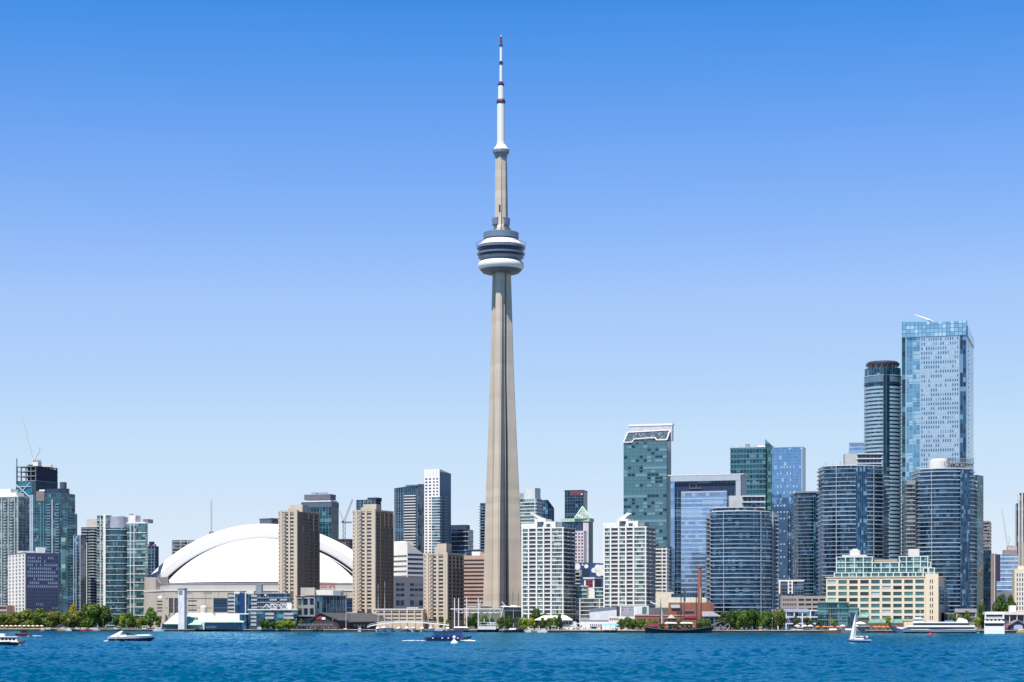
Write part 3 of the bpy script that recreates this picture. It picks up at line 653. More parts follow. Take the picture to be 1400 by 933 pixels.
b_.block(plain('brown_plant_room', (.20, .18, .19), .7), 50, 61, 671, 684, inset=-.6, depth=14); b_.block(NAVY, 62, 80, 668, 675, inset=2); b_.block(WHITE, 53.5, 61, 669, 671, 'roof_hatch', 0, 4)
b_.balconies(0, [79, 67], 690, 3.9, 40, 6, SLABB, 1.4, .8)
b_.done()
b_ = B('condo_tower', 'dark blue drum tower with a round cap, at the shoulder of the unfinished tower', circ(2160, 76, 93, 20), 2160)
b_.core(G_NAVY, 668, (2.4, 3)); b_.slabs(SLABT, 670, 3.9, 45, .4, .3); b_.core(plain('cap_blue_grey', (.06, .08, .11), .5), 659, poly=offs(b_.poly, -3), base=669, name='roof_drum'); b_.done()
for i, (x0, x1, x2, t, Y_, lab) in enumerate(((86, 93.5, 95, 689.5, 2070, 'highest'), (92, 98.6, 100, 695, 2050, 'middle'), (97, 104.3, 105.5, 703, 2030, 'lowest'))):
    b_ = B('condo_block', f'narrow dark teal glass block, {lab} of three steps at the left', quad(Y_, x0, x1, x2, 18), Y_, group='stepping dark teal glass blocks')
    b_.core(G_TEAL if i % 2 == 0 else G_NAVY, t, (2.2, 2.8)); b_.slabs(SLABT, t+4, 3.9, 42, .4, .3); b_.piers(SLABT, 0, [x1-.3], t, None, .5, .3)
    if i == 0: b_.panel(G_GREEN, 0, 84, 90, 735, 798, .5, name='painted_reflection_panel', cell=(5, 4))  # pale glass strip paints in the reflection of a neighbouring block
    rails(b_, t, x0+2, x1-1, 3, 3); b_.done()
# white grid mid-rise
Y = 1850
b_ = B('hotel_block', 'mid-rise with white gridded front and dark violet side, at the far left', quad(Y, 12, 35.5, 80, 62), Y)
b_.core(plain('violet_cladding', (.05, .055, .11), .5, var=.1), 756, name='wall')
m_ = MB(); m_.face_box(b_.poly[0], b_.poly[1], GZ, b_.z(755), .35, -.0); m_.build('front_wall', plain('front_dark_infill', (.1, .11, .14), .5), b_.root)
b_.windows(0, 12.3, 35.3, 757, 4.9, 5, 18, .5, .66, WIN_D, frame=WHITE, prot=.9, w_out=.42)
b_.windows(1, 37, 79, 760, 4.9, 15, 9, .60, .6, plain('window_painted_sky', (.42, .48, .6), .2), alt=[WIN_B], palt=.3, frame=plain('violet_frame', (.055, .06, .13), .4), prot=.35, w_out=.08)  # upper windows: pale colour stands in for reflected sky
b_.windows(1, 37, 79, 804.1, 4.9, 15, 8, .50, .55, WIN_B, alt=[WIN_L], palt=.07, frame=plain('violet_frame', (.055, .06, .13), .4), prot=.35, w_out=.08)
b_.block(WHITE, 19, 26, 752, 757); 
m_ = MB(); a = on(b_.poly[1], b_.poly[2], 52); c = on(b_.poly[1], b_.poly[2], 63); m_.face_box(a, c, b_.z(757), b_.z(748), -3, 9); m_.build('roof_plant_box', WHITE, b_.root); b_.done()
b_ = B('parking_garage', 'low brown parking garage at the far left edge behind the trees', quad(1870, -30, 9.5, None, 12, 20), 1870)
b_.core(BROWNP, 828, name='wall'); b_.panel(DARK, 0, -25, 9, 833, 829.5, .1, name='opening'); b_.panel(DARK, 0, -25, 9, 839, 836, .1, name='opening'); b_.done()
Y = 1900
b_ = B('condo_tower', 'slender pale blue glass tower with a dark side, left of the teal towers', quad(Y, 101, 110.5, 118, 26), Y)
b_.core(G_NAVY, 732, (2.6, 3)); b_.panel(G_BLUE, 0, 101, 110.3, 733, None, .4, name='pale_glass_front', cell=(2.8, 3)); b_.slabs(SLABB, 737, 4.3, 30, .35, .55); b_.piers(SLABW, 0, [101.4, 104.5, 110], 732, None, .5, .7); b_.done()
Y = 2060
b_ = B('condo_tower', 'grey tower with stacked white balconies and a beige roof block, beside the teal towers', quad(Y, 111, 132.5, None, 14, 26), Y)
b_.core(G_NAVY, 721, (3, 3)); b_.block(plain('beige_plant', (.58, .55, .52), .7), 116.5, 131, 709.5, 722); b_.slabs(SLABG, 722.5, 3.9, 40, .8, .3)
b_.piers(WHITE, 0, [119], 742, None, 1.2, 1.6); b_.balconies(0, [116, 126], 727, 3.9, 36, 8.5, SLABG, 1.5, 1.0); b_.done()
b_ = B('condo_tower', 'pale green glass tower with a tall white pier on its right edge', quad(2040, 132.5, 146, None, 14, 20), 2040)
b_.core(G_GREEN, 705, (2.6, 3)); b_.slabs(SLABW, 712, 3.9, 40, .35, .2); b_.piers(WHITE, 0, [143.2], 703, None, 2.6, 1.0); b_.piers(SLABW, 0, [137.5], 706, None, .7, .5); b_.panel(DARK, 0, 137, 145, 705, 709, .3, name='roof_louvre'); b_.block(OFFW, 145-8, 144.5, 704, 706, inset=4); b_.done()
b_ = B('condo_tower', 'curved deep teal tower ringed by thin pale floor lines, left of the stadium', bow(1996, 145, 174, 4, 28), 1996)
b_.core(G_TEAL, 722, (2.6, 2.9)); b_.core(plain('grey_lilac_plant', (.36, .38, .45), .5), 706, poly=offs(b_.poly, -4), base=723, name='roof_plant_box')
b_.slabs(SLABW, 724, 7.7, 22, .45, .35); b_.slabs(SLABT, 727.8, 3.85, 38, .25, .15, name='thin_floor_slab'); b_.core(WHITE, 705, poly=offs(b_.poly, -7), base=707, name='roof_cap'); b_.done()
b_ = B('condo_tower', 'pale aqua tower with white bands every third floor and a white cap', quad(1985, 174, 198.5, 202, 16), 1985)
b_.core(G_GREEN, 714, (2.6, 2.8)); b_.slabs(WHITE, 714, 9.9, 1, 1.3, .5, name='roof_edge'); b_.slabs(WHITE, 728, 11.3, 12, .55, .5); b_.slabs(SLABT, 719, 3.77, 36, .25, .2, name='thin_floor_slab')
b_.piers(SLABW, 0, [178.5, 183.5], 715, None, .7, .6); b_.block(WHITE, 173.5, 182, 704, 714, inset=5); b_.block(CONCD, 192.5, 199, 709.5, 714, inset=5); b_.block(METAL, 173, 176.3, 702, 714, 'antenna_box', 6, 4)
b_.balconies(1, [200.3], 718, 3.77, 36, 2.5, SLABT, 1.0, .8); b_.done()
b_ = B('apartment_tower', 'dark blue block with a stepped top behind the aqua tower', quad(2150, 198, 212, 217, 30), 2150)
b_.core(G_NAVY, 747, (3, 3)); b_.core(plain('mauve_cladding', (.2, .19, .25), .6), 744, poly=offs(b_.poly, -2), base=748, name='upper_storey'); b_.core(NAVY, 740.5, poly=offs(b_.poly, -5), base=745, name='roof_plant_box'); b_.slabs(SLABB, 752, 4.2, 22, .5, .2); b_.piers(SLABB, 0, [202, 207, 211.6], 748, None, .9, .4); b_.done()
b_ = B('apartment_block', 'grey banded block peeking over the left slope of the stadium roof', quad(2450, 235, 266, 269, 15), 2450)
b_.core(G_GREY, 738.5, (3.5, 3)); b_.slabs(SLABG, 740, 4.5, 24, 1.0, .3); b_.piers(SLABG, 0, [235.6, 247, 257, 266], 738.5, None, 1.2, .5); b_.done()
b_ = B('office_block', 'flat dark box showing above the crown of the stadium roof', quad(2500, 355, 371, 384, 40), 2500)
b_.core(plain('slate_cladding', (.13, .14, .19), .6), 708.5, name='wall'); b_.slabs(plain('blue_slate', (.10, .15, .24), .5), 708.5, 4, 1, 1.5, .3, name='roof_edge'); b_.done()
T = thing('radio_mast', 'thin white lattice mast rising behind the stadium roof', 'mast', (PX(289, 2400), 2400, GZ))
m_ = MB(); x = PX(289, 2400)
for dx, dy in ((-1.1, -1), (1.1, -1), (0, 1)): m_.tube((x+dx, 2400+dy, GZ), (x+dx*.8, 2400+dy, PZ(683, 2400)), .3, 4)
for k in range(60): z = PZ(683+k*2.6, 2400); m_.tube((x-1, 2399, z), (x+1, 2399, z-3 if k % 2 else z+3), .16, 4)
m_.build('lattice', STEELW, T); m_ = MB(); m_.box(x-2.5, x+3, 2398, 2402, PZ(731, 2400), PZ(727, 2400)); m_.build('platform', METAL, T)
# ======================================================= beige apartment towers
def apt(label, Y, xa, xb, xc, top, pt, px0, px1, n, sp=5.05):
    b_ = B('apartment_tower', label, quad(Y, xa, xb, xc, 27), Y, group='beige precast apartment towers')
    b_.core(BEIGE, top, name='wall'); w = xb-xa
    b_.windows(0, xa+w*.40-w*.18, xa+w*.40+w*.16, top+3, sp, 1, n, .78, .54, WIN_D, prot=.3)
    b_.windows(0, xa+w*.62, xa+w*.84, top+3, sp, 1, n, .8, .54, WIN_D, alt=[plain('apartment_glass_grey', (.1, .1, .11), .2)], palt=.3)
    b_.windows(0, xa+w*.02, xa+w*.10, top+3, sp, 1, n, .55, .45, plain('apartment_glass_grey', (.1, .1, .11), .2))
    b_.windows(1, xb+.8, xc-.6, top+4.5, sp, 4, n-1, .42, .5, WIN_D, w_out=.3)
    br = plain('beige_precast_painted_shade', (.27, .20, .165), .85, var=.1, scale=.1, streak=True)  # darker copy of the beige, shade of the side put into the colour
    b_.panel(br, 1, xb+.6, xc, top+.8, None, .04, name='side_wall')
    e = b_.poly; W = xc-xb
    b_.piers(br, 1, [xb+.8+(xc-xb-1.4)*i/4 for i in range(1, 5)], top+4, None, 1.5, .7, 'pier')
    b_.piers(BEIGE, 0, [xa+w*.14, xa+w*.19], top-.5, None, 1.5, .8); b_.piers(BEIGE, 0, [xa+w*.60], top-.5, None, 1.8, .7)
    b_.piers(plain('groove_shade_paint', (.13, .11, .10), .8), 0, [xa+w*.40], top+.5, None, .7, .35, 'painted_groove_shade')  # dark raised strip paints the shade of a groove
    b_.piers(BEIGE, 0, [xa+w*.90, xa+w*.97], top-.5, None, 2.2, 1.1)
    b_.slabs(BEIGE, top, sp, 1, 1.4, .35, name='roof_edge')
    me = b_.balconies(0, [xa+w*.40-1.9], top+6.7, sp, n-1, 3.2, BEIGE, .5, .9, th=.3)
    b_.block(BEIGE, px0+4, px1, pt+1, top+1, inset=3, depth=9, name='roof_plant_box'); b_.block(BEIGE, px0, px0+4.4, pt+5, top+1, inset=4, depth=6, name='lift_housing')
    b_.panel(DARK, 0, xa+w*.15, xa+w*.9, 835 if top < 720 else 846, 840 if top < 720 else 853, .1, name='ground_floor_opening')
    return b_.done()
apt('tall beige apartment tower standing before the middle of the stadium dome', 1790, 380.5, 406.5, 436.5, 698, 689, 390, 411, 27)
apt('tall beige apartment tower at the right end of the stadium', 1760, 482, 513.5, 537.5, 697, 688, 490, 512, 28)
apt('shorter beige apartment tower beside the observation tower shaft', 1690, 579, 612, 633.5, 756, 742, 591, 608, 18, 5.2)
# ======================================================= behind and right of the stadium
b_ = B('office_tower', 'dark blue glass tower with grey parapet and a crane bar, behind the left beige tower', quad(2350, 412, 453, 463, 20), 2350)
b_.core(G_TEAL, 686, (4, 4.2)); b_.core(plain('grey_violet_cladding', (.15, .15, .2), .6), 675.5, poly=offs(b_.poly, -2.5), base=683, name='roof_plant_box'); b_.panel(NAVY, 1, 453.4, 463, 687, None, .1, name='side_wall')
b_.slabs(plain('white_roof_deck', (.7, .7, .7), .6), 684, 4, 1, 1.6, -1, name='roof_deck'); b_.slabs(plain('slate_edge', (.09, .13, .2), .5), 687, 6.5, 1, 5.5, .3, name='parapet'); b_.slabs(SLABT, 700, 5.2, 26, .4, .15)
m_ = MB(); P = on(b_.poly[0], b_.poly[1], 436); m_.box(P.x-10, P.x+10, P.y+8, P.y+9.5, b_.z(674), b_.z(672.8)); m_.box(P.x-4, P.x-2.5, P.y+8, P.y+9.5, b_.z(677), b_.z(673.5)); m_.build('window_cleaning_cradle', METAL, b_.root); b_.done()
b_ = B('office_block', 'low dark violet unfinished block under the small crane', quad(2400, 450, 478, 484, 12), 2400)
b_.core(plain('dark_violet', (.05, .04, .09), .7, var=.4, scale=.2), 737, name='wall'); b_.slabs(plain('violet_slab', (.16, .12, .16), .6), 737, 4.5, 12, .9, .3); b_.piers(CONC, 0, [469, 472], 742, 756, .8, .5); b_.done()
b_ = B('office_tower', 'blue glass tower showing just above the second beige tower', quad(2300, 487, 513, 521, 25), 2300)
b_.core(G_NAVY, 683, (3, 3.4)); b_.slabs(SLABB, 686, 4, 40, .5, .2); b_.piers(SLABB, 0, lin(487.4, 512.8, 6), 683, None, .7, .35); b_.block(NAVY, 500, 513, 680, 684, inset=4); b_.done()
b_ = B('condo_tower', 'dark blue tower with a ladder of white balconies in front, left of the white-topped tower', quad(2250, 539, 571, 580, 22), 2250)
b_.core(G_NAVY, 664, (2.6, 3.0), ztop=[PZ(667, 2250), PZ(663, 2250), PZ(666, 2250), PZ(668, 2250)]); b_.slabs(SLABB, 674, 3.75, 42, .3, .2); b_.balconies(0, [561], 678, 3.75, 38, 17.5, SLABW, 1.6, .8, th=.3); b_.piers(SLABB, 0, [541, 544.5, 548, 551.5, 570.5], 668, None, .6, .35)
b_.block(plain('mauve_parapet', (.13, .17, .24), .5), 553, 568, 662.5, 665, inset=3); b_.done()
b_ = B('condo_tower', 'dark slim tower squeezed between the balcony tower and the white-topped tower', quad(2330, 571, 581, None, 10, 20), 2330)
b_.core(G_NAVY, 662, (2.6, 3)); b_.slabs(SLABT, 666, 3.75, 40, .4, .5); b_.done()
b_ = B('condo_tower', 'tall tower with white panelled top and deep blue side, left of the observation tower', quad(2200, 580, 601, 616.5, 24), 2200)
b_.core(WHITE, 641.5, name='wall', ztop=[PZ(641.5, 2200), PZ(641.5, 2200), PZ(645.5, 2200), PZ(645, 2200)]); b_.panel(plain('deep_blue_cladding', (.015, .09, .20), .35, .4), 1, 601.3, 616.5, 645.3, None, .12, name='side_wall')
b_.piers(SLABG, 0, [584, 588, 592.5, 596.5], 642.5, 651.5, .4, .1, 'panel_joint')
b_.windows(0, 580.3, 590.5, 652.5, 4.35, 2, 6, .55, .5, WIN_B); b_.windows(0, 591, 600, 652.5, 4.35, 2, 6, .5, .5, WIN_B)
b_.windows(0, 580.3, 590.5, 679, 3.9, 2, 36, .5, .5, WIN_D); b_.panel(G_AQUA, 0, 590.5, 601.3, 679, None, .2, name='glazed_bay', cell=(3, 3.2))
b_.slabs(SLABW, 679, 3.9, 36, .75, .7, poly=[tuple(on(b_.poly[0], b_.poly[1], 591)), b_.poly[1], tuple(Vector(b_.poly[1])+Vector((2, 6))), tuple(on(b_.poly[0], b_.poly[1], 591)+Vector((2, 6)))], name='balcony_slab')
b_.windows(1, 603, 616, 652.5, 4.35, 3, 6, .4, .5, WIN_D); b_.balconies(1, [609], 679, 3.9, 36, 14, SLABB, 1.1, .8); b_.done()
b_ = B('office_block', 'low navy block with bright white floor lines and rounded corner', quad(2250, 610, 640, 647, 18), 2250)
b_.core(G_NAVY, 724, (3.4, 4)); b_.core(plain('navy_parapet', (.03, .05, .11), .5), 717.5, poly=offs(b_.poly, -3), base=725, name='roof_plant_box'); b_.slabs(SLABW, 727, 6.3, 16, .5, .9); b_.done()
b_ = B('office_block', 'white stepped office block with blue ribbon windows, right of the second beige tower', quad(2000, 520, 557, 579, 50), 2000)
zt = b_.z
b_.core(OFFW, 757, name='wall', ztop=[zt(741), zt(741), zt(757), zt(757)]); b_.block(WHITE, 530, 552, 739.5, 746, inset=2, depth=10)
for k in range(7): b_.panel(WIN_B, 1, 557.5, 578.5, 757+k*6.2, 759.6+k*6.2, .12, name='ribbon_window', cell=(3, 3))
for k in range(5): b_.panel(G_GREY, 0, 538, 556, 759+k*7, 761.5+k*7, .12, name='ribbon_window', cell=(3, 3))
b_.done()
b_ = B('office_block', 'plain grey concrete block with groups of dark blue windows between beige towers', quad(1850, 500, 540, 590, 65), 1850)
b_.core(plain('grey_precast_painted_shade', (.15, .16, .20), .8, var=.08, scale=.06), 789, name='wall')  # grey darkened to paint the shade of this face into its colour
for (x0, x1, c) in ((541, 553, 2), (560, 578.5, 3)):
    for (y0, h) in ((797, 4.5), (804, 4.5), (811.5, 4.5), (820, 9)): b_.windows(1, x0, x1, y0, h, c, 1, .84, .8, WIN_B, alt=[plain('grey_window', (.12, .14, .18), .2)], palt=.4)
rails(b_, 789, 542, 576, 5, 2, f=1); b_.done()
b_ = B('parking_garage', 'long beige parking garage with slit openings under the beige towers', quad(1680, 511, 578.5, None, 3, 18), 1680)
b_.core(BEIGE, 832.5, name='wall'); b_.windows(0, 515, 577, 835, 5, 6, 3, .82, .42, DARK, name='opening'); b_.slabs(OFFW, 832.5, 5, 1, 1.0, .5, name='roof_edge'); b_.piers(BEIGE, 0, lin(514.5, 577.5, 7), 832, None, .9, .7); b_.done()
b_ = B('hotel_block', 'pinkish brown office slab with long dark ribbon windows, left of the tower shaft', quad(1960, 631, 672, None, 14, 30), 1960)
b_.core(BROWNP, 759.5, name='wall')
for k in range(13): b_.panel(plain('ribbon_dark', (.05, .035, .04), .3), 0, 632, 671.5, 765+k*5.25, 767.3+k*5.25, .1, name='ribbon_window', cell=(3, 3))
b_.block(WHITE, 644, 656, 754, 760); b_.block(BROWNP, 655, 668, 756, 760, inset=2); b_.done()
b_ = B('office_block', 'very low dark roof line left of the tower shaft, behind the brown slab', quad(2150, 638, 660, None, 8, 20), 2150); b_.core(NAVY, 751.5, name='wall'); b_.slabs(SLABB, 752, 4, 8, .4, .4); b_.done()
b_ = B('condo_tower', 'thin blue tower with stacked balconies just left of the observation tower', quad(2300, 656.5, 666, None, 12, 22), 2300)
b_.core(G_BLUE, 688, (2.6, 3.2)); b_.slabs(SLABB, 692, 3.9, 36, .9, 1.4, name='balcony_slab'); b_.done()
# right of the shaft, behind
b_ = B('condo_tower', 'pale blue-white condo tower with boxy white crown, right of the observation tower', quad(2250, 708, 733.5, 741, 28), 2250)
b_.core(G_GREEN, 682, (3, 3.2)); b_.core(plain('white_translucent_crown', (.62, .68, .7), .5), 667, poly=quad(2252, 716, 731.5, 739, 28), base=682, name='crown_box'); b_.panel(plain('crown_blue_side', (.10, .20, .36), .3), 1, 733.7, 741, 682, None, .1, name='side_wall', poly=b_.poly)
b_.slabs(SLABW, 686, 4.6, 30, 1.1, .4); b_.piers(SLABW, 0, [731.5], 682, None, .9, .5); b_.block(SLABG, 709.5, 716, 673.5, 683, inset=2); b_.panel(plain('crown_slate', (.08, .16, .3), .4), 1, 734, 740.5, 683, 686, .3, name='louvre'); b_.done()
b_ = B('office_tower', 'blue glass tower with sloping roof behind the white condo, right of the shaft', quad(2330, 736, 749, 757.5, 30), 2330)
b_.core(G_BLUE, 686, (3, 3.4), ztop=[PZ(684, 2330), PZ(683.5, 2330), PZ(694, 2330), PZ(694, 2330)]); b_.slabs(SLABB, 697, 5, 26, .5, .4); b_.piers(SLABB, 1, [751.5, 754.3, 757], 695, None, .7, .5); b_.done()
b_ = B('hotel_tower', 'dark blue glass tower with a maroon sign band near its top, centre right', quad(2350, 772, 797.5, 803, 15), 2350)
b_.core(G_NAVY, 670, (3.2, 3.6)); b_.panel(plain('maroon_sign_band', (.17, .05, .09), .5), 0, 779.5, 797, 671, 677.5, .4, name='sign_band'); b_.panel(NAVY, 1, 797.8, 803, 671, None, .15, name='side_wall'); b_.slabs(plain('navy_edge', (.05, .07, .14), .5), 670.3, 5, 1, 1, .4, name='roof_edge')
b_.slabs(SLABB, 680, 4.4, 30, .25, .1); b_.panel(WHITE, 0, 794.5, 796.5, 675, 676.8, .7, name='sign_emblem'); b_.done()
Y = 2100
b_ = B('office_tower', 'office tower with a pale green glass pyramid roof and pinkish stone pier', quad(Y, 768, 805, 810.5, 20), Y)
b_.core(G_BLUE, 712, (3, 3.6)); b_.slabs(MINT, 708.6, 5, 1, 3.6, 1.0, name='green_cornice'); pk = plain('pinkish_stone', (.62, .56, .62), .6)
b_.panel(pk, 0, 797.5, 805, 715, None, 1.0, name='stone_pier'); b_.panel(G_NAVY, 0, 784, 797, 715, 726, .4, name='upper_glazing', cell=(3, 3))
b_.panel(TEALM, 1, 805.5, 810.5, 709, None, .2, name='side_wall')
m_ = MB(); apx = Vector((PX(797, Y), Y+12, PZ(692, Y))); bs = [(PX(785, Y+6), Y+2), (PX(808.5, Y), Y-2), (PX(808.5, Y+20), Y+22), (PX(786, Y+20), Y+22)]
for i in range(4): a, c = bs[i], bs[(i+1) % 4]; m_.poly([(a[0], a[1], PZ(709, Y)), (c[0], c[1], PZ(709, Y)), apx], [(0, 0), (8, 0), (4, 6)])
m_.build('pyramid_roof', glass('pyramid_glass', (.14, .26, .24), (.25, .38, .34), (.45, .58, .5), .4, .3, frame=(.6, .7, .6), fw=.15, fh=.15), b_.root)
for i in range(4): m_ = MB(); m_.tube((bs[i][0], bs[i][1], PZ(709, Y)), apx, .7, 5); m_.build('ridge_beam', MINT, b_.root)
b_.done()
b_ = B('office_block', 'pinkish white block with a grid of small dark square windows under the pyramid tower', quad(2040, 780, 798.5, 802, 15), 2040)
b_.core(pk, 726, name='wall'); b_.windows(0, 785.5, 798, 727.5, 4.6, 3, 20, .48, .5, WIN_D); b_.panel(G_NAVY, 1, 798.6, 802, 728, None, .1, name='side_wall', cell=(3, 3)); b_.done()
# ======================================================= white waterfront condos
def white_condo(label, Y, xa, xb, xc, top, n, wing, sp=5.6):
    b_ = B('condo_tower', label, quad(Y, xa, xb, xc, 24), Y, group='white gridded waterfront condo towers'); w = xb-xa; X = lambda f: xa+w*f
    b_.core(G_COND, top+3, (1.7, 3.1)); wc = plain('white_condo_render', (.82, .80, .74), .55, var=.04, scale=.2)
    b_.slabs(wc, top+3, sp, n, .8, .45); b_.panel(G_COND, 0, X(.715), X(.97), top+4, None, .2, name='bay_glazing', cell=(1.8, 3.1))
    b_.piers(wc, 0, [X(.0)+.4, X(.16), X(.35), X(.52), X(.70)], top, None, 1.15, .9)
    b_.piers(wc, 0, [X(.985)], top+4, None, .9, 1.1)
    dk = plain('recess_dark', (.035, .035, .045), .6)
    for f0, f1 in ((.18, .335), (.54, .68)):
        b_.panel(dk, 0, X(f0), X(f1), top+4, None, .06, name='balcony_recess'); b_.balconies(0, [X((f0+f1)/2)], top+sp+3, sp, n-2, w*(f1-f0), plain('smoked_railing', (.22, .24, .26), .3), .35, .75, th=.1)
    b_.panel(G_NAVY, 1, xb+.6, xc, top+5, None, .12, name='side_glazing', cell=(2.2, 3.1)); b_.balconies(1, [xb+(xc-xb)*.33, xb+(xc-xb)*.8], top+4+sp, sp, n-2, (xc-xb)*.30, wc, 1.5, .5, th=.35)
    # crown
    b_.block(wc, X(-.02), X(.30), top-3, top+3.4, 'roof_parapet', -.3, 20); b_.block(wc, X(.30), X(.56), top-9 if wing < 0 else top-8, top+3.2, 'roof_plant_box', 0, 14); b_.block(wc, X(.56), X(.80), top-5, top+3.2, 'roof_plant_box', -.2, 12)
    b_.panel(G_GREY, 0, X(.36), X(.51), top-5, top+2, .15, name='crown_window', cell=(2, 2)); b_.panel(G_GREY, 0, X(.58), X(.68), top-2, top+2, .35, name='crown_window', cell=(2, 2))
    b_.block(METAL, X(.80), X(.93), top-3, top+3.4, 'roof_louvre', 2, 10)
    P = on(b_.poly[0], b_.poly[1], X(.42)); z = b_.z; m_ = MB(); k = Y/F
    if wing < 0: pr = [(-19, 0), (-14, -1.0), (4, 6.0), (14, 8.2), (14, 10), (2, 10), (-6, 6)]
    else: pr = [(19, 1.0), (10, 0), (-4, 7), (-8, 8.2), (-8, 10), (4, 10), (10, 5)]
    pts = [(P.x+dx*.72*k, z(top-17+dy)) for dx, dy in pr]
    if wing < 0: pts = pts[::-1]
    m_.poly([(x, P.y+1, zz_) for x, zz_ in pts]); m_.poly([(x, P.y+11, zz_) for x, zz_ in pts][::-1])
    for i in range(len(pts)): a, c = pts[i], pts[(i+1) % len(pts)]; m_.poly([(a[0], P.y+1, a[1]), (a[0], P.y+11, a[1]), (c[0], P.y+11, c[1]), (c[0], P.y+1, c[1])])
    m_.build('swept_roof_wing', wc, b_.root)
    return b_
c1 = white_condo('white gridded condo tower with a swept roof wing, right beside the observation tower', 1540, 714, 771, 786, 718, 22, -1); c1.done()
c2 = white_condo('white gridded condo tower with a swept roof wing, left of the tall green glass tower', 1500, 826, 884, 896, 717, 20, 1); c2.done()
# terraces between them
Y = 1560
b_ = B('terraced_block', 'low pale terraced apartments stepping up between the two white condo towers', quad(Y, 784, 829, None, 8, 22), Y)
b_.core(G_COND, 818, (2, 3)); b_.slabs(SLABW, 818, 5.5, 7, .6, 1.0); b_.piers(SLABW, 0, [786, 793, 820], 818, None, .9, 1.2)
b_.core(G_GREEN, 800, (2, 3), poly=quad(Y+6, 785, 802, None, 8, 14), base=818, name='upper_terrace'); b_.core(G_GREEN, 804, (2, 3), poly=quad(Y+6, 812, 829, None, 8, 14), base=818, name='upper_terrace')
b_.slabs(WHITE, 801, 5.5, 3, .5, .7, poly=quad(Y+6, 785, 802, None, 8, 14), name='terrace_slab'); b_.slabs(WHITE, 803, 5.5, 3, .5, .7, poly=quad(Y+6, 812, 829, None, 8, 14), name='terrace_slab')
b_.core(WHITE, 806, poly=quad(Y+3, 806, 813, None, 8, 12), base=818, name='stair_tower'); b_.done()
b_ = B('apartment_block', 'white box with a maroon-crossed square window perched above the terraces', quad(1600, 798.5, 812.5, 822, 35), 1600)
b_.core(WHITE, 789.5, name='wall'); b_.panel(plain('maroon_window', (.14, .02, .07), .3), 0, 801, 810.5, 793.5, 803, .15, name='window'); b_.panel(REDM, 0, 805.3, 806.2, 793.5, 803, .3, name='window_bar'); b_.panel(REDM, 0, 801, 810.5, 797.8, 798.7, .35, name='window_bar'); b_.panel(NAVY, 1, 813, 822, 790.5, None, .1, name='side_wall'); b_.slabs(WHITE, 789.5, 5, 1, 1.2, .6, name='roof_edge'); b_.done()
b_ = B('arena_block', 'dark blue wall with big white discs and clustered white domes, between the condo towers', quad(1720, 788, 829, None, 4, 30), 1720)
b_.core(plain('mural_blue', (.02, .07, .20), .5, var=.3, scale=.08), 770, name='wall', ztop=[b_.z(769), b_.z(770.5), b_.z(770.5), b_.z(769)])
b_.panel(NAVY, 0, 791, 806, 779, 795, .1, name='dark_mural_field')
P0, P1 = b_.poly[0], b_.poly[1]
for x, y, r, sy in ((789.5, 775, 4.0, 1.2), (801.5, 774.5, 2.9, 1), (796.5, 772.5, 1.2, 1), (812, 780, 3.6, 1), (817, 776, 4, 1), (822, 777, 4.6, 1), (819, 784, 4.4, 1), (825, 784, 3.8, 1), (826, 775, 2.6, 1)):
    p = on(P0, P1, x); m_ = MB(); k = 1720/F; n = 18; z0 = b_.z(y)
    f = [(p.x+r*k*math.cos(2*math.pi*i/n), p.y-.5, z0+sy*r*k*math.sin(2*math.pi*i/n)) for i in range(n)]; g = [(a, p.y+.4, c) for a, _, c in f]
    m_.poly(f[::1]); 
    for i in range(n): j = (i+1) % n; m_.poly([f[i], g[i], g[j], f[j]])
    m_.build('mural_disc', WHITE, b_.root)
b_.done()
b_ = B('condo_block', 'grey banded side block tucked right of the first white condo tower', quad(1640, 783, 792, None, 8, 18), 1640)
b_.core(G_GREY, 779, (2.4, 3)); b_.slabs(SLABW, 782, 5.2, 12, .6, .6); b_.done()
# ======================================================= tall green glass tower
Y = 2000
b_ = B('office_tower', 'tall green glass tower with a slanted white-framed roof, right of centre', quad(Y, 852.5, 911.5, 917.5, 16), Y)
b_.core(G_AQUA, 604, (4.2, 3.6)); b_.slabs(plain('green_spandrel', (.07, .17, .19), .3), 607, 4.85, 50, .9, .08, name='spandrel'); b_.panel(plain('side_blue_glass', (.02, .10, .17), .2, .3), 1, 911.8, 917.5, 600, None, .15, name='side_glazing')
P0, P1 = b_.poly[0], b_.poly[1]; n_ = Vector((-math.sin(R(16)), -math.cos(R(16))))
m_ = MB(); a = on(P0, P1, 852.5); c = on(P0, P1, 911.5); bk = 9
def q3(px, py, back): p = on(P0, P1, px)-n_*back; return (p.x, p.y, b_.z(py))
m_.poly([q3(852.5, 603.5, 0), q3(911.5, 602, 0), q3(913.5, 588, bk), q3(855.5, 589.5, bk)], [(0, 0), (26, 0), (26, 7), (0, 7)])
m_.build('sloping_glass_roof', glass('roof_glass_grid', (.04, .07, .10), (.09, .14, .18), (.2, .26, .3), .35, .2, frame=(.22, .27, .3), fw=.12, fh=.12), b_.root)
for pa, pb in (((852.5, 603.5, 0), (855.5, 589.3, bk)), ((855.5, 589.3, bk), (913.5, 587.6, bk)), ((913.5, 587.6, bk), (911.5, 602, 0)), ((852.5, 604, 0), (864, 604, 0)), ((898, 602, 0), (911.5, 602, 0)), ((864, 604, 0), (867, 599, 1)), ((867, 599.5, 1), (895, 598.5, 1)), ((895, 598.5, 1), (898, 602, 0))):
    m_ = MB(); A_, B_ = Vector(q3(*pa)), Vector(q3(*pb)); o = Vector((0, -.5, .3)); m_.tube(A_+o, B_+o, .62, 5); m_.build('roof_edge_beam', WHITE, b_.root)
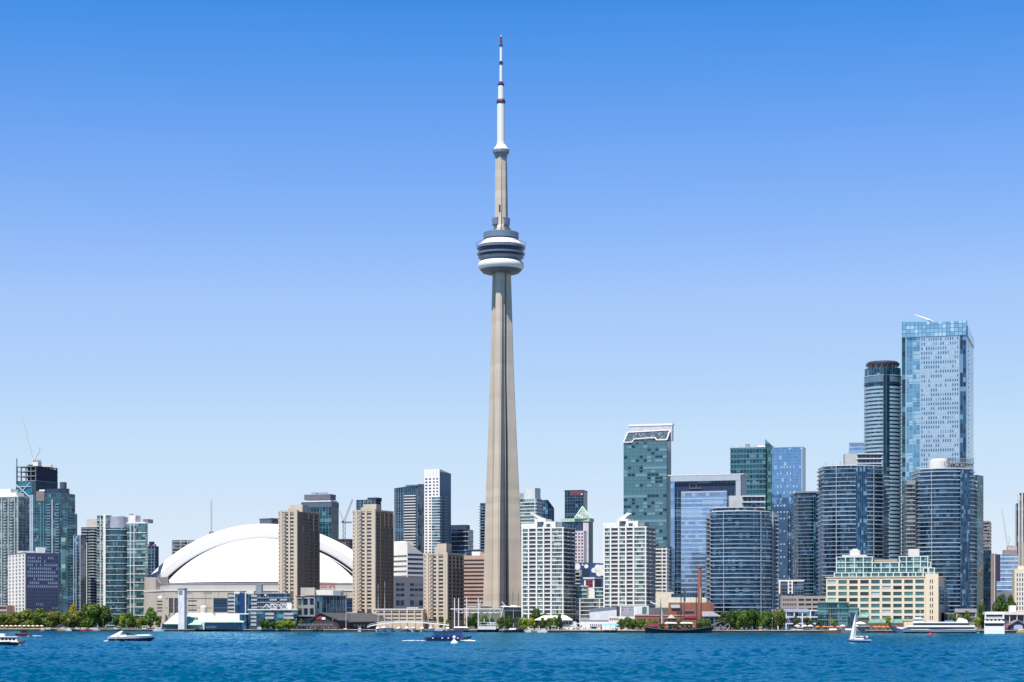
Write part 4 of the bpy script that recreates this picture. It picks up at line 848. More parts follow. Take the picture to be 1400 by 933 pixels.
m_ = MB(); pl = [q3(857, 0, bk+.8)[:2], q3(916.5, 0, bk+.8)[:2], q3(917, 0, bk+5)[:2], q3(857.5, 0, bk+5)[:2]]; m_.prism(pl, b_.z(602), b_.z(580.5)); m_.build('screen_wall', plain('lilac_screen', (.55, .56, .62), .6), b_.root)
m_ = MB(); m_.prism(offs(pl, .4), b_.z(580.5), b_.z(577.8)); m_.build('screen_cap', WHITE, b_.root)
b_.done()
b_ = B('apartment_block', 'white banded apartment block half hidden right of the second white condo tower', quad(1750, 880, 911, None, 12, 20), 1750)
b_.core(G_GREY, 748.5, (3, 3)); b_.slabs(OFFW, 750, 5, 16, 1.2, 1.0); b_.piers(OFFW, 0, [905.5, 911], 749, None, .8, 1.1); b_.done()
b_ = B('office_tower', 'dark blue slab just right of the white banded block', quad(1830, 905, 918, None, 12, 20), 1830)
b_.core(G_NAVY, 748, (3, 3)); b_.done()
# ======================================================= framed blue office
Y = 1900
b_ = B('office_tower', 'broad blue office tower in a pale grey frame with a mirror-like inner facade', quad(Y, 917.5, 1013, 1020.5, 16), Y)
fr = plain('pale_grey_blue_frame', (.45, .50, .58), .4, .1, var=.05)
b_.core(G_NAVY, 650, (3.2, 4)); b_.panel(fr, 0, 917.5, 1013, 649, 657, 2.6, name='top_frame'); b_.panel(fr, 0, 1006.5, 1013.2, 657.2, None, 2.5, name='frame_leg'); b_.panel(plain('frame_side', (.36, .41, .5), .4), 1, 1013.3, 1020.5, 648.5, None, .3, name='side_wall')
b_.slabs(WHITE, 648, 4, 1, .7, 2.8, name='roof_edge')
b_.panel(G_SKY, 0, 917.5, 923, 657.2, None, 2.4, name='mirror_strip', cell=(2, 4)); b_.panel(plain('dark_recess', (.02, .035, .09), .4), 0, 923, 1006, 660, 671, .3, name='recess_band')
me_ = b_.panel(G_SKY, 0, 932, 994, 672, None, 1.9, name='mirror_facade', cell=(3.4, 4)); b_.panel(fr, 0, 932, 994, 671, 673, 2.1, name='facade_head')
P0, P1 = b_.poly[0], b_.poly[1]
sp_poly = [tuple(on(P0, P1, 932)+n_*1.9), tuple(on(P0, P1, 994)+n_*1.9), tuple(on(P0, P1, 994)), tuple(on(P0, P1, 932))]
b_.slabs(plain('mirror_spandrel', (.52, .66, .84), .25, .5), 680, 6.1, 26, 1.4, .1, name='spandrel', poly=sp_poly)
sp2 = [tuple(on(P0, P1, 923)), tuple(on(P0, P1, 931.8)), tuple(on(P0, P1, 931.8)-n_), tuple(on(P0, P1, 923)-n_)]
b_.slabs(SLABB, 680, 6.1, 26, .4, .5, name='floor_slab', poly=sp2)
m_ = MB(); 
for x0, x1, y0, y1 in ((943, 952, 659.5, 660), (943, 943.4, 660, 667), (952, 952.4, 660, 667), (943, 960, 666.5, 667)): m_.face_box(on(P0, P1, x0), on(P0, P1, x1), b_.z(y1), b_.z(y0), 1.4)
m_.build('window_cleaning_rail', METAL, b_.root); rails(b_, 648, 925, 1000, 9, 2.5); b_.done()
# ======================================================= round-fronted waterfront towers
def bow_tower(label, Y, xa, xc, top, n, sp, step=None, strip=None, bulge=10):
    b_ = B('condo_tower', label, bow(Y, xa, xc, bulge, 30, 16), Y, group='round-fronted dark waterfront condo towers')
    b_.core(G_BOW, top, (1.9, 3.1)); W = xc-xa
    sl = plain('bow_slab_rail', (.48, .57, .66), .35, .1, var=.08)
    # balcony rings with gaps: full slab, railing band on the bow
    b_.slabs(sl, top+sp*.9, sp, n, .28, 1.3); b_.slabs(glass('bow_glass_rail', (.02, .06, .12), (.08, .15, .24), (.3, .38, .48), .4, .2, metal=.3, frame=(.15, .2, .28)), top+sp*.9-.9*1.05*F/Y/1.0*.55, sp, n, .62, 1.15, name='balcony_rail')
    b_.slabs(SLABW, top, sp, 1, .7, .4, name='roof_edge')
    # fins between apartments
    pl = b_.poly
    for i in (3, 13):
        a = Vector(pl[i]); c = Vector(pl[i+1]); m_ = MB(); d = (c-a).normalized(); m_.face_box(a, a+d*.45, GZ, b_.z(top+1), 1.35); m_.build('party_fin', SLABG, b_.root)
    if strip:
        i0, i1 = strip
        for i in range(i0, i1):
            m_ = MB(); m_.face_box(pl[i], pl[i+1], GZ, b_.z(top+2), 1.5, 0, (1.7, 3.1)); m_.build('glazed_strip', G_BLUE, b_.root)
    for x in (xa-.5, xc+.5):
        pass
    # side balconies
    for k, (P, sgn) in enumerate(((pl[0], -1), (pl[16], 1))):
        me = None
        for i in range(min(n-1, 40)):
            z = b_.z(top+sp*(1.9+i))
            if z < 8: break
            if me is None:
                m_ = MB(); x0 = P[0]; x1 = P[0]+sgn*b_.m(3.2 if sgn > 0 else 2.6)
                m_.box(min(x0, x1), max(x0, x1), P[1]+2, P[1]+12, z-.3, z); m_.box(min(x0, x1), max(x0, x1), P[1]+1.9, P[1]+2.05, z, z+.9); me = m_.mesh('side_balcony', SLABG, (P[0], P[1], z))
            inst('side_balcony', me, b_.root, (P[0], P[1], z))
    return b_
t1 = bow_tower('round-fronted dark blue condo tower nearest the brick chimney', 1470, 974, 1052, 699, 24, 5.75)
t1.core(plain('beige_glass_plant', (.55, .55, .54), .5), 676.5, (3, 3), poly=quad(1482, 997, 1016, None, 4, 12), base=700, name='roof_plant_box'); t1.core(G_NAVY, 677, (3, 3), poly=quad(1480, 1016, 1045, None, 4, 14), base=700, name='penthouse')
t1.slabs(SLABW, 676.5, 8, 3, .9, .8, poly=quad(1480, 1016, 1045, None, 4, 14), name='penthouse_slab'); t1.core(G_BLUE, 694, (2.4, 3), poly=offs(bow(1472, 971, 1047, 10, 26), -2.2), base=700, name='glass_screen'); t1.slabs(SLABW, 694, 4, 1, .5, -1.6, poly=bow(1472, 971, 1047, 10, 26), name='screen_rail')
w1 = quad(1480, 1048, 1063.5, None, 4, 24); t1.core(G_NAVY, 700, (2, 3.1), poly=w1, name='side_wing'); t1.slabs(SLABG, 704.3, 5.75, 24, .7, .6, poly=w1, name='wing_slab'); t1.core(SLABG, 699, poly=quad(1474, 1055.5, 1057.5, None, 4, 3), name='wing_fin')
w2 = quad(1478, 966.5, 976, None, 4, 20); t1.core(G_GREY, 704, (2, 3.1), poly=w2, name='side_wing'); t1.slabs(SLABG, 707, 5.75, 23, .6, .6, poly=w2, name='wing_slab'); t1.core(SLABG, 703, poly=quad(1474, 970.8, 972.3, None, 4, 3), name='wing_fin'); t1.done()
t2 = bow_tower('tall round-fronted dark blue condo tower behind the cream terminal building', 1560, 1127, 1206, 637, 36, 5.8, strip=(8, 11))
t2.core(plain('beige_glass_plant', (.55, .55, .54), .5), 618.5, (3, 3), poly=quad(1572, 1155, 1173, None, 4, 12), base=638, name='roof_plant_box'); p2 = quad(1570, 1173, 1205, None, 4, 14); t2.core(G_NAVY, 619, (3, 3), poly=p2, base=638, name='penthouse'); t2.slabs(SLABW, 618.5, 6.5, 3, .8, .8, poly=p2, name='penthouse_slab')
w1 = quad(1570, 1203, 1215.5, None, 4, 24); t2.core(G_NAVY, 646, (2, 3.1), poly=w1, name='side_wing'); t2.slabs(SLABG, 650, 5.8, 34, .7, .6, poly=w1, name='wing_slab'); w2 = quad(1575, 1124, 1129, None, 4, 24); t2.core(G_GREY, 650, (2, 3), poly=w2, name='side_wing'); t2.slabs(SLABG, 652, 5.8, 34, .7, .7, poly=w2, name='wing_slab')
t2.core(SLABG, 636, poly=quad(1560, 1131, 1132.5, None, 4, 3), base=644, name='corner_screen'); rails(t2, 637, 1130, 1150, 3, 3, f=1); t2.done()
t3 = bow_tower('round-fronted dark condo tower with open roof frame, in front of the tallest tower', 1540, 1258, 1331, 641, 35, 5.7, strip=(11, 14))
t3.core(WHITE, 628, poly=circ(1548, 1272, 1300, 20, .8), base=642, name='round_penthouse'); t3.core(WHITE, 625.5, poly=circ(1550, 1275, 1297, 20, .8), base=629, name='penthouse_cap')
w2 = quad(1552, 1240, 1259, None, 4, 22); t3.core(G_GREY, 655, (2, 3.1), poly=w2, name='side_wing'); t3.slabs(SLABG, 660, 5.7, 32, .7, .8, poly=w2, name='wing_slab'); w1 = quad(1548, 1329, 1334.5, None, 4, 20); t3.core(G_NAVY, 655, (2, 3), poly=w1, name='side_wing'); t3.slabs(OFFW, 657, 5.7, 32, .6, .8, poly=w1, name='wing_slab')
for i in range(9):
    m_ = MB(); x = PX(1297+i*4.1, 1545); m_.tube((x, 1543, t3.z(642)), (x, 1543, t3.z(628)), .3, 5); m_.tube((x, 1543, t3.z(628)), (x-3, 1549, t3.z(633)), .25, 4); m_.build('roof_frame_post', METAL, t3.root)
for z_ in (626.5, 632): m_ = MB(); m_.box(PX(1296, 1545), PX(1331.5, 1545), 1542.6, 1543.5, t3.z(z_+1), t3.z(z_)); m_.build('roof_frame_beam', METAL, t3.root)
t3.core(G_GREY, 632, (2, 2), poly=quad(1556, 1300, 1330, None, 4, 12), base=642, name='glazed_plant_room'); t3.done()
# ======================================================= glass towers behind
Y = 2150
b_ = B('office_tower', 'teal banded glass tower with an angled fin of green glass on its right', quad(Y, 998.5, 1046.5, None, 14, 30), Y)
b_.core(G_TEAL, 611.5, (3.4, 3.8)); b_.slabs(plain('teal_band', (.10, .27, .34), .25, .3), 612, 7.0, 34, 1.6, .25, name='spandrel'); b_.slabs(SLABW, 611, 4, 1, .5, .5, name='roof_edge')
m_ = MB(); pl = quad(Y+3, 1046, 1057.5, None, 14, 26); m_.prism(pl, GZ, 0, (3.4, 3.8), ztop=[PZ(600, Y), PZ(611, Y), PZ(611, Y), PZ(600, Y)]); m_.build('angled_fin', glass('fin_green_glass', (.01, .09, .09), (.03, .15, .15), (.1, .3, .3), .3, .2), b_.root)
b_.block(METAL, 1018, 1024, 606, 612, 'roof_hoist', 5, 4); b_.block(OFFW, 1035, 1045, 608.5, 612, inset=5, depth=6); rails(b_, 611, 1002, 1044, 5, 3); b_.done()
Y = 2100
b_ = B('hotel_tower', 'light blue mirrored glass tower with scattered bright panes, centre right', quad(Y, 1055.5, 1097.5, 1101.5, 16), Y)
b_.core(glass('mirror_blue_glass', (.17, .33, .58), (.21, .38, .63), (.5, .68, .85), .35, .02, metal=.75, rough=.08, fw=.04, frame=(.2, .36, .55)), 611.5, (2.6, 3.4)); b_.panel(plain('deep_side_glass', (.02, .07, .15), .2), 1, 1097.8, 1101.5, 612, None, .1, name='side_glazing'); b_.slabs(plain('blue_edge', (.2, .32, .5), .4), 611, 3.9, 1, .8, .3, name='roof_edge'); b_.slabs(plain('mirror_line', (.12, .28, .5), .3, .5), 616, 4.4, 44, .3, .06); b_.piers(SLABW, 0, [1096.5], 612, None, .6, .3)
b_.windows(0, 1057, 1096, 634, 8.8, 9, 20, .28, .22, plain('bright_pane', (.7, .8, .88), .2), w_out=.2, name='pale_pane', skip=lambda r, c: random.random() > .45); b_.done()  # scattered panes in one plain pale colour
b_ = B('condo_tower', 'black-blue glass block speckled with bright panes, below the mirrored tower', quad(1900, 1076, 1092.5, None, 12, 20), 1900)
b_.core(G_NAVY, 701, (2.4, 3.2)); b_.windows(0, 1077, 1092, 704, 6, 3, 18, .22, .22, plain('bright_pane', (.7, .8, .88), .2), w_out=.2, name='pale_pane', skip=lambda r, c: (r+c) % 2); b_.done()  # alternating small panes in the same pale colour
b_ = B('condo_tower', 'dark teal tower with a curved slab roof left of the tall round-fronted tower', bow(1720, 1091, 1130, 6, 30), 1720)
b_.core(G_NAVY, 676, (2.2, 3.1)); b_.slabs(plain('roof_slate_blue', (.20, .26, .30), .5), 672.5, 4, 1, 1.3, 1.0, name='roof_slab'); b_.core(plain('teal_attic', (.05, .14, .17), .4), 673, poly=offs(b_.poly, -1.5), base=677, name='attic'); b_.slabs(SLABB, 680, 4.9, 38, .45, .9)
m_ = MB(); m_.face_box(b_.poly[7], b_.poly[8], GZ, b_.z(678), 1.1, 0, (2.2, 3.1)); m_.build('glazed_strip', G_TEAL, b_.root)
m_ = MB(); m_.face_box(b_.poly[8], b_.poly[9], GZ, b_.z(678), 1.1, 0, (2.2, 3.1)); m_.build('glazed_strip', G_BLUE, b_.root); b_.done()
b_ = B('office_tower', 'pale blue glass box top showing behind the tall round-fronted tower', quad(2200, 1160, 1186, None, 14, 24), 2200)
b_.core(G_SKY, 616, (3, 3.6)); b_.core(G_SKY, 604, (2, 3), poly=quad(2203, 1161, 1186, None, 14, 16), base=618, name='crown_box'); b_.slabs(SLABW, 604.5, 6, 3, .6, .3, poly=quad(2203, 1161, 1186, None, 14, 16)); b_.done()
# cylindrical tower with ring crown
Y = 1860; rp = circ(Y, 1186.8, 1236.5, 36)
b_ = B('condo_tower', 'tall cylindrical glass tower wrapped in pale rings with a dark oval crown', rp, Y)
b_.core(G_TEAL, 502, (2.4, 3.4)); b_.slabs(plain('ring_pale_blue', (.38, .52, .62), .25, .3), 528, 5.35, 62, 2.1, .55, name='floor_ring'); b_.slabs(plain('crown_glass_grey', (.16, .27, .36), .25, .3), 513, 10, 1, 9.0*Y/F*1.0, .4, name='glass_band'); b_.slabs(NAVY, 523.5, 5, 1, .9, .8, name='dark_ring'); b_.slabs(SLABW, 512.5, 5, 1, .4, .7, name='pale_ring')
k = Y/F; cx = PX(1211.5, Y); cy = Y+24.8*k
m_ = MB(); prof = [(20*k, PZ(500, Y)), (23.2*k, PZ(498, Y)), (23.0*k, PZ(494.5, Y)), (19.5*k, PZ(492.5, Y)), (0, PZ(492.2, Y))]
m_.lathe([(15*k, PZ(496, Y)), (22.8*k, PZ(497.5, Y)), (23*k, PZ(495, Y)), (20*k, PZ(492.3, Y)), (0, PZ(492, Y))], 36, (cx, cy)); m_.build('oval_crown', plain('crown_charcoal', (.05, .055, .075), .4, .3), b_.root)
for i in range(16):
    t = 2*math.pi*i/16; m_ = MB(); m_.tube((cx+19*k*math.cos(t), cy+19*k*math.sin(t), PZ(503, Y)), (cx+21*k*math.cos(t+.2), cy+21*k*math.sin(t+.2), PZ(496.5, Y)), .4, 4); m_.build('crown_strut', STEELW if i % 3 else BROWNP, b_.root)
m_ = MB(); m_.lathe([(15*k, PZ(503, Y)), (15*k, PZ(495, Y))], 24, (cx, cy)); m_.build('crown_drum', plain('mauve_drum', (.26, .22, .28), .6), b_.root)
m_ = MB(); pl = [p for p in offs(rp, .7) if p[1] < cy-12 and abs(p[0]-PX(1210, Y)) < 7*k]; pl = sorted(pl, key=lambda p: p[0]); pl2 = pl+[(p[0], p[1]+3) for p in pl[::-1]]
m_.prism(pl2, b_.z(700), b_.z(503), (2.4, 3.5)); m_.build('dark_glazed_strip', glass('deep_teal_glass', (.004, .03, .06), (.01, .06, .10), (.1, .2, .26), .3, .05), b_.root); b_.done()
# ======================================================= the tallest glass tower
Y = 1780
b_ = B('hotel_tower', 'tallest pale blue glass tower with a white window grid and a leaning spire', quad(Y, 1233, 1321, 1330.5, 17), Y)
b_.core(glass('tall_tower_glass', (.10, .27, .44), (.17, .36, .53), (.42, .58, .70), .38, .22, metal=.55, run=3, rough=.1, frame=(.3, .5, .62), fw=.08), 458, (3.1, 4.2))
b_.slabs(plain('tower_line_blue', (.22, .42, .55), .3, .3), 463, 6.3, 62, .5, .15)
b_.panel(G_TEAL, 0, 1233, 1238.5, 440, None, .9, name='corner_strip', cell=(3, 4.2)); b_.piers(SLABW, 0, [1238.8], 438, None, .5, 1.1)
b_.piers(plain('strip_blue', (.25, .45, .6), .3, .3), 0, [1249], 462, None, .5, .4)
gw = plain('grid_panel_white', (.43, .58, .70), .3, .35, var=.03, scale=.1)
P0, P1 = b_.poly[0], b_.poly[1]
b_.panel(gw, 0, 1258, 1312, 456, None, .8, name='grid_wall')
wg = plain('grid_window_blue', (.10, .19, .36), .15, .3, rnd=.4); wl = plain('grid_window_pale', (.50, .60, .74), .15, .3, rnd=.15)
b_.windows(0, 1259, 1311, 459, 6.35, 16, 60, .48, .58, wg, alt=[wl, wl, plain('grid_window_mid', (.25, .34, .5), .15, .3)], palt=.42, w_out=.9)
b_.piers(plain('grid_joint', (.42, .5, .6), .4), 0, lin(1259, 1311, 9), 457, None, .35, 1.05, 'grid_joint')
b_.panel(G_BLUE, 0, 1312.5, 1320.5, 458, None, .5, name='side_bay', cell=(3, 4.2))
b_.panel(G_AQUA, 1, 1321, 1330.5, 445, None, .3, name='side_glazing', cell=(2.6, 4.2)); b_.balconies(1, [1323.8], 463, 6.35, 58, 3.6, NAVY, .7, 2.0, name='balcony')
# crest: glazed screens rising above the roof
cg = glass('crest_glass', (.24, .45, .62), (.34, .55, .72), (.55, .74, .86), .4, .2, metal=.55, rough=.1, frame=(.10, .25, .38), fw=.14, fh=.14)
def crest(pts, thick, name, pa=P0, pb=P1):
    m = MB(); d = (Vector(pb)-Vector(pa)).normalized(); n = Vector((d.y, -d.x)); fr = []; bk = []
    for px, py in pts:
        p = on(pa, pb, px); fr.append((p.x+n.x*1.2, p.y+n.y*1.2, b_.z(py))); bk.append((p.x-n.x*thick, p.y-n.y*thick, b_.z(py)))
    uv = [((p[0]-fr[0][0])/3.4, p[2]/3.6) for p in fr]; m.poly(fr, uv); m.poly(bk[::-1], uv[::-1])
    for i in range(len(fr)): j = (i+1) % len(fr); m.poly([fr[i], bk[i], bk[j], fr[j]])
    return m.build(name, cg, b_.root)
crest([(1238.8, 458.5), (1321, 458.5), (1323, 439), (1282, 439), (1255, 437.5), (1233, 436.8), (1233, 458.5)], 1.0, 'glass_crest')
crest([(1321.2, 458), (1330.4, 458), (1330.4, 445.5), (1321.2, 444)], 1.0, 'side_crest', b_.poly[1], b_.poly[2])
crest_p = [(1288, 440.3), (1300, 438.2), (1318, 438), (1322.5, 439), (1324, 442), (1322.5, 442), (1321, 440.4), (1300, 440.2)]
m_ = MB(); fr = [(*(on(P0, P1, x)+Vector((0, 4))), b_.z(y)) for x, y in crest_p]; bk = [(x, y+10, z) for x, y, z in fr]
m_.poly(fr[::-1]); m_.poly(bk)
for i in range(len(fr)): j = (i+1) % len(fr); m_.poly([fr[i], fr[j], bk[j], bk[i]])
m_.build('curved_roof_blade', plain('roof_blade_slate', (.06, .08, .12), .4), b_.root)
m_ = MB(); a = on(P0, P1, 1279); c = on(P0, P1, 1250); m_.tube((a.x, a.y+3, b_.z(438.8)), ((a.x*.7+c.x*.3), a.y+2, b_.z(435.6)), .5, 8, 1.1); m_.tube((a.x*.7+c.x*.3, a.y+2, b_.z(435.6)), (c.x, c.y, b_.z(427.3)), 1.0, 8, .3); m_.build('leaning_spire', WHITE, b_.root)
b_.done()
b_ = B('condo_tower', 'plain dark teal slab at the right shoulder of the round-fronted tower', quad(1660, 1325, 1336, 1344.5, 35), 1660)
b_.core(G_TEAL, 649.5, (2.6, 3.2)); b_.slabs(plain('dark_teal_line', (.03, .12, .16), .3), 655, 5.6, 34, .5, .1); b_.done()
b_ = B('office_block', 'brown-grey banded block right of the dark teal slab', quad(2050, 1338, 1353, 1355, 15), 2050)
b_.core(G_GREY, 712.5, (3, 3.4)); b_.slabs(plain('brown_grey_band', (.25, .22, .24), .7), 712.5, 4.8, 28, 1.7, .4, name='spandrel'); b_.done()
b_ = B('condo_tower', 'teal glass block below the banded block at right', quad(1900, 1338, 1355.5, None, 12, 20), 1900)
b_.core(G_TEAL, 753, (3.4, 3.4)); b_.slabs(SLABT, 757, 6, 14, .8, .3); b_.block(OFFW, 1343, 1354, 751.5, 753.5, inset=1); b_.done()
b_ = B('office_tower', 'narrow grey-brown pylon block standing right of the teal block', quad(1800, 1354.5, 1360.5, 1362.5, 20), 1800)
b_.core(plain('taupe_stone', (.24, .21, .21), .8), 757, name='wall'); b_.piers(OFFW, 0, [1360], 757, None, .5, .3); b_.done()
b_ = B('office_block', 'white and blue glass office block near the right edge, below the crane', quad(2000, 1361, 1391.5, None, 10, 26), 2000)
b_.core(G_SKY, 758, (3.2, 4)); b_.slabs(OFFW, 761, 5.6, 14, .9, .4); b_.panel(plain('plum_glass', (.05, .03, .09), .3), 0, 1361.5, 1367.5, 758, 795, .5, name='dark_bay'); b_.block(plain('brown_plant', (.3, .22, .22), .7), 1372, 1391, 752, 759); b_.block(plain('lilac_plant', (.5, .44, .46), .7), 1378, 1391, 747, 753, inset=5); b_.panel(CONCD, 0, 1362, 1391, 810, 818, .8, name='podium_band'); b_.done()
b_ = B('office_tower', 'dark ribbed tower cut by the right edge of the picture', quad(2100, 1389, 1425, None, 12, 30), 2100)
b_.core(G_NAVY, 688, (2.6, 3.4)); b_.core(G_GREY, 673.5, (2.6, 3.4), poly=quad(2103, 1392.5, 1425, None, 12, 25), base=690, name='upper_part'); b_.piers(OFFW, 0, [1393, 1397.5], 674, None, 1.3, 1.2); b_.piers(METAL, 0, [1389.5, 1395, 1400], 688, None, .7, .6); b_.piers(plain('tan_strip', (.4, .36, .34), .7), 0, [1394, 1399], 742, 790, 2, 1.6, 'tan_panel'); b_.done()
b_ = B('stone_block', 'cream stone block with vertical window strips at the right edge', quad(1700, 1387, 1425, None, 10, 26), 1700)
b_.core(CREAM, 778, name='wall'); b_.windows(0, 1389, 1407, 783, 6.5, 5, 9, .4, .7, WIN_D, frame=OFFW, prot=.6); b_.block(CREAM, 1392, 1425, 773.5, 780, inset=3); b_.done()
# ======================================================= cream terminal building
Y = 1450
b_ = B('terminal_building', 'long cream warehouse-style terminal with rows of teal windows and glass storeys on its roof', quad(Y, 1129.5, 1283, 1291.5, 15.5), Y)
b_.core(CREAM, 788.5, name='wall'); b_.windows(0, 1129.8, 1265, 791, 8.25, 9, 7, .78, .62, WIN_T, alt=[WIN_L, WIN_D, WIN_T], palt=.45, frame=CREAM, prot=.5)
b_.panel(CREAM, 0, 1265.2, 1283, 784.5, None, .9, name='stair_tower_wall'); b_.windows(0, 1270.5, 1276.5, 791, 8.25, 2, 7, .42, .6, WIN_D, w_out=1.0, name='slot_window')
b_.panel(G_TEAL, 1, 1284.2, 1290.8, 802, 826, .2, name='side_glazing', cell=(2, 3)); b_.panel(plain('grey_side', (.3, .33, .33), .6), 1, 1284, 1291, 826.5, None, .2, name='side_base'); b_.slabs(CREAM, 788, 4, 1, .6, .7, name='cornice')
mg = plain('pale_mint_frame', (.62, .72, .66), .5, var=.04)
def pent(x0, x1, top, bot, inset, dep, nb, nm='penthouse', rows=3):
    P0, P1 = b_.poly[0], b_.poly[1]; a, c = on(P0, P1, x0), on(P0, P1, x1); d = (c-a).normalized(); n = Vector((d.y, -d.x)); q = [tuple(a-n*inset), tuple(c-n*inset), tuple(c-n*(inset+dep)), tuple(a-n*(inset+dep))]
    b_.core(G_GREEN, top, (1.2, 3), poly=q, base=bot, name=nm); b_.slabs(mg, top, (bot-top)/rows, rows, .6, .6, poly=q, name='penthouse_slab')
    me = None
    for i in range(nb+1):
        p = Vector(q[0])+(Vector(q[1])-Vector(q[0]))*i/nb; m = MB(); m.face_box(p-d*.35, p+d*.35, b_.z(bot), b_.z(top), .7); m.build('penthouse_pier', mg, b_.root)
pent(1140.5, 1262, 782, 789, 2, 18, 12, rows=1); pent(1143, 1192, 760, 782, 4, 16, 4); pent(1192, 1228, 768, 782, 5, 14, 3, rows=2); pent(1229, 1268, 760, 782, 4, 16, 4); pent(1262, 1277, 776, 789, 4, 14, 2, rows=2); pent(1266, 1272, 768, 782, 5, 12, 1, rows=2)
b_.block(OFFW, 1160.5, 1174, 751, 761, inset=7, depth=8); b_.block(WHITE, 1164, 1171, 749, 752, inset=8, depth=6); b_.block(OFFW, 1241, 1256, 750, 761, inset=7, depth=8); b_.block(BROWNP, 1193, 1226, 764, 769, inset=8, depth=6); b_.block(OFFW, 1150, 1184, 757.5, 761, inset=6)
b_.panel(G_TEAL, 0, 1119, 1160, 823.5, None, 5, name='glass_podium', cell=(1.6, 3.2)); P0, P1 = b_.poly[0], b_.poly[1]
for k in range(4): b_.panel(TEALM, 0, 1118.5, 1160.5, 823+k*8, 824.3+k*8, 5.5, name='podium_band')
b_.panel(G_TEAL, 0, 1160.5, 1174, 832, None, 4.5, name='glass_podium', cell=(1.6, 3.2)); b_.panel(TEALM, 0, 1160.5, 1174.5, 831, 832.5, 5, name='podium_band')
def awning(x0, x1, top, bot, out):
    m = MB(); n = Vector((-math.sin(R(15.5)), -math.cos(R(15.5)))); a, c = on(P0, P1, x0), on(P0, P1, x1); a2, c2 = a+n*out, c+n*out; a, c = a+n*.6, c+n*.6
    m.poly([(a2.x, a2.y, b_.z(bot)), (c2.x, c2.y, b_.z(bot)), (c.x, c.y, b_.z(top)), (a.x, a.y, b_.z(top))]); m.poly([(a2.x, a2.y, b_.z(bot)), (a.x, a.y, b_.z(top)), (a.x, a.y, b_.z(bot))]); m.poly([(c2.x, c2.y, b_.z(bot)), (c.x, c.y, b_.z(bot)), (c.x, c.y, b_.z(top))])
    m.poly([(a2.x, a2.y, b_.z(bot)-.6), (c2.x, c2.y, b_.z(bot)-.6), (c2.x, c2.y, b_.z(bot)), (a2.x, a2.y, b_.z(bot))]); m.build('glazed_awning', plain('awning_green', (.16, .30, .27), .3, .2, var=.15, scale=1), b_.root)
awning(1174, 1188, 838, 844, 5); awning(1188, 1205, 846.5, 851.5, 6); awning(1205.5, 1222, 846.5, 851.5, 6); awning(1222.5, 1235, 846.5, 851.5, 6)
b_.done()
# ======================================================= low blocks between
b_ = B('office_block', 'small block with a bold white frame and dark glazing left of the terminal', quad(1600, 1065, 1098.5, None, 6, 18), 1600)
b_.core(G_NAVY, 793.5, (2.4, 3.2)); b_.slabs(WHITE, 793, 4, 1, 1.3, .6, name='roof_edge'); b_.slabs(METAL, 799, 5, 5, .4, .3)
b_.piers(WHITE, 0, [1065.8, 1078, 1083], 794, 812, 1.2, 1); b_.panel(WHITE, 0, 1078.5, 1082.5, 798, 799, .9, name='cross_bar'); b_.panel(WHITE, 0, 1078.5, 1082.5, 803, 804, .9, name='cross_bar'); b_.panel(WHITE, 0, 1078.5, 1082.5, 808, 809, .9, name='cross_bar'); b_.done()
b_ = B('office_block', 'low pale concrete block with slot windows beside the white-framed block', quad(1540, 1068.5, 1130, None, 4, 18), 1540)
b_.core(plain('mauve_grey_precast', (.38, .36, .37), .8, var=.06), 815, name='wall'); b_.windows(0, 1070, 1089, 817, 6.4, 8, 3, .6, .5, WIN_D); b_.windows(0, 1091, 1129, 817, 6.4, 4, 3, .82, .45, WIN_D); b_.done()
b_ = B('ferry_hall', 'low white-framed glass hall behind the promenade trees, left of the terminal', quad(1470, 985, 1119.5, None, 3, 14), 1470)
b_.core(G_BLUE, 836, (3, 3)); b_.slabs(SLABW, 834, 9, 3, .9, .7); b_.piers(SLABW, 0, lin(986, 1119, 13), 834, None, .9, .9); b_.panel(plain('lilac_fascia', (.42, .44, .56), .5), 0, 1068, 1105, 832.5, 837, 1.2, name='fascia'); b_.panel(plain('lilac_fascia', (.42, .44, .56), .5), 0, 1031, 1055, 832.8, 837, 1.2, name='fascia'); b_.done()
b_ = B('office_block', 'low grey podium with a rounded white canopy behind the cruise ship', quad(1480, 1291, 1335, None, 3, 14), 1480)
b_.core(G_GREY, 838, (3, 3)); b_.panel(plain('podium_grey', (.4, .42, .46), .5), 0, 1305, 1335, 832.5, 837.5, 1.2, name='fascia'); b_.piers(CONC, 0, [1308, 1320, 1334], 838, None, 1, .8); b_.done()
# power house with chimney
Y = 1440
b_ = B('power_house', 'low red brick power house with grey annexes beside the tall chimney', quad(Y, 914, 974, None, 5, 18), Y)
b_.core(BRICK, 824, name='wall'); b_.panel(METAL, 0, 935, 950, 835, 840, .2, name='window_band', cell=(2, 2)); b_.panel(WIN_D, 0, 936, 949, 835.6, 839.2, .3, name='window'); b_.panel(BRICKD, 0, 972, 976, 826, None, .6, name='brick_pier')
b_.panel(BRICK, 0, 914, 930, 832, None, 5, name='annex_wall'); b_.panel(DARK, 0, 925, 931, 831, 841, 5.3, name='annex_opening'); P0, P1 = b_.poly[0], b_.poly[1]
m_ = MB(); a, c, e = on(P0, P1, 917), on(P0, P1, 929), on(P0, P1, 922); m_.prism([(a.x, a.y-6), (c.x, c.y-6), (c.x, c.y), (a.x, a.y)], b_.z(831.8), 0, ztop=[b_.z(831), b_.z(831), b_.z(827), b_.z(827)]); m_.build('glass_gable', plain('gable_glass', (.3, .36, .38), .3), b_.root); b_.done()
T = thing('brick_chimney', 'tall tapering red brick chimney with a pale patch rising from the power house', 'chimney', (PX(956.8, 1425), 1425, GZ))
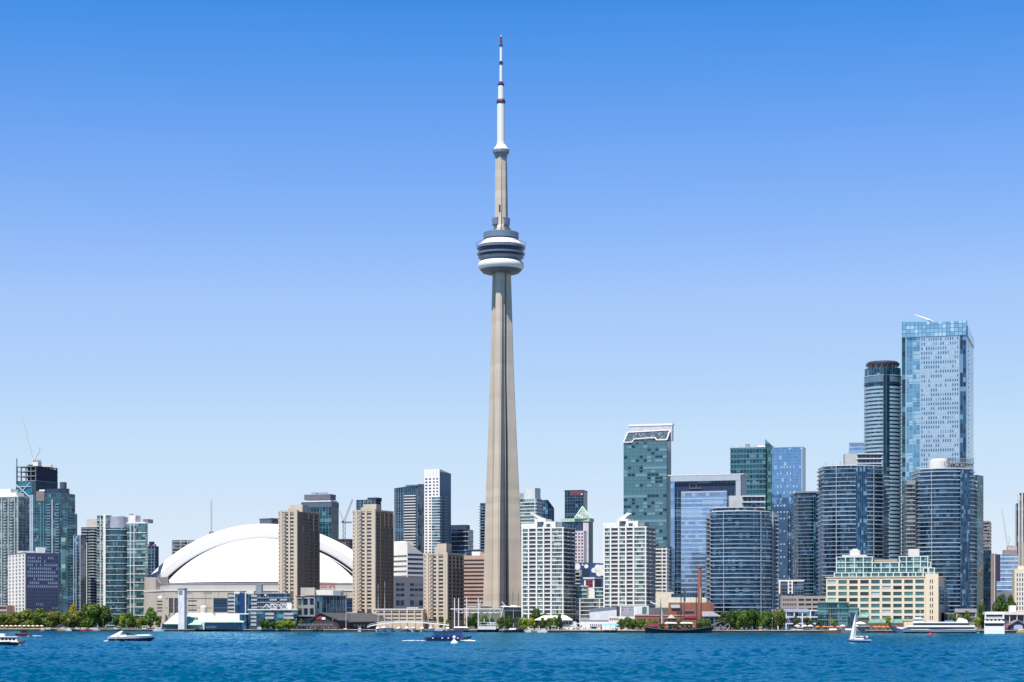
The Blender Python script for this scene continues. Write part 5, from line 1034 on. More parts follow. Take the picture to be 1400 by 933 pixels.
m_ = MB(); s_ = 1425/F; x = PX(956.8, 1425); m_.lathe([(3.1*s_, GZ), (2.5*s_, PZ(800, 1425)), (2.15*s_, PZ(778, 1425)), (2.15*s_, PZ(777, 1425))], 8, (x, 1425)); m_.build('chimney_shaft', BRICK, T)
m_ = MB(); m_.lathe([(2.1*s_, PZ(778.5, 1425)), (2.6*s_, PZ(777, 1425)), (2.5*s_, PZ(775, 1425)), (0, PZ(775, 1425))], 8, (x, 1425)); m_.build('chimney_cap', BRICKD, T)
m_ = MB(); m_.box(x-.2*s_, x+1.5*s_, 1425-2.65*s_, 1425-2*s_, PZ(825, 1425), PZ(804, 1425)); m_.build('pale_patch', plain('patch_tan', (.45, .33, .27), .8), T)
b_ = B('brick_hall', 'long low brick restaurant hall with a red sign, behind the black tall ship', quad(1412, 868, 953, None, 3, 12), 1412)
b_.core(BRICK, 840.5, name='wall'); b_.panel(plain('pink_stone_band', (.45, .27, .22), .8), 0, 868, 953, 841, 842.5, .3, name='stone_band'); b_.panel(REDM, 0, 934, 952.5, 841.6, 845.2, .6, name='sign_board')
m_ = MB(); P0, P1 = b_.poly[0], b_.poly[1]; a, c = on(P0, P1, 912), on(P0, P1, 923); m = (a+c)/2; m_.poly([(a.x, a.y-2, b_.z(845.5)), (c.x, c.y-2, b_.z(845.5)), (m.x, m.y-2, b_.z(840.5))]); m_.poly([(a.x, a.y+1, b_.z(845.5)), (a.x, a.y-2, b_.z(845.5)), (m.x, m.y-2, b_.z(840.5)), (m.x, m.y+1, b_.z(840.5))]); m_.poly([(c.x, c.y-2, b_.z(845.5)), (c.x, c.y+1, b_.z(845.5)), (m.x, m.y+1, b_.z(840.5)), (m.x, m.y-2, b_.z(840.5))]); m_.build('entrance_gable', WHITE, b_.root)
for x0 in lin(872, 930, 9): b_.panel(WIN_D, 0, x0, x0+3, 846.5, 852, .15, name='window')
cu = bpy.data.curves.new('lettering', 'FONT'); 
b_.done()
b_ = B('glass_pavilion', 'grey metal lean-to roof pavilion beside the power house', quad(1410, 961, 986, None, 3, 12), 1410)
b_.core(G_NAVY, 843, (2, 3)); P0, P1 = b_.poly[0], b_.poly[1]; a, c = on(P0, P1, 960), on(P0, P1, 987); a2, c2 = on(P0, P1, 961), on(P0, P1, 976)
m_ = MB(); m_.poly([(a.x, a.y-1, b_.z(843)), (c.x, c.y-1, b_.z(843)), (c2.x, c2.y+9, b_.z(836)), (a2.x, a2.y+9, b_.z(836))]); m_.poly([(c.x, c.y-1, b_.z(843)), (c.x, c.y+12, b_.z(843)), (c2.x, c2.y+9, b_.z(836))]); m_.build('lean_to_roof', plain('zinc_roof', (.36, .35, .37), .45, .3), b_.root); b_.piers(METAL, 0, lin(962, 985, 4), 843.5, None, .4, .3); b_.done()
b_ = B('white_hall', 'large blank cream-white hall behind the brick power house', quad(1560, 896, 921, 922, 10), 1560); b_.core(plain('cream_white_wall', (.74, .72, .62), .7), 809, name='wall', ztop=[b_.z(809), b_.z(810), b_.z(810), b_.z(809)]); rails(b_, 809, 898, 919, 5, 1.6); b_.done()
b_ = B('white_hall', 'long low cream-white hall stretching behind the brick chimney', quad(1500, 914, 967, None, 5, 18), 1500); b_.core(plain('cream_white_wall', (.74, .72, .62), .7), 817, name='wall'); b_.core(G_NAVY, 812, (2, 2), poly=offs(b_.poly, -2), base=818, name='roof_glazing'); b_.done()
# theatre group left of it
def simple(name, label, Y, x0, x1, top, mat, th=5, D=14, ztop=None):
    b_ = B(name, label, quad(Y, x0, x1, None, th, D), Y); b_.core(mat, top, name='wall', ztop=[b_.z(t) for t in ztop] if ztop else None); return b_
b_ = simple('theatre_block', 'white sloping-roofed wing behind the low restaurant, right of the terraces', 1470, 806, 843, 830, plain('cool_white_wall', (.68, .70, .74), .6), ztop=(834, 830.5, 830.5, 834)); b_.panel(DARK, 0, 843, 847, 829, None, .5, name='dark_slot'); P0, P1 = b_.poly[:2]
m_ = MB(); a, c = on(P0, P1, 805.5), on(P0, P1, 843.5); m_.prism([(a.x, a.y-.8), (c.x, c.y-.8), (c.x, c.y+3), (a.x, a.y+3)], b_.z(836), 0, ztop=[b_.z(832.8), b_.z(828.8), b_.z(828.8), b_.z(832.8)]) if False else m_.loft([[(a.x, a.y-.8, b_.z(834.2)), (a.x, a.y+14, b_.z(834.2)), (a.x, a.y+14, b_.z(832.8)), (a.x, a.y-.8, b_.z(832.8))], [(c.x, c.y-.8, b_.z(830.4)), (c.x, c.y+14, b_.z(830.4)), (c.x, c.y+14, b_.z(829)), (c.x, c.y-.8, b_.z(829))]]); m_.build('dark_roof_edge', CONCD, b_.root); b_.done()
b_ = simple('theatre_block', 'square grey box with two small round openings, among the low theatre blocks', 1465, 847.5, 865.5, 828.5, plain('lavender_grey', (.34, .35, .40), .6)); b_.slabs(OFFW, 828.5, 3, 1, .5, .3, name='roof_edge')
for x in (851.5, 861.5): b_.panel(DARK, 0, x-.7, x+.7, 833, 834.6, .1, name='round_vent')
b_.panel(WHITE, 0, 847.5, 849, 829, None, .3, name='edge_pier'); b_.done()
b_ = simple('theatre_block', 'white box with a green window bay, among the low theatre blocks', 1460, 867, 887, 828.5, plain('cool_white_wall', (.68, .70, .74), .6)); b_.panel(G_GREEN, 0, 878, 884, 830, 839, .2, name='window_bay', cell=(2, 2)); b_.done()
b_ = simple('theatre_block', 'low dark grey ribbed shed left of the brick power house', 1455, 887, 915, 831, plain('ribbed_grey', (.15, .16, .17), .6)); b_.slabs(METAL, 832, 2.3, 6, .15, .12, name='ledge'); b_.done()
b_ = simple('restaurant', 'long low white waterfront restaurant with square openings', 1425, 793, 832, 847.5, WHITE, 3, 10); b_.windows(0, 806, 823, 852.5, 6.5, 6, 1, .5, .7, DARK, name='opening'); b_.slabs(OFFW, 847.3, 3, 1, .4, .5, name='roof_edge'); b_.done()
b_ = simple('restaurant', 'white two storey pavilion with arched openings behind blue parasols', 1450, 832, 868, 843, WHITE, 3, 10); b_.windows(0, 833, 846, 844, 5.5, 5, 1, .6, .6, WIN_D, name='opening'); b_.done()
b_ = simple('boat_house', 'white tent-roofed pavilion with blue-grey windows behind the small trees', 1450, 737, 788, 850, OFFW, 3, 10); b_.windows(0, 768, 782, 849.5, 5, 3, 1, .8, .7, WIN_B)
P0, P1 = b_.poly[:2]; m_ = MB()
for x0, x1, e, r in ((731, 783, 847.5, 841.8),):
    a, c = on(P0, P1, x0), on(P0, P1, x1); a2, c2 = on(P0, P1, x0+12), on(P0, P1, x1-9)
    q = [(a.x, a.y-2, b_.z(e)), (c.x, c.y-2, b_.z(e)), (c2.x, c2.y+5, b_.z(r)), (a2.x, a2.y+5, b_.z(r))]; m_.poly(q); m_.poly([(c.x, c.y-2, b_.z(e)), (c.x, c.y+12, b_.z(e)), (c2.x, c2.y+5, b_.z(r))]); m_.poly([(a.x, a.y+12, b_.z(e)), (a.x, a.y-2, b_.z(e)), (a2.x, a2.y+5, b_.z(r))])
    m_.poly([(a.x, a.y-2, b_.z(e)-.5), (c.x, c.y-2, b_.z(e)-.5), (c.x, c.y-2, b_.z(e)), (a.x, a.y-2, b_.z(e))])
m_.build('tent_roof', WHITE, b_.root); b_.done()
# ======================================================= left waterfront blocks
Y = 1690
b_ = B('condo_block', 'blue glass mid-rise with curved balconies in front of the stadium', quad(Y, 312, 368, None, 4, 20), Y)
b_.core(G_BLUE, 812, (2.6, 3)); 
for x0, x1, t in ((312, 320.5, 812), (344, 352, 812)): b_.balconies(0, [(x0+x1)/2], t+4, 5.2, 7, x1-x0, plain('pale_curved_balcony', (.42, .43, .46), .5), 1.8, 1.4)
b_.piers(OFFW, 0, [336, 320.8], 810, None, .9, 1.0); b_.panel(G_GREY, 0, 311, 321.5, 811, None, .5, name='window_bay', cell=(2, 3)); b_.block(OFFW, 320, 328, 809, 813, inset=0, depth=6); b_.block(OFFW, 337, 347, 808, 813, inset=0, depth=6); b_.block(METAL, 349, 357, 799, 812, 'plant_tower', 2, 6); b_.panel(plain('ultramarine_glass', (.015, .06, .19), .2, .3), 0, 327.5, 335.5, 811, 840, .7, name='blue_bay', cell=(3, 3)); b_.done()
b_ = B('condo_block', 'black-blue terraced block left of the first beige tower', quad(1680, 353, 395, None, 4, 18), 1680)
b_.core(G_NAVY, 811, (2.2, 3)); b_.slabs(SLABG, 811, 6.2, 4, .5, .9); b_.balconies(0, [374, 388], 821, 6, 3, 10, SLABG, 1.2, 1.2); b_.panel(OFFW, 0, 362, 364, 812.5, 815, 1, name='white_sign'); b_.done()
b_ = B('glass_podium_block', 'low dark glass podium with white saw-tooth canopies, above the light green bushes', quad(1665, 340, 406, None, 3, 14), 1665)
b_.core(G_TEAL, 834.5, (2.4, 3.2)); b_.slabs(OFFW, 833, 4, 1, .9, .8, name='roof_edge'); b_.windows(0, 343, 351, 836, 5.2, 1, 4, .95, .6, plain('pale_curved_balcony', (.42, .43, .46), .5), name='balcony_panel', w_out=1.2); b_.windows(0, 362.5, 375, 837, 5.2, 1, 2, .95, .6, plain('pale_curved_balcony', (.42, .43, .46), .5), name='balcony_panel', w_out=1.2); b_.windows(0, 388, 402, 837, 5.2, 1, 2, .95, .6, plain('pale_curved_balcony', (.42, .43, .46), .5), name='balcony_panel', w_out=1.2)
P0, P1 = b_.poly[:2]
for x in (364.5, 372.5, 380.5, 388.5):
    m_ = MB(); a, c, m = on(P0, P1, x-4), on(P0, P1, x+4), on(P0, P1, x); 
    for y_ in (-.8,): m_.poly([(a.x, a.y-.8, b_.z(831)), (m.x, m.y-.8, b_.z(826.3)), (m.x, m.y+5, b_.z(826.3)), (a.x, a.y+5, b_.z(831))]); m_.poly([(m.x, m.y-.8, b_.z(826.3)), (c.x, c.y-.8, b_.z(831)), (c.x, c.y+5, b_.z(831)), (m.x, m.y+5, b_.z(826.3))])
    m_.tube((a.x, a.y-.9, b_.z(831)), (m.x, m.y-.9, b_.z(826.3)), .3, 4); m_.tube((m.x, m.y-.9, b_.z(826.3)), (c.x, c.y-.9, b_.z(831)), .3, 4); m_.build('peaked_canopy', WHITE, b_.root)
b_.block(WHITE, 392, 398.5, 824.5, 834, 'white_stair_box', 1, 5); b_.piers(SLABW, 0, lin(359, 405, 8), 829.5, 834, .3, .9, 'railing_post'); b_.done()
b_ = B('office_block', 'glassy three storey waterfront office with grey frame and dark right side', quad(1655, 405.5, 432, 474, 62), 1655)
fg = plain('warm_grey_frame', (.33, .33, .32), .6)
b_.core(G_NAVY, 814, (3, 3.6)); b_.windows(0, 406.5, 431, 816, 13.5, 3, 2, .74, .66, WIN_B, alt=[WIN_T], palt=.3, frame=fg, prot=.6); b_.slabs(METAL, 813.6, 3, 1, .7, .9, name='roof_edge'); b_.panel(G_AQUA, 1, 432.8, 440, 816, 842, .5, name='glass_corner', cell=(3, 6)); b_.windows(1, 452, 473, 818, 10, 7, 2, .4, .6, plain('side_window_grey', (.12, .13, .16), .3))
m_ = MB(); a, c = on(b_.poly[1], b_.poly[2], 440), on(b_.poly[1], b_.poly[2], 456); m_.box(PX(411, 1675), PX(430, 1675), 1675, 1683, b_.z(815), b_.z(803)); m_.build('roof_plant_box', CONC, b_.root)
m_ = MB(); m_.box(PX(430, 1680), PX(468, 1680), 1680, 1690, b_.z(814), b_.z(806)); m_.build('roof_plant_box', OFFW, b_.root)
m_ = MB(); m_.box(PX(456, 1678), PX(467, 1678), 1672, 1680, b_.z(814), b_.z(807)); m_.build('roof_unit', METAL, b_.root); b_.done()
# terminal with mint roof and square tower
Y = 1665
b_ = B('ferry_terminal', 'low waterfront hall with pale mint hipped metal roofs and a white square tower', quad(Y, 226, 338, None, 3, 16), Y)
b_.core(plain('hall_dark_wall', (.08, .11, .15), .5), 853, name='wall'); P0, P1 = b_.poly[:2]; z = b_.z
def hip(x0, x1, r0, r1, e, r, yb=0, d=16):
    m = MB(); a, c = on(P0, P1, x0), on(P0, P1, x1); p, q = on(P0, P1, r0), on(P0, P1, r1); ya, yr = yb-1.5, yb+d/2
    A_, C_ = (a.x, a.y+ya, z(e)), (c.x, c.y+ya, z(e)); A2, C2 = (a.x, a.y+yb+d, z(e)), (c.x, c.y+yb+d, z(e)); P_, Q_ = (p.x, p.y+yr, z(r)), (q.x, q.y+yr, z(r))
    m.poly([A_, C_, Q_, P_]); m.poly([C_, C2, Q_]); m.poly([C2, A2, P_, Q_]); m.poly([A2, A_, P_]); lo = lambda t: (t[0], t[1], t[2]-.5)
    m.poly([lo(A_), lo(C_), C_, A_]); m.poly([lo(C_), lo(C2), C2, C_]); m.build('hipped_roof', MINT, b_.root)
hip(225, 262, 240, 252, 853, 838, -2); hip(252, 300, 256, 288, 850.5, 838, 0); hip(294, 334, 294, 339, 850.5, 839, -2); hip(245, 277, 249, 276, 854, 851.5, -6, 8)
b_.panel(plain('terminal_glass', (.05, .15, .22), .3, .2), 0, 281, 330, 851.5, 859, .3, name='window_wall', cell=(3, 3)); b_.panel(METAL, 0, 248, 272, 854.5, 860, .8, name='shutter'); b_.panel(OFFW, 0, 272.5, 280, 851, 861, 1.8, name='ticket_booth')
m_ = MB(); a = on(P0, P1, 331); m_.prism([(a.x-2, a.y-2), (a.x+4, a.y-3), (a.x+5, a.y+6), (a.x-2, a.y+6)], GZ, z(840), (2, 3)); m_.build('glass_prow', G_BLUE, b_.root)
for x0, x1, t in ((255.5, 258.5, 846), (263, 270, 844)): 
    p, q = on(P0, P1, x0), on(P0, P1, x1); m_ = MB(); m_.box(p.x, q.x, p.y-.2, p.y+6, z(850), z(t)); m_.build('dormer', plain('dormer_green', (.22, .34, .3), .5), b_.root)
m_ = MB(); tw = quad(Y-9, 243.5, 252, 255.5, 32); m_.prism(tw, GZ, z(806)); m_.build('square_tower', plain('tower_white_stucco', (.68, .66, .66), .7), b_.root)
m_ = MB(); a_, c_ = tw[0], tw[1]; m_.face_box(on(a_, c_, 244.5), on(a_, c_, 249.5), z(813.5), z(808), .15); m_.build('lookout_window', plain('lookout_glass', (.22, .25, .3), .3), b_.root)
m_ = MB(); m_.prism(offs(tw, .3), z(806.5), z(804.8)); m_.build('tower_cap', METAL, b_.root); b_.done()
# dark gabled pier houses
def gable_house(label, Y, x0, x1, xr, eave, ridge, D, wall, roof, xend=None):
    T = thing('pier_house', label, 'building', (PX((x0+x1)/2, Y), Y, GZ)); z = lambda p: PZ(p, Y)
    A_, C_, M = PX(x0, Y), PX(x1, Y), PX(xr, Y); off = (PX(xend, Y)-M) if xend else 0
    m = MB(); f = [(A_, Y, GZ), (C_, Y, GZ), (C_, Y, z(eave)), (M, Y, z(ridge)), (A_, Y, z(eave))]; bk = [(x+off, y+D, zz_) for x, y, zz_ in f]
    m.poly(f); m.poly(bk[::-1]); m.poly([f[1], bk[1], bk[2], f[2]]); m.poly([f[4], bk[4], bk[0], f[0]]); m.build('wall', wall, T)
    m = MB(); o = Vector((0, -1.2, .35)); e = Vector((1.2, 0, -.5)); F3 = lambda p: Vector(p)
    for s_, p0, p1 in ((1, f[2], f[3]), (-1, f[4], f[3])):
        q = [F3(p0)+o+Vector((1.2*s_, 0, -.5)), F3(p1)+o, F3(p1)+o+Vector((off, D+2, 0)), F3(p0)+o+Vector((off+1.2*s_, D+2, -.5))]
        if s_ < 0: q = q[::-1]
        m.loft([[q[0], q[1], q[2], q[3]], [p-Vector((0, 0, .5)) for p in q]])
    m.build('roof', roof, T); return T
T = gable_house('dark-roofed pier restaurant with a red and white sign on its brown gable', 1632, 424, 462, 438, 848, 838.5, 14, plain('brown_gable', (.05, .038, .042), .8), ROOFD, 470)
m_ = MB(); z_ = lambda p: PZ(p, 1632); m_.box(PX(432, 1632), PX(439.5, 1632), 1631.6, 1632, z_(847), z_(842.5)); m_.build('red_sign', REDM, T)
m_ = MB(); m_.box(PX(440, 1632), PX(445, 1632), 1631.6, 1632, z_(847.5), z_(844)); m_.build('white_sign', WHITE, T)
m_ = MB(); m_.box(PX(408, 1625), PX(455, 1625), 1622, 1623, PZ(854.4, 1625), PZ(853, 1625))
for x in lin(408, 455, 9): m_.box(PX(x, 1625)-.25, PX(x, 1625)+.25, 1622, 1622.5, GZ, PZ(853, 1625))
m_.build('terrace_frame', CONCD, T)
b_ = B('pier_shed', 'long dark shed with a sweeping grey shingle roof, right of the pier restaurant', quad(1640, 455, 512, None, 2, 16), 1640)
b_.core(plain('shed_dark_wall', (.04, .04, .05), .7), 850.5, name='wall'); P0, P1 = b_.poly[:2]; z = b_.z
m_ = MB(); A_, C_, Q_, P_ = (PX(446, 1636), 1636, z(850.5)), (PX(521, 1636), 1636, z(849.5)), (PX(527, 1650), 1650, z(838.5)), (PX(438, 1650), 1650, z(838.5))
A_, C_, Q_, P_ = [Vector(t) for t in (A_, C_, (PX(508, 1650), 1650, z(838.3)), (PX(440, 1650), 1650, z(838.3)))]
m_.poly([A_, C_, Q_, P_]); m_.poly([C_, (PX(540, 1660), 1660, z(850)), Q_]); m_.poly([A_-Vector((0, 0, .6)), C_-Vector((0, 0, .6)), C_, A_]); m_.build('roof', ROOFD, b_.root)
b_.windows(0, 470, 500, 852, 7, 7, 1, .5, .5, plain('shed_window', (.2, .2, .22), .3)); b_.done()
T = gable_house('small blue-violet gabled house with red lean-to at the far right quay', 1375, 1381.5, 1401, 1391, 854, 848.5, 8, plain('violet_blue_wall', (.06, .07, .2), .6), METAL)
m_ = MB(); m_.box(PX(1386, 1375), PX(1398, 1375), 1374.7, 1375, PZ(861, 1375), PZ(854.5, 1375)); m_.build('window', plain('pale_window', (.45, .48, .6), .3), T)  # window in a plain pale colour
m_ = MB(); m_.loft([[(PX(1377, 1375), 1374, PZ(858, 1375)), (PX(1382, 1375), 1374, PZ(852, 1375)), (PX(1382, 1375), 1375, PZ(853, 1375)), (PX(1377, 1375), 1375, PZ(859, 1375))], [(PX(1377, 1375), 1382, PZ(858, 1375)), (PX(1382, 1375), 1382, PZ(852, 1375)), (PX(1382, 1375), 1383, PZ(853, 1375)), (PX(1377, 1375), 1383, PZ(859, 1375))]]); m_.build('red_lean_to', plain('red_roofing', (.4, .06, .07), .7), T)
b_ = simple('canopy_hall', 'long white flat-roofed canopy over dark market hall at the right edge', 1420, 1352, 1425, 841, plain('market_dark', (.10, .08, .09), .7), 3, 14); b_.slabs(OFFW, 836.5, 3, 1, 2.2, 1.8, name='flat_roof'); b_.core(WHITE, 828, poly=quad(1426, 1381, 1389, None, 3, 6), base=842, name='white_stair_box'); b_.piers(OFFW, 0, lin(1360, 1400, 5), 841, None, .5, 1.2); b_.done()
# ======================================================= trees
def leafmat(name, col):
    m, N, L, p = newmat(name); MATS[name] = m
    tc = N.new('ShaderNodeTexCoord'); nz = N.new('ShaderNodeTexNoise'); nz.inputs['Scale'].default_value = .55; nz.inputs['Detail'].default_value = 3; L.new(tc.outputs['Object'], nz.inputs['Vector'])
    oi = N.new('ShaderNodeObjectInfo'); rp = N.new('ShaderNodeMapRange'); rp.inputs[1].default_value = .3; rp.inputs[2].default_value = .7; rp.inputs[3].default_value = .65; rp.inputs[4].default_value = 1.45; L.new(nz.outputs['Fac'], rp.inputs[0])
    hs_ = N.new('ShaderNodeHueSaturation'); hs_.inputs['Color'].default_value = (col[0]*.8, col[1]*.8, col[2]*.8, 1); h2 = N.new('ShaderNodeMapRange'); h2.inputs[3].default_value = .485; h2.inputs[4].default_value = .51; L.new(oi.outputs['Random'], h2.inputs[0]); L.new(h2.outputs[0], hs_.inputs['Hue']); L.new(rp.outputs[0], hs_.inputs['Value'])
    L.new(hs_.outputs[0], p.inputs['Base Color']); p.inputs['Roughness'].default_value = .6; p.inputs['Specular IOR Level'].default_value = .25
    t = N.new('ShaderNodeBsdfTranslucent'); L.new(hs_.outputs[0], t.inputs['Color']); mx = N.new('ShaderNodeMixShader'); mx.inputs[0].default_value = .25
    L.new(p.outputs[0], mx.inputs[1]); L.new(t.outputs[0], mx.inputs[2]); L.new(mx.outputs[0], N['Material Output'].inputs[0]); return m
LM = {'dark': leafmat('leaf_dark', (.055, .115, .022)), 'mid': leafmat('leaf_mid', (.10, .18, .03)), 'lime': leafmat('leaf_lime', (.24, .32, .035)), 'willow': leafmat('leaf_willow', (.16, .20, .045)), 'yellow': leafmat('leaf_yellow', (.33, .27, .02)), 'grey': leafmat('leaf_grey_green', (.085, .11, .06))}
BARK = plain('bark', (.07, .055, .04), .9, var=.3, scale=2)
crown_mesh = {}
def crown(kind, shape, seed):
    key = (kind, shape, seed)
    if key in crown_mesh: return crown_mesh[key]
    rn = np.random.default_rng(seed); nb = 13; cs = []; rr = []
    for i in range(nb):      # lumps through a unit crown: radius 1, height 0.25..2
        t = rn.uniform(0, 6.28); h = rn.uniform(.35, 1.75)
        prof = math.sin(math.pi*min(1, max(.05, (h-.05)/1.95))**(.8 if shape == 'round' else 1.3))
        q = rn.uniform(.15, .72)*prof; cs.append((q*math.cos(t), q*math.sin(t), h if shape == 'round' else h*1.1)); rr.append(rn.uniform(.26, .46)*(1 if shape == 'round' else .8))
    cs += [(0, 0, 1.2), (0, 0, .8)]; rr += [.55, .5]; cs = np.array(cs); rr = np.array(rr)
    n = 2600; idx = rn.integers(0, len(cs), n); d = rn.normal(size=(n, 3)); d /= np.linalg.norm(d, axis=1)[:, None]
    P = cs[idx]+d*(rr[idx]*rn.uniform(.45, 1.04, n)**.6)[:, None]; P[:, 2] = np.maximum(P[:, 2], .12)
    v = []; f = []
    nn = d+rn.normal(size=(n, 3))*.5; nn /= np.linalg.norm(nn, axis=1)[:, None]
    a = np.cross(nn, rn.normal(size=(n, 3))); a /= np.linalg.norm(a, axis=1)[:, None]; b = np.cross(nn, a); s = rn.uniform(.035, .085, n)[:, None]
    V = np.stack([P-a*s-b*s*.6, P+a*s-b*s*.6, P+a*s*.7+b*s, P-a*s*.7+b*s], 1).reshape(-1, 3)
    me = bpy.data.meshes.new('crown'); me.from_pydata(V.tolist(), [], [tuple(range(4*i, 4*i+4)) for i in range(n)]); me.materials.append(LM[kind]); me.update(); crown_mesh[key] = me; return me
trunk_mesh = {}
def trunk(seed):
    if seed in trunk_mesh: return trunk_mesh[seed]
    rn = random.Random(seed); b = MB(); b.tube((0, 0, 0), (.02, 0, .5), .07, 7, .05)
    for i in range(5):
        t = i*1.26+rn.random(); b.tube((.02, 0, .35+.06*i), (.45*math.cos(t), .45*math.sin(t), .9+.1*i), .035, 5, .012)
    b.tube((.02, 0, .5), (0, 0, 1.4), .05, 5, .01); trunk_mesh[seed] = b.mesh('trunk', BARK); return trunk_mesh[seed]
treelog = {}
def tree(px, Y, w, h, kind='mid', shape='round', zone='', desc='', base=None, name='tree'):
    """w, h in photo pixels"""
    k = Y/F; s = len(treelog.setdefault(zone, [])); T = thing(name, None, 'tree', (PX(px, Y), Y, GZ if base is None else base), random.uniform(0, 6.28)); T.scale = (w*k/1.7, w*k/1.7, h*k/1.78)
    for nm, me in (('trunk', trunk(s % 3)), ('crown', crown(kind, shape, s % 4))):
        o = bpy.data.objects.new(nm, me); COL.objects.link(o); o.parent = T
    treelog[zone].append((px, T, desc)); return T
ORD = ['first', 'second', 'third', 'fourth', 'fifth', 'sixth', 'seventh', 'eighth', 'ninth', 'tenth', 'eleventh', 'twelfth', 'thirteenth', 'fourteenth', 'fifteenth', 'sixteenth', 'seventeenth', 'eighteenth', 'nineteenth', 'twentieth']
def label_trees():
    for zone, lst in treelog.items():
        lst.sort(key=lambda t: t[0])
        for i, (px, T, d) in enumerate(lst):
            o = ORD[i] if i < 20 else ORD[i-20]+' beyond the twentieth'
            T['label'] = f'{d}, {o} from the left {zone}'; T['group'] = 'trees '+zone
zp = 'in the park left of the stadium'
for px, w, h, k, d, Y in ((3, 30, 19, 'willow', 'spreading olive tree', 1840), (20, 26, 20, 'willow', 'broad olive tree', 1835), (36, 30, 24, 'willow', 'broad olive willow', 1842), (54, 28, 25, 'mid', 'round leafy tree', 1838), (74, 30, 22, 'willow', 'broad olive willow', 1835),
        (92, 26, 20, 'willow', 'low olive willow', 1830), (99, 15, 30, 'yellow', 'yellow-green tree', 1855), (108, 26, 22, 'willow', 'round olive tree', 1828), (126, 36, 31, 'mid', 'largest, tall dark green tree', 1825), (143, 24, 27, 'dark', 'dark green tree', 1830),
        (160, 15, 17, 'dark', 'small dark tree', 1815), (168, 14, 18, 'lime', 'small bright green tree', 1808), (176, 17, 20, 'mid', 'bright green tree', 1804), (186, 16, 16, 'grey', 'low grey-green tree', 1806), (196, 14, 15, 'willow', 'low olive tree', 1800), (206, 19, 26, 'mid', 'tall pointed green tree', 1790), (216, 14, 15, 'mid', 'small green tree', 1790), (-12, 28, 20, 'mid', 'cut-off olive tree', 1840), (190, 10, 12, 'lime', 'little light green tree', 1796), (63, 16, 18, 'dark', 'dark tree between willows', 1850)):
    tree(px, Y, w, h, k, 'round' if w > 14 else 'tall', zp, d)
zp = 'below the glass podium blocks'
for px, w, h, k, d, Y in ((380, 10, 10, 'lime', 'light green bush', 1642), (387, 12, 11, 'lime', 'light green bush', 1642), (395, 12, 12, 'lime', 'light green bush', 1642), (402, 10, 10, 'lime', 'light green bush', 1642), (358, 9, 11, 'dark', 'small dark tree', 1648), (365, 11, 12, 'mid', 'small green tree', 1648), (374, 8, 10, 'dark', 'small dark tree', 1648), (412, 9, 13, 'grey', 'grey-green sapling', 1644)):
    tree(px, Y, w, h, k, 'round', zp, d, name='small_tree')
zp = 'under the white truss'
for px, w, h, k, d, Y in ((640, 12, 16, 'dark', 'dark green tree', 1560), (650, 14, 20, 'dark', 'dark green tree', 1565), (662, 12, 18, 'mid', 'green tree', 1555), (672, 12, 14, 'dark', 'dark green tree', 1560), (604, 9, 16, 'dark', 'narrow dark tree', 1600), (612, 8, 12, 'mid', 'small green tree', 1590), (685, 12, 16, 'dark', 'dark tree', 1560), (697, 14, 17, 'dark', 'dark tree', 1540), (708, 12, 15, 'grey', 'grey-green tree', 1530)):
    tree(px, Y, w, h, k, 'round', zp, d)
zp = 'before the first white condo'
for px, w, h, k, d, Y in ((717, 22, 15, 'lime', 'bright yellow-green tree', 1470), (727, 14, 14, 'lime', 'bright lime tree', 1465), (733, 16, 27, 'dark', 'taller dark green tree', 1490), (742, 12, 15, 'dark', 'dark round tree', 1450), (752, 14, 15, 'mid', 'green tree', 1448), (758, 11, 16, 'willow', 'brownish olive tree', 1445), (765, 10, 19, 'dark', 'narrow dark tree', 1445), (745, 20, 20, 'mid', 'tree close to the tower wall', 1500), (760, 22, 20, 'willow', 'loose olive tree by the wall', 1500), (775, 18, 18, 'mid', 'tree near the tower corner', 1500)):
    tree(px, Y, w, h, k, 'round', zp, d)
zp = 'before the brick buildings'
for px, w, h, k, d, Y in ((850, 13, 14, 'mid', 'green tree', 1405), (858, 14, 16, 'mid', 'green tree', 1403), (866, 13, 14, 'mid', 'green tree', 1404), (876, 13, 14, 'mid', 'green tree', 1402), (886, 11, 12, 'lime', 'light green tree', 1402), (895, 12, 13, 'willow', 'olive tree', 1402), (905, 10, 11, 'willow', 'thin olive tree', 1402), (917, 11, 12, 'grey', 'thin grey-green tree', 1402), (928, 13, 13, 'mid', 'green tree', 1402), (941, 12, 12, 'willow', 'olive tree', 1402), (957, 12, 14, 'mid', 'green tree', 1402), (967, 14, 14, 'mid', 'green tree', 1402)):
    tree(px, Y, w, h, k, 'round', zp, d)
zp = 'in the grove left of the terminal'
for px, w, h, k, d, Y in ((990, 17, 23, 'grey', 'grey-green tree', 1402), (1000, 18, 24, 'dark', 'dark green tree', 1398), (1009, 16, 25, 'mid', 'green tree', 1400), (1018, 18, 24, 'mid', 'full green tree', 1396), (1027, 17, 26, 'dark', 'dark green tree', 1398), (1036, 17, 23, 'dark', 'dark green tree', 1402), (1045, 17, 24, 'mid', 'full green tree', 1396), (1053, 16, 22, 'dark', 'dark green tree', 1396), (1061, 17, 25, 'willow', 'tree with brownish crown', 1396), (1069, 13, 25, 'mid', 'tall green tree', 1400), (984, 12, 16, 'dark', 'small dark tree', 1400), (1088, 12, 16, 'grey', 'thin grey-green tree', 1398), (1102, 12, 15, 'grey', 'thin grey-green tree', 1398), (1108, 9, 13, 'mid', 'small green tree', 1398), (1120, 8, 12, 'dark', 'small dark tree', 1396)):
    tree(px, Y, w, h, k, 'round' if w > 12 else 'tall', zp, d)
zp = 'around the cruise ship'
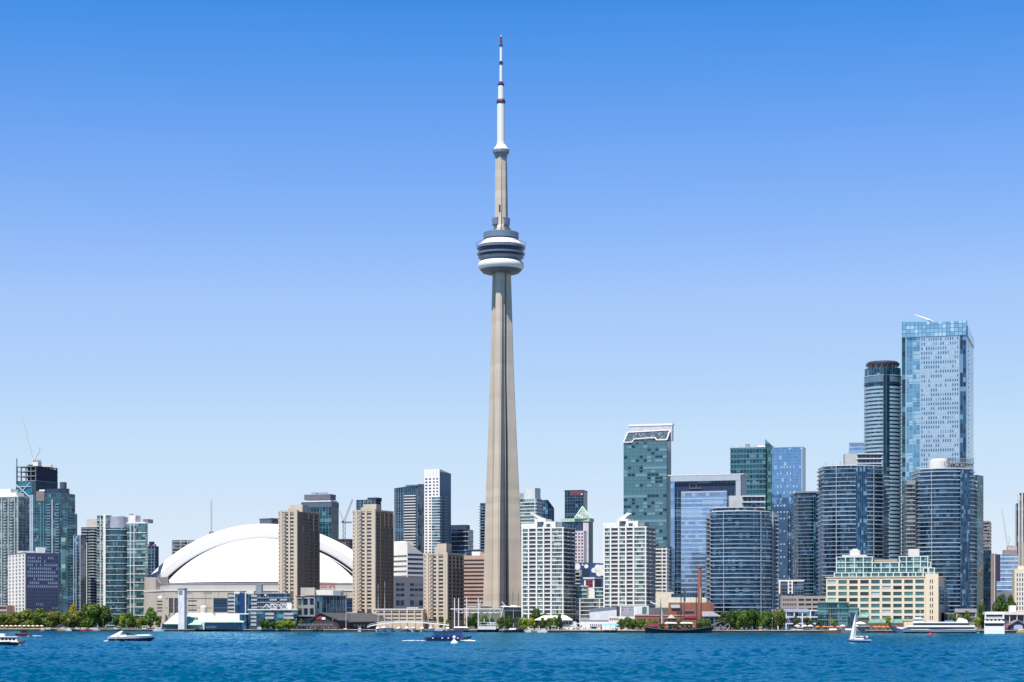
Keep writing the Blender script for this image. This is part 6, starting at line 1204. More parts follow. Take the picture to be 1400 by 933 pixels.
for px, w, h, k, d, Y in ((1214, 10, 16, 'lime', 'bright lime tree', 1425), (1137, 9, 13, 'lime', 'thin yellow-green tree', 1400), (1312, 13, 20, 'willow', 'olive tree', 1420), (1322, 12, 22, 'mid', 'green tree', 1425), (1342, 14, 32, 'dark', 'tall dark green tree', 1440), (1336, 12, 15, 'lime', 'light green tree', 1400), (1368, 22, 44, 'dark', 'dark green tree behind the canopy', 1470), (1382, 18, 42, 'dark', 'dark green tree behind the canopy', 1475), (1302, 12, 18, 'mid', 'green tree', 1425)):
    tree(px, Y, w, h, k, 'round' if w > 12 else 'tall', zp, d)
label_trees()
# ======================================================= boats
def hull_mesh(b, L, W, H, draft=.6, rake=.12, sheer=.35, stern=.85, m=0, y0=0):
    secs = []
    n = 12
    for i in range(n+1):
        t = i/n; x = -L/2+L*t; wv = W/2*(stern+(1-stern)*min(1, t*2.5))*(1-max(0, (t-.55)/.45)**2.2); wv = max(wv, .04)
        top = H*(1+sheer*t*t); bx = x-(rake*L*t**3)
        secs.append([(x if t > .9 else x, y0+wv, top), (bx, y0+wv*.75, -draft), (bx, y0-wv*.75, -draft), (x, y0-wv, top)])
    b.loft(secs, m); return b
def cabin(b, x0, x1, w, z0, z1, slant=.3, m=0, taper=.85, back=.1):
    b.loft([[(x0, -w/2, z0), (x1, -w/2, z0), (x1, w/2, z0), (x0, w/2, z0)], [(x0+back*(z1-z0), -w/2*taper, z1), (x1-slant*(z1-z0), -w/2*taper, z1), (x1-slant*(z1-z0), w/2*taper, z1), (x0+back*(z1-z0), w/2*taper, z1)]], m); return b
GLZ = plain('boat_window', (.015, .02, .03), .1, var=.1)
FOAM = plain('foam_white', (.8, .84, .86), .8, var=.05)
def foam(px0, px1, Y, amp, name='wake_foam'):
    b = MB(); n = 26; rn = random.Random(int(px0*7)); top = []; x0, x1 = PX(px0, Y), PX(px1, Y)
    for i in range(n+1):
        t = i/n; e = math.sin(math.pi*t)**.5; top.append((x0+(x1-x0)*t, Y, .12+amp*e*rn.uniform(.3, 1)))
    fr = [(x, y-1.6-rn.random()*1.5, .02) for x, y, z in top]; bk = [(x, y+1.8, .0) for x, y, z in top]
    for i in range(n): b.poly([fr[i], fr[i+1], top[i+1], top[i]]); b.poly([top[i], top[i+1], bk[i+1], bk[i]])
    tag(b.build(name, FOAM, None, smooth=True), kind='stuff')
# speedboat
T = thing('speedboat', 'white speedboat with a dark hull stripe and swept arch, cruising on the left', 'boat', (PX(181, 700), 700, 0), R(4))
b = MB(); hull_mesh(b, 17, 4.2, 1.35, .3, .16, .45, .9); b.build('hull', WHITE, T, True)
b = MB(); hull_mesh(b, 16.6, 4.36, .62, .3, .12, .75, .92); b.build('hull_stripe', plain('hull_stripe_navy', (.02, .02, .06), .3), T, True)
b = MB(); b.loft([[(-6, -1.6, 1.3), (7.2, -.3, 1.9), (7.2, .3, 1.9), (-6, 1.6, 1.3)], [(-3.6, -1.2, 2.05), (5.2, -.2, 2.1), (5.2, .2, 2.1), (-3.6, 1.2, 2.05)]]); b.build('deck', WHITE, T, True)
b = MB(); b.loft([[(-2, -1.3, 2.0), (1.6, -.9, 2.1), (1.6, .9, 2.1), (-2, 1.3, 2.0)], [(-2.2, -1.1, 2.7), (-.6, -.8, 2.7), (-.6, .8, 2.7), (-2.2, 1.1, 2.7)]]); b.build('windscreen', GLZ, T, True)
b = MB()
for s_ in (-1.5, 1.5): b.loft([[(-8.2, s_-.12, 1.2), (-5.2, s_-.12, 1.3), (-5.2, s_+.12, 1.3), (-8.2, s_+.12, 1.2)], [(-4.2, s_*.85-.12, 3.3), (-3.2, s_*.85-.12, 3.3), (-3.2, s_*.85+.12, 3.3), (-4.2, s_*.85+.12, 3.3)]])
b.box(-4.2, -3.2, -1.35, 1.35, 3.1, 3.4); b.build('radar_arch', WHITE, T, True)
b = MB(); b.tube((5.6, 0, 2), (5.6, 0, 2.7), .12, 5); b.build('bow_light', METAL, T, True); foam(141, 160, 699, .25)
# small ferry left
T = thing('water_taxi_ferry', 'white passenger ferry with square windows cut by the left edge', 'ferry', (PX(10, 560), 560, 0), R(-2))
b = MB(); hull_mesh(b, 10.5, 3.6, .75, .3, .08, .3, .95); b.build('hull', BLACKH, T, True)
b = MB(); b.box(-5.1, 3.6, -1.7, 1.7, .7, 1.0); b.build('deck', WHITE, T, True)
b = MB(); cabin(b, -5, 3.2, 3.2, 1.0, 2.15, .25); b.build('cabin', WHITE, T, True)
for s_ in (-1, 1):
    for i in range(7): b = MB(); x = -4.5+i*1.07; b.box(x, x+.75, s_*1.56-.03, s_*1.56+.03, 1.2, 1.85); b.build('window', GLZ, T, True)
b = MB(); b.box(-5.2, 3.4, -1.8, 1.8, 2.15, 2.32); b.build('roof', WHITE, T, True)
b = MB(); cabin(b, -2.2, -.6, 1.6, 2.3, 3.1, .2); b.build('wheelhouse', WHITE, T, True)
b = MB(); b.tube((4.2, -1.2, .9), (3.6, -1.2, 2.2), .06, 5); b.tube((4.2, 1.2, .9), (3.6, 1.2, 2.2), .06, 5); b.tube((4.2, -1.2, 1.5), (4.2, 1.2, 1.5), .05, 5); b.build('bow_rail', METAL, T, True); foam(25, 38, 559, .3)
# small dark boat behind
T = thing('motorboat', 'small dark red open boat with a white wake, far left under the park', 'boat', (PX(32, 1000), 1000, 0), R(180))
b = MB(); hull_mesh(b, 9, 3, .9); b.build('hull', plain('dark_red_hull', (.10, .03, .04), .4), T, True); b = MB(); cabin(b, -2, 1.5, 2, .9, 2.4); b.build('cabin', plain('brown_cabin', (.12, .06, .05), .5), T, True); b = MB(); b.box(-2.4, 2, -1.3, 1.3, 2.4, 2.6); b.build('canopy', BLACKH, T, True); foam(37, 58, 1000, .35)
# blue tour boat
T = thing('tour_boat', 'long blue tour boat with a blue roof throwing white spray, centre of the harbour', 'boat', (PX(613, 720), 720, 0), R(2))
b = MB(); hull_mesh(b, 17.5, 4.2, 1.0, .3, .1, .4, .95); b.build('hull', plain('blue_grey_hull', (.06, .07, .12), .4), T, True)
b = MB(); b.box(-6, 5.4, -2.05, 2.05, 1.0, 1.75); b.build('side_rail_panel', BLUEH, T, True)
b = MB(); b.box(-8.2, 5.5, -2.3, 2.3, 2.95, 3.35); b.build('roof', BLUEH, T, True)
b = MB(); cabin(b, -5.2, 5.3, 3.2, 1.7, 2.95, .3, taper=.97); b.build('cabin_glazing', plain('tour_glass', (.10, .24, .42), .15), T, True)
b = MB()
for x in (-7.8, -5.2, -2.5, .2, 2.8, 5): 
    for s_ in (-2, 2): b.tube((x, s_, .9), (x, s_, 3), .07, 4)
b.build('roof_post', METAL, T, True)
for x in (-5.6, -2.2, 0, 3.4): b = MB(); b.lathe([(0, .45), (.3, .55), (.3, .85), (0, .95)], 8, (x, -2.2)); b.build('fender', WHITE, T, True)
foam(550, 583, 719, .2); foam(629, 650, 717, .45)
# buoys
def buoy(px, Y, label, mt, s=1.0):
    T = thing('buoy', label, 'buoy', (PX(px, Y), Y, 0)); b = MB(); b.lathe([(0, -.4), (.8*s, -.3), (.95*s, .1), (.75*s, .55*s), (.35*s, .8*s), (.28*s, 1.3*s)], 14); b.build('float', mt, T, True)
    b = MB(); b.lathe([(.2*s, 1.2*s), (.42*s, 1.45*s), (.42*s, 1.75*s), (.1*s, 2.05*s), (0, 2.1*s)], 10); b.build('top_mark', mt, T, True)
buoy(621, 590, 'white can buoy floating in front of the blue tour boat', WHITE, 1.15); buoy(1272, 1080, 'red buoy in front of the cruise ship', plain('buoy_red', (.6, .02, .06), .4), 1.2); buoy(1337.5, 1250, 'small green buoy between the cruise ship and the white ferry', plain('buoy_green', (.02, .3, .22), .4), .9)
# sailing boat
T = thing('sailing_yacht', 'white and blue sailing yacht with a raised white sail and crew aboard', 'sailboat', (PX(1175, 640), 640, 0), R(184))
b = MB(); hull_mesh(b, 7.4, 2.4, .85, .2, .1, .3, .7); b.build('hull', WHITE, T, True); b = MB(); hull_mesh(b, 7.2, 2.46, .42, .2, .1, .5, .7); b.build('hull_stripe', plain('yacht_blue', (.03, .15, .4), .3), T, True)
b = MB(); cabin(b, -1.2, 1.8, 1.5, .85, 1.25, .6); b.build('cabin', WHITE, T, True)
b = MB(); b.tube((1.3, 0, .8), (1.1, 0, 10.3), .07, 6, .05); b.build('mast', STEELW, T, True); b = MB(); b.tube((1.2, 0, 1.7), (-2.2, 0, 1.6), .06, 5); b.build('boom', STEELW, T, True)
def sail(p0, p1, p2, bel, name):
    b = MB(); n = 8; p0, p1, p2 = map(Vector, (p0, p1, p2)); g = []
    for i in range(n+1):
        row = []
        for j in range(n+1): t = i/n; u = j/n; e = p0+(p1-p0)*t; f = p2+(p1-p2)*t; q = e+(f-e)*u; q.y += bel*math.sin(math.pi*u)*math.sin(math.pi*min(1, t+.15)); row.append(q)
        g.append(row)
    for i in range(n):
        for j in range(n): b.poly([g[i][j], g[i][j+1], g[i+1][j+1], g[i+1][j]])
    b.build(name, plain('sail_cloth', (.78, .78, .76), .7, var=.03), T, True, True)
sail((3.2, 0, 1.0), (1.3, 0, 9.4), (1.35, .1, 1.2), .45, 'jib_sail')
b = MB(); b.tube((1.1, 0, 1.85), (-2.1, 0, 1.78), .14, 6); b.build('furled_mainsail', WHITE, T, True)
# people: one continuous low-detail figure each
def person_mesh(col, pants, sit=False):
    b = MB(); n = 8
    z = [(0, .07), (.45, .075), (.85, .1)]
    for s_ in (-.1, .1): b.lathe([(.05, 0), (.07, .45), (.1, .88)], 6, (s_, 0), m=1)
    b.lathe([(.14, .82), (.19, .95), (.17, 1.1), (.23, 1.38), (.2, 1.46), (.07, 1.52), (.06, 1.57)], n, m=0)
    for s_ in (-1, 1): b.tube((s_*.22, 0, 1.42), (s_*.3, -.05, 1.1), .055, 5, .045, m=0); b.tube((s_*.3, -.05, 1.1), (s_*.27, -.2, .88), .045, 5, .03, m=2)
    b.lathe([(0, 1.55), (.075, 1.57), (.105, 1.66), (.095, 1.74), (.05, 1.8), (0, 1.81)], n, m=2)
    return b.mesh('person', [plain('shirt_'+str(col), col, .8), plain('trousers_'+str(pants), pants, .8), plain('skin', (.42, .27, .2), .6)], smooth=True)
PM = [person_mesh(c, p) for c, p in (((.75, .75, .75), (.05, .06, .1)), ((.5, .05, .06), (.3, .28, .25)), ((.05, .06, .1), (.1, .1, .12)), ((.1, .2, .45), (.5, .48, .42)), ((.8, .45, .4), (.1, .12, .2)), ((.6, .55, .2), (.06, .06, .06)))]
for lo in (('standing crew member in the cockpit of the sailing yacht', -1.6, .2), ('crew member sitting aft on the sailing yacht', -2.6, -.2), ('crew member beside the mast of the sailing yacht', .4, .3)):
    o = bpy.data.objects.new('person', PM[[2, 0, 3][[-1.6, -2.6, .4].index(lo[1])]]); COL.objects.link(o); c_, s_ = math.cos(R(184)), math.sin(R(184)); o.location = (PX(1175, 640)+lo[1]*c_-lo[2]*s_, 640+lo[1]*s_+lo[2]*c_, .45); tag(o, lo[0], 'person')
zones = [('on the park beach at the far left', 2, 95, 12), ('on the quay path below the park trees', 100, 225, 26), ('on the quay in front of the mint-roofed terminal', 230, 335, 16), ('on the promenade by the pier restaurant', 345, 460, 22), ('on the quay by the white tent-roofed pavilion', 700, 790, 14), ('on the quay in front of the white restaurants', 792, 880, 26), ('on the promenade under the grove', 980, 1120, 20), ('on the terrace quay before the cream terminal', 1120, 1235, 26), ('on the quay between the ferry and the violet house', 1325, 1345, 5)]
cols = ['in a white top', 'in a red top', 'in dark clothes', 'in a blue top', 'in a pink top', 'in a yellow top']
for z_, x0, x1, n in zones:
    for i in range(int(n*1.6)):
        px = random.uniform(x0, x1); Y = shoreY(px)+random.uniform(3, 14); m = random.randrange(6); o = bpy.data.objects.new('person', PM[m]); COL.objects.link(o); k = random.uniform(.93, 1.08); o.scale = (k, k, k); o.location = (PX(px, Y), Y, GZ+.12 if Y-shoreY(px) < 3.4 else GZ); o.rotation_euler[2] = random.uniform(0, 6.28)
        tag(o, f'person {cols[m]} strolling {z_}', 'person', 'people '+z_)
# moored boats ---------------------------------------------------------------
def motor_yacht(px, Y, L, col, label, fly=True, rz=0, group=None, arch=True):
    T = thing('motor_yacht', label, 'boat', (PX(px, Y), Y, 0), rz, group); b = MB(); hull_mesh(b, L, L*.28, L*.10+.3, .3, .1, .4); b.build('hull', col, T, True)
    z0 = L*.10+.3; b = MB(); cabin(b, -L*.35, L*.22, L*.2, z0, z0+1.5, .9); b.build('cabin', WHITE, T, True)
    b = MB(); cabin(b, -L*.32, L*.2, L*.205, z0+.45, z0+1.05, .9); b.build('window_band', GLZ, T, True)
    if fly: b = MB(); cabin(b, -L*.3, L*.02, L*.17, z0+1.5, z0+2.2, .6); b.build('flybridge', WHITE, T, True)
    if arch: b = MB(); b.box(-L*.26, -L*.02, -L*.08, L*.08, z0+3.2, z0+3.35); [b.tube((x, s_, z0+1.6), (x, s_, z0+3.2), .06, 4) for x in (-L*.24, -L*.04) for s_ in (-L*.07, L*.07)]; b.build('bimini', plain('canvas_white', (.7, .7, .68), .8), T, True)
    return T
yl = [(492, 9, 'flat white open boat'), (516, 12, 'low white cruiser'), (525, 16, 'tall white motor yacht'), (534, 12, 'white yacht with dark windows'), (545, 12, 'white cabin cruiser'), (556, 13, 'grey-hulled cruiser'), (565, 15, 'high white motor yacht'), (577, 12, 'white motor yacht'), (589, 13, 'white cabin cruiser'), (601, 12, 'white motor cruiser'), (612, 12, 'white motor cruiser')]
for i, (px, L, d) in enumerate(yl):
    motor_yacht(px, shoreY(px)-9, L, WHITE if i != 5 else METAL, f'{d}, {ORD[i]} from the left in the marina row', i % 3 != 0, R(random.choice((-60, -90, -120, -75))), 'motor boats moored in the marina row', i % 2 == 0)
for i, (px, L, d, m) in enumerate(((60, 7, 'orange-red small boat', plain('boat_orange', (.6, .15, .06), .5)), (68, 9, 'navy flat barge boat', NAVY), (84, 9, 'small orange and white boat', plain('boat_coral', (.65, .25, .15), .5)), (92, 8, 'white and orange boat', WHITE), (104, 9, 'dark low boat', BLACKH), (116, 9, 'red and white boat', REDM), (124, 8, 'maroon boat', plain('maroon_hull', (.2, .02, .05), .5)), (133, 8, 'pink-grey boat', plain('boat_pinkgrey', (.5, .35, .33), .5)))):
    motor_yacht(px, shoreY(px)-6, L, m, f'{d}, {ORD[i]} from the left along the park quay', False, R(random.choice((0, 180))), 'small boats moored along the park quay', False)
motor_yacht(218, shoreY(218)-6, 11, WHITE, 'white launch tied up at the quay left of the mint-roofed terminal', False, 0)
motor_yacht(360, 1652, 10, WHITE, 'white domed launch hauled on the quay under the blue balconies', False, 0).location[2] = GZ+.3
# masted boats
def mast_boat(px, Y, L, hh, col, label, masts, rz=0, wheel=True):
    T = thing('sailing_boat', label, 'sailboat', (PX(px, Y), Y, 0), rz); b = MB(); hull_mesh(b, L, L*.24, L*.09+.3, .3, .12, .5); b.build('hull', col, T, True)
    if wheel: b = MB(); cabin(b, -L*.25, L*.1, L*.14, L*.09+.3, L*.09+1.6, .2); b.build('cabin', WHITE, T, True)
    for mx, mh in masts: b = MB(); b.tube((mx, 0, .5), (mx, 0, mh), .22, 6, .1); b.build('mast', hh, T, True)
    b = MB(); [b.tube((mx, 0, mh*.95), (mx+s_*L*.25, 0, L*.1+.4), .04, 3) for mx, mh in masts for s_ in (-1, 1)]; b.build('rigging', DARK, T, True); return T
mast_boat(473, 1608, 9, STEELW, WHITE, 'white sloop with a bare mast by the pier restaurant', [(0, 29)]); mast_boat(517, 1585, 9, STEELW, WHITE, 'sloop with thin bare mast behind the curved footbridge, left of another', [(0, 38)], R(80)); mast_boat(526, 1580, 9, STEELW, WHITE, 'sloop with thin bare mast behind the curved footbridge, taller of two', [(0, 40)], R(80))
mast_boat(703, 1445, 15, DARK, plain('navy_hull', (.01, .012, .04), .3), 'dark-hulled two-masted ketch moored below the tower foot', [(-1, 31), (3.2, 30)], 0)
for i, px in enumerate((724, 733, 741)): motor_yacht(px, shoreY(px)-6, 8, WHITE if i != 1 else METAL, f'{("small white launch", "small covered grey boat", "small white dinghy boat")[i]} tied below the yellow-green tree', False, R(170), 'small boats below the yellow-green tree', i == 0)
T = motor_yacht(668, 1475, 17, BLACKH, 'white two-decked tour ship with a black hull moored at the truss bridge', True, R(0)); 
b = MB(); b.box(-8, 5.5, -2.6, 2.6, 1.9, 4.4); b.build('main_deck_house', OFFW, T, True); b = MB(); b.box(-8.4, 6.2, -2.9, 2.9, 5.2, 5.5); b.build('upper_deck_roof', WHITE, T, True); b = MB(); b.box(-1, 5.5, -2.5, 2.5, 4.4, 7.4); b.build('upper_deck_house', OFFW, T, True)
for x in (0, 2.2, 4.2): b = MB(); b.box(x, x+1.1, -2.56, -2.5, 5.6, 6.6); b.build('window', GLZ, T, True)
b = MB(); b.box(-8.6, 0, -2.9, 2.9, 7.2, 7.5); b.tube((-3.5, 0, 7.4), (-3, 0, 10), .25, 6); b.tube((1, 0, 7), (1, 0, 24), .14, 5); b.build('mast', STEELW, T, True)
# ketch next to it, dark awning boat
T = thing('covered_boat', 'dark canopied tour boat with a white roof left of the white tour ship', 'boat', (PX(631, 1500), 1500, 0)); b = MB(); hull_mesh(b, 14, 3.6, 1); b.build('hull', BLACKH, T, True); b = MB(); b.box(-6, 5, -1.7, 1.7, 1, 2.9); b.build('cabin', plain('dark_cabin', (.06, .07, .11), .4), T, True); b = MB(); b.loft([[(-6.3, -1.9, 3.2), (5.3, -1.9, 3.2), (5.3, 1.9, 3.2), (-6.3, 1.9, 3.2)], [(-4.5, -1.2, 4.0), (4, -1.2, 4.0), (4, 1.2, 4.0), (-4.5, 1.2, 4.0)]]); b.build('roof', WHITE, T, True)
# tall ship
Y = 1365; T = thing('tall_ship', 'black three-masted tall ship with bare masts moored before the brick hall', 'ship', (PX(929, Y), Y, 0), R(2))
L = 48; b = MB(); secs = []
for i in range(17):
    t = i/16; x = -L/2+L*t; wv = 4*(.55+.45*min(1, t*3))*(1-max(0, (t-.6)/.4)**2); wv = max(.08, wv); top = 2.5+2.1*(2*t-1)**2+(.6 if t > .5 else 0)*(2*t-1); secs.append([(x, wv, top), (x-2*t**4-(.0), wv*.5, -.5), (x-2*t**4, -wv*.5, -.5), (x, -wv, top)])
b.loft(secs); b.build('hull', BLACKH, T, True)
b = MB(); 
for p, q in zip(secs, secs[1:]): b.poly([tuple(Vector(p[3])+Vector((0, -.08, -.45))), tuple(Vector(q[3])+Vector((0, -.08, -.45))), tuple(Vector(q[3])+Vector((0, -.08, -.7))), tuple(Vector(p[3])+Vector((0, -.08, -.7)))])
b.build('hull_line', METAL, T, True)
b = MB(); cabin(b, -22, -14, 3.6, 4.2, 6.6, .2); b.build('stern_house', plain('dark_red_house', (.25, .03, .05), .6), T, True); b = MB(); cabin(b, -8, 9, 3.4, 3.4, 5.2, .2); b.build('deck_house', plain('deck_house_brown', (.16, .09, .08), .6), T, True)
for x0, x1 in ((-10.5, -1.5), (.2, 9.5)):
    b = MB(); b.loft([[(x0, -3, 6.4), (x1, -3, 6.4), (x1, 3, 6.4), (x0, 3, 6.4)], [(x0+1.2, -.6, 7.4), (x1-1.5, -.6, 7.2), (x1-1.5, .6, 7.2), (x0+1.2, .6, 7.4)]]); b.build('deck_awning', plain('awning_canvas', (.72, .68, .6), .8), T, True)
for x, h in ((-13, 24), (1, 36), (11.8, 34)): 
    b = MB(); b.tube((x, 0, 3), (x, 0, h), .32, 6, .16); b.build('mast', plain('mast_brown', (.07, .045, .035), .6), T, True); b = MB(); b.tube((x, -.3, 7.8), (x-7, -.3, 8.2), .16, 5); b.build('boom', plain('mast_brown', (.07, .045, .035), .6), T, True)
b = MB(); b.tube((22, 0, 5), (29, 0, 7.5), .22, 6, .12); b.build('bowsprit', BLACKH, T, True)
b = MB(); 
for x, h in ((-13, 24), (1, 36), (11.8, 34)):
    for s_ in (-3, 3): b.tube((x, 0, h*.9), (x-1.5, s_, 4), .05, 3); b.tube((x, 0, h*.9), (x+1.5, s_, 4), .05, 3)
b.tube((11.8, 0, 33), (29, 0, 7.5), .05, 3); b.build('rigging', DARK, T, True)
for k in range(7): o = bpy.data.objects.new('person', PM[k % 6]); COL.objects.link(o); o.location = (PX(929, Y)-8+k*2.9, Y-2.4, 3.55); tag(o, f'person {cols[k % 6]} aboard the black tall ship, {ORD[k]} from the left', 'person')
# white davit / gangway crane by the ship
T = thing('davit_crane', 'white curved davit crane arching over the stern of the tall ship', 'crane', (PX(904, 1375), 1375, GZ)); b = MB(); pts = [(905, 853), (905, 838), (903, 830.5), (898, 827), (889, 823.5)]
for p, q in zip(pts, pts[1:]): b.tube((PX(p[0], 1375), 1375, PZ(p[1], 1375)), (PX(q[0], 1375), 1375, PZ(q[1], 1375)), .45, 6)
b.build('arm', WHITE, T); T = thing('banner_pole', 'dark furled banner pole between the davit and the brick chimney', 'pole', (PX(936, 1380), 1380, GZ)); b = MB(); b.tube((PX(935.5, 1380), 1380, GZ), (PX(935.5, 1380), 1380, PZ(806, 1380)), .25, 5); b.build('pole', DARK, T); b = MB(); b.box(PX(934.6, 1380), PX(937.3, 1380), 1379.8, 1380.2, PZ(823, 1380), PZ(806, 1380)); b.build('banner', plain('slate_banner', (.05, .08, .1), .7), T)
# cruise ship
Y = 1335; T = thing('cruise_ship', 'long white dinner cruise ship with dark window bands moored before the terminal', 'ship', (PX(1283, Y), Y, 0), R(180)); k = Y/F; Lh = 100*k; px2 = lambda p: -(PX(p, Y)-PX(1283, Y))
b = MB(); hull_mesh(b, Lh, 9, 2.3, .4, .03, .3, .95); b.build('hull', WHITE, T, True); b = MB(); hull_mesh(b, Lh*.985, 9.1, .55, .4, .03, .2, .95); b.build('waterline_band', BLACKH, T, True)
def deck(x0, x1, w_, z0, z1, mt, nm, sl=.15): b = MB(); a, c = px2(x1), px2(x0); cabin(b, a, c, w_, z0, z1, sl, taper=.98, back=0); b.build(nm, mt, T, True)
deck(1243, 1331, 8.6, 2.2, 2.5, WHITE, 'lower_deck'); deck(1244, 1329, 8.3, 2.5, 3.9, GLZ, 'window_band'); deck(1240, 1331, 8.7, 3.9, 5.2, WHITE, 'middle_deck'); deck(1250, 1321, 8.0, 5.2, 6.6, GLZ, 'window_band'); deck(1247, 1322, 8.4, 6.6, 7.5, WHITE, 'upper_deck'); deck(1249, 1262, 5, 7.3, 9.8, WHITE, 'wheelhouse', .4); deck(1249.5, 1261.5, 5.1, 8.3, 9.1, GLZ, 'bridge_window', .4); deck(1251, 1259, 4, 9.8, 10.5, WHITE, 'wheelhouse_roof', .3); deck(1292, 1303, 4, 7.4, 8.4, plain('blue_tarpaulin', (.1, .25, .6), .7), 'blue_cover')
b = MB(); x = px2(1258); b.tube((x, 0, 10), (x, 0, 16.5), .15, 5); b.tube((x-1.5, 0, 12.5), (x+1.5, 0, 12.5), .1, 4); b.tube((x-1.5, 0, 12.5), (x, 0, 15), .07, 4); b.build('radar_mast', STEELW, T, True)
b = MB(); a = px2(1322); c = px2(1309); b.loft([[(a, -3, 7.3), (c, -3, 7.3), (c, -2.6, 7.3), (a, -2.6, 7.3)], [(a+.8, -3, 9), (c-1.4, -3, 10.3), (c-1.4, -2.6, 10.3), (a+.8, -2.6, 9)]]); b.loft([[(a, 2.6, 7.3), (c, 2.6, 7.3), (c, 3, 7.3), (a, 3, 7.3)], [(a+.8, 2.6, 9), (c-1.4, 2.6, 10.3), (c-1.4, 3, 10.3), (a+.8, 3, 9)]]); b.build('funnel_screen', WHITE, T, True)
b = MB(); b.loft([[(px2(1226), -.2, 3.4), (px2(1232), -1.6, 2.4), (px2(1232), 1.6, 2.4), (px2(1226), .2, 3.4)], [(px2(1226), -.2, 4.0), (px2(1240), -3.6, 4.0), (px2(1240), 3.6, 4.0), (px2(1226), .2, 4.0)]]); b.build('bow_bulwark', WHITE, T, True)
# ship behind its bow
T = thing('moored_ship', 'blue-grey streamlined boat whose bow shows left of the white cruise ship', 'ship', (PX(1240, 1350), 1350.0, 0), R(180)); b = MB(); hull_mesh(b, 26, 5, 3.6, .3, .2, .35); b.build('hull', plain('blue_grey_ship', (.12, .17, .28), .35), T, True)
# stern of ferry
Y = 1240; T = thing('passenger_ferry', 'white triple-decked ferry seen from the stern near the right edge', 'ferry', (PX(1359.5, Y), Y, 0), R(-13.5)); w2 = 27*Y/F/2; dk = lambda z0, z1, ww, mt, nm, y0=0, d=20: MB().box(-ww, ww, y0, y0+d, z0, z1).build(nm, mt, T, True)
dk(-.2, 4.6, w2, WHITE, 'hull'); dk(4.6, 9.4, w2*.985, WHITE, 'middle_deck', .15); dk(9.4, 13.0, w2*.95, WHITE, 'upper_deck', .3); dk(13.0, 13.5, w2*.9, OFFW, 'roof', 1); dk(4.7, 6.5, w2*.93, GLZ, 'stern_opening', .06, .4); dk(10.2, 11.9, w2*.82, GLZ, 'upper_window_band', .2, .4)
for i in range(5): x = -w2*.78+i*w2*.39; b = MB(); b.box(x, x+w2*.2, .05, .4, 8.0, 8.9); b.build('window', GLZ, T, True)
dk(6.5, 7.0, w2*1.01, WHITE, 'deck_edge', -.3, 3); dk(9.3, 9.7, w2*1.0, WHITE, 'deck_edge', -.2, 3); b = MB(); 
for i in range(13): x = -w2+.2+i*(2*w2-.4)/12; b.tube((x, -.2, 9.7), (x, -.2, 10.6), .05, 4)
b.tube((-w2, -.2, 10.6), (w2, -.2, 10.6), .06, 4); b.build('stern_rail', STEELW, T, True); b = MB(); b.tube((-1.5, 6, 13.4), (-1.5, 6, 16), .12, 5); b.build('mast', METAL, T, True); 
motor_yacht(1398, 1330, 8, plain('yellow_hull', (.6, .45, .05), .5), 'small yellow boat at the far right edge', False, 0)
for px, rz in ((1141, 0), (1158, 180)): 
    T = mast_boat(px, 1345, 15, plain('mast_tan', (.35, .28, .2), .6), plain('wooden_hull', (.22, .12, .07), .5) if rz == 0 else METAL, f'{"wooden schooner with tan masts" if rz == 0 else "grey workboat with stubby mast"} moored before the green glass podium', [(-3, 17), (3, 17)] if rz == 0 else [(0, 11)], R(rz))
b_s = thing('house_boat', 'pale boat with a round umbrella-like canopy below the green awning', 'boat', (PX(1176, 1345), 1345, 0)); b = MB(); hull_mesh(b, 13, 4, 1.2); b.build('hull', CONCD, b_s, True); b = MB(); cabin(b, -4, 4, 3.4, 1.2, 4.2, .1); b.build('cabin', plain('grey_cabin', (.2, .22, .22), .5), b_s, True); b = MB(); b.lathe([(4.2, 6.0), (3, 7.0), (0, 7.8)], 12); b.lathe([(.15, 4), (.15, 7.4)], 6); b.build('canopy', OFFW, b_s, True)
# ======================================================= promenade furniture
def parasol_mesh(): 
    b = MB(); b.lathe([(1.7, 2.1), (1.0, 2.6), (0, 3.0)], 8); return b
def parasols(pxs, Ys, mt, desc, zone, s=1.0):
    pm = None
    for i, px in enumerate(pxs):
        Y = Ys+random.uniform(-1, 3) if Ys else shoreY(px)+8; T = thing('parasol', f'{desc}, {ORD[i % 20]} from the left {zone}', 'parasol', (PX(px, Y), Y, GZ), group=f'{desc}s {zone}')
        T.scale = (s, s, s)
        if pm is None: pm = parasol_mesh().mesh('canopy', mt); b = MB(); b.tube((0, 0, 0), (0, 0, 2.9), .05, 5); po = b.mesh('pole', METAL)
        for nm, me in (('canopy', pm), ('pole', po)): o = bpy.data.objects.new(nm, me); COL.objects.link(o); o.parent = T
parasols([3, 9, 15, 21, 27, 33, 39, 45, 51, 57], 1808, plain('parasol_cream', (.75, .66, .42), .8), 'cream parasol', 'on the park beach', 1.15)
parasols([827.5, 835, 842], 1398, plain('parasol_sky_blue', (.12, .45, .65), .8), 'sky blue parasol', 'in front of the white pavilion', 1.6)
parasols([1118, 1127, 1137, 1146, 1196, 1202, 1208, 1214, 1220, 1226], 1372, plain('parasol_orange', (.75, .16, .04), .8), 'orange-red parasol', 'on the terrace before the cream terminal', 1.05)
parasols([410, 416, 422, 428, 434, 440, 446, 452], 1619, plain('parasol_dark', (.03, .025, .04), .8), 'dark parasol', 'on the pier restaurant terrace', 1.25)
parasols([1100, 1108, 1090, 1152, 1170], 1375, WHITE, 'white parasol', 'between the grove and the terminal', 1.3)
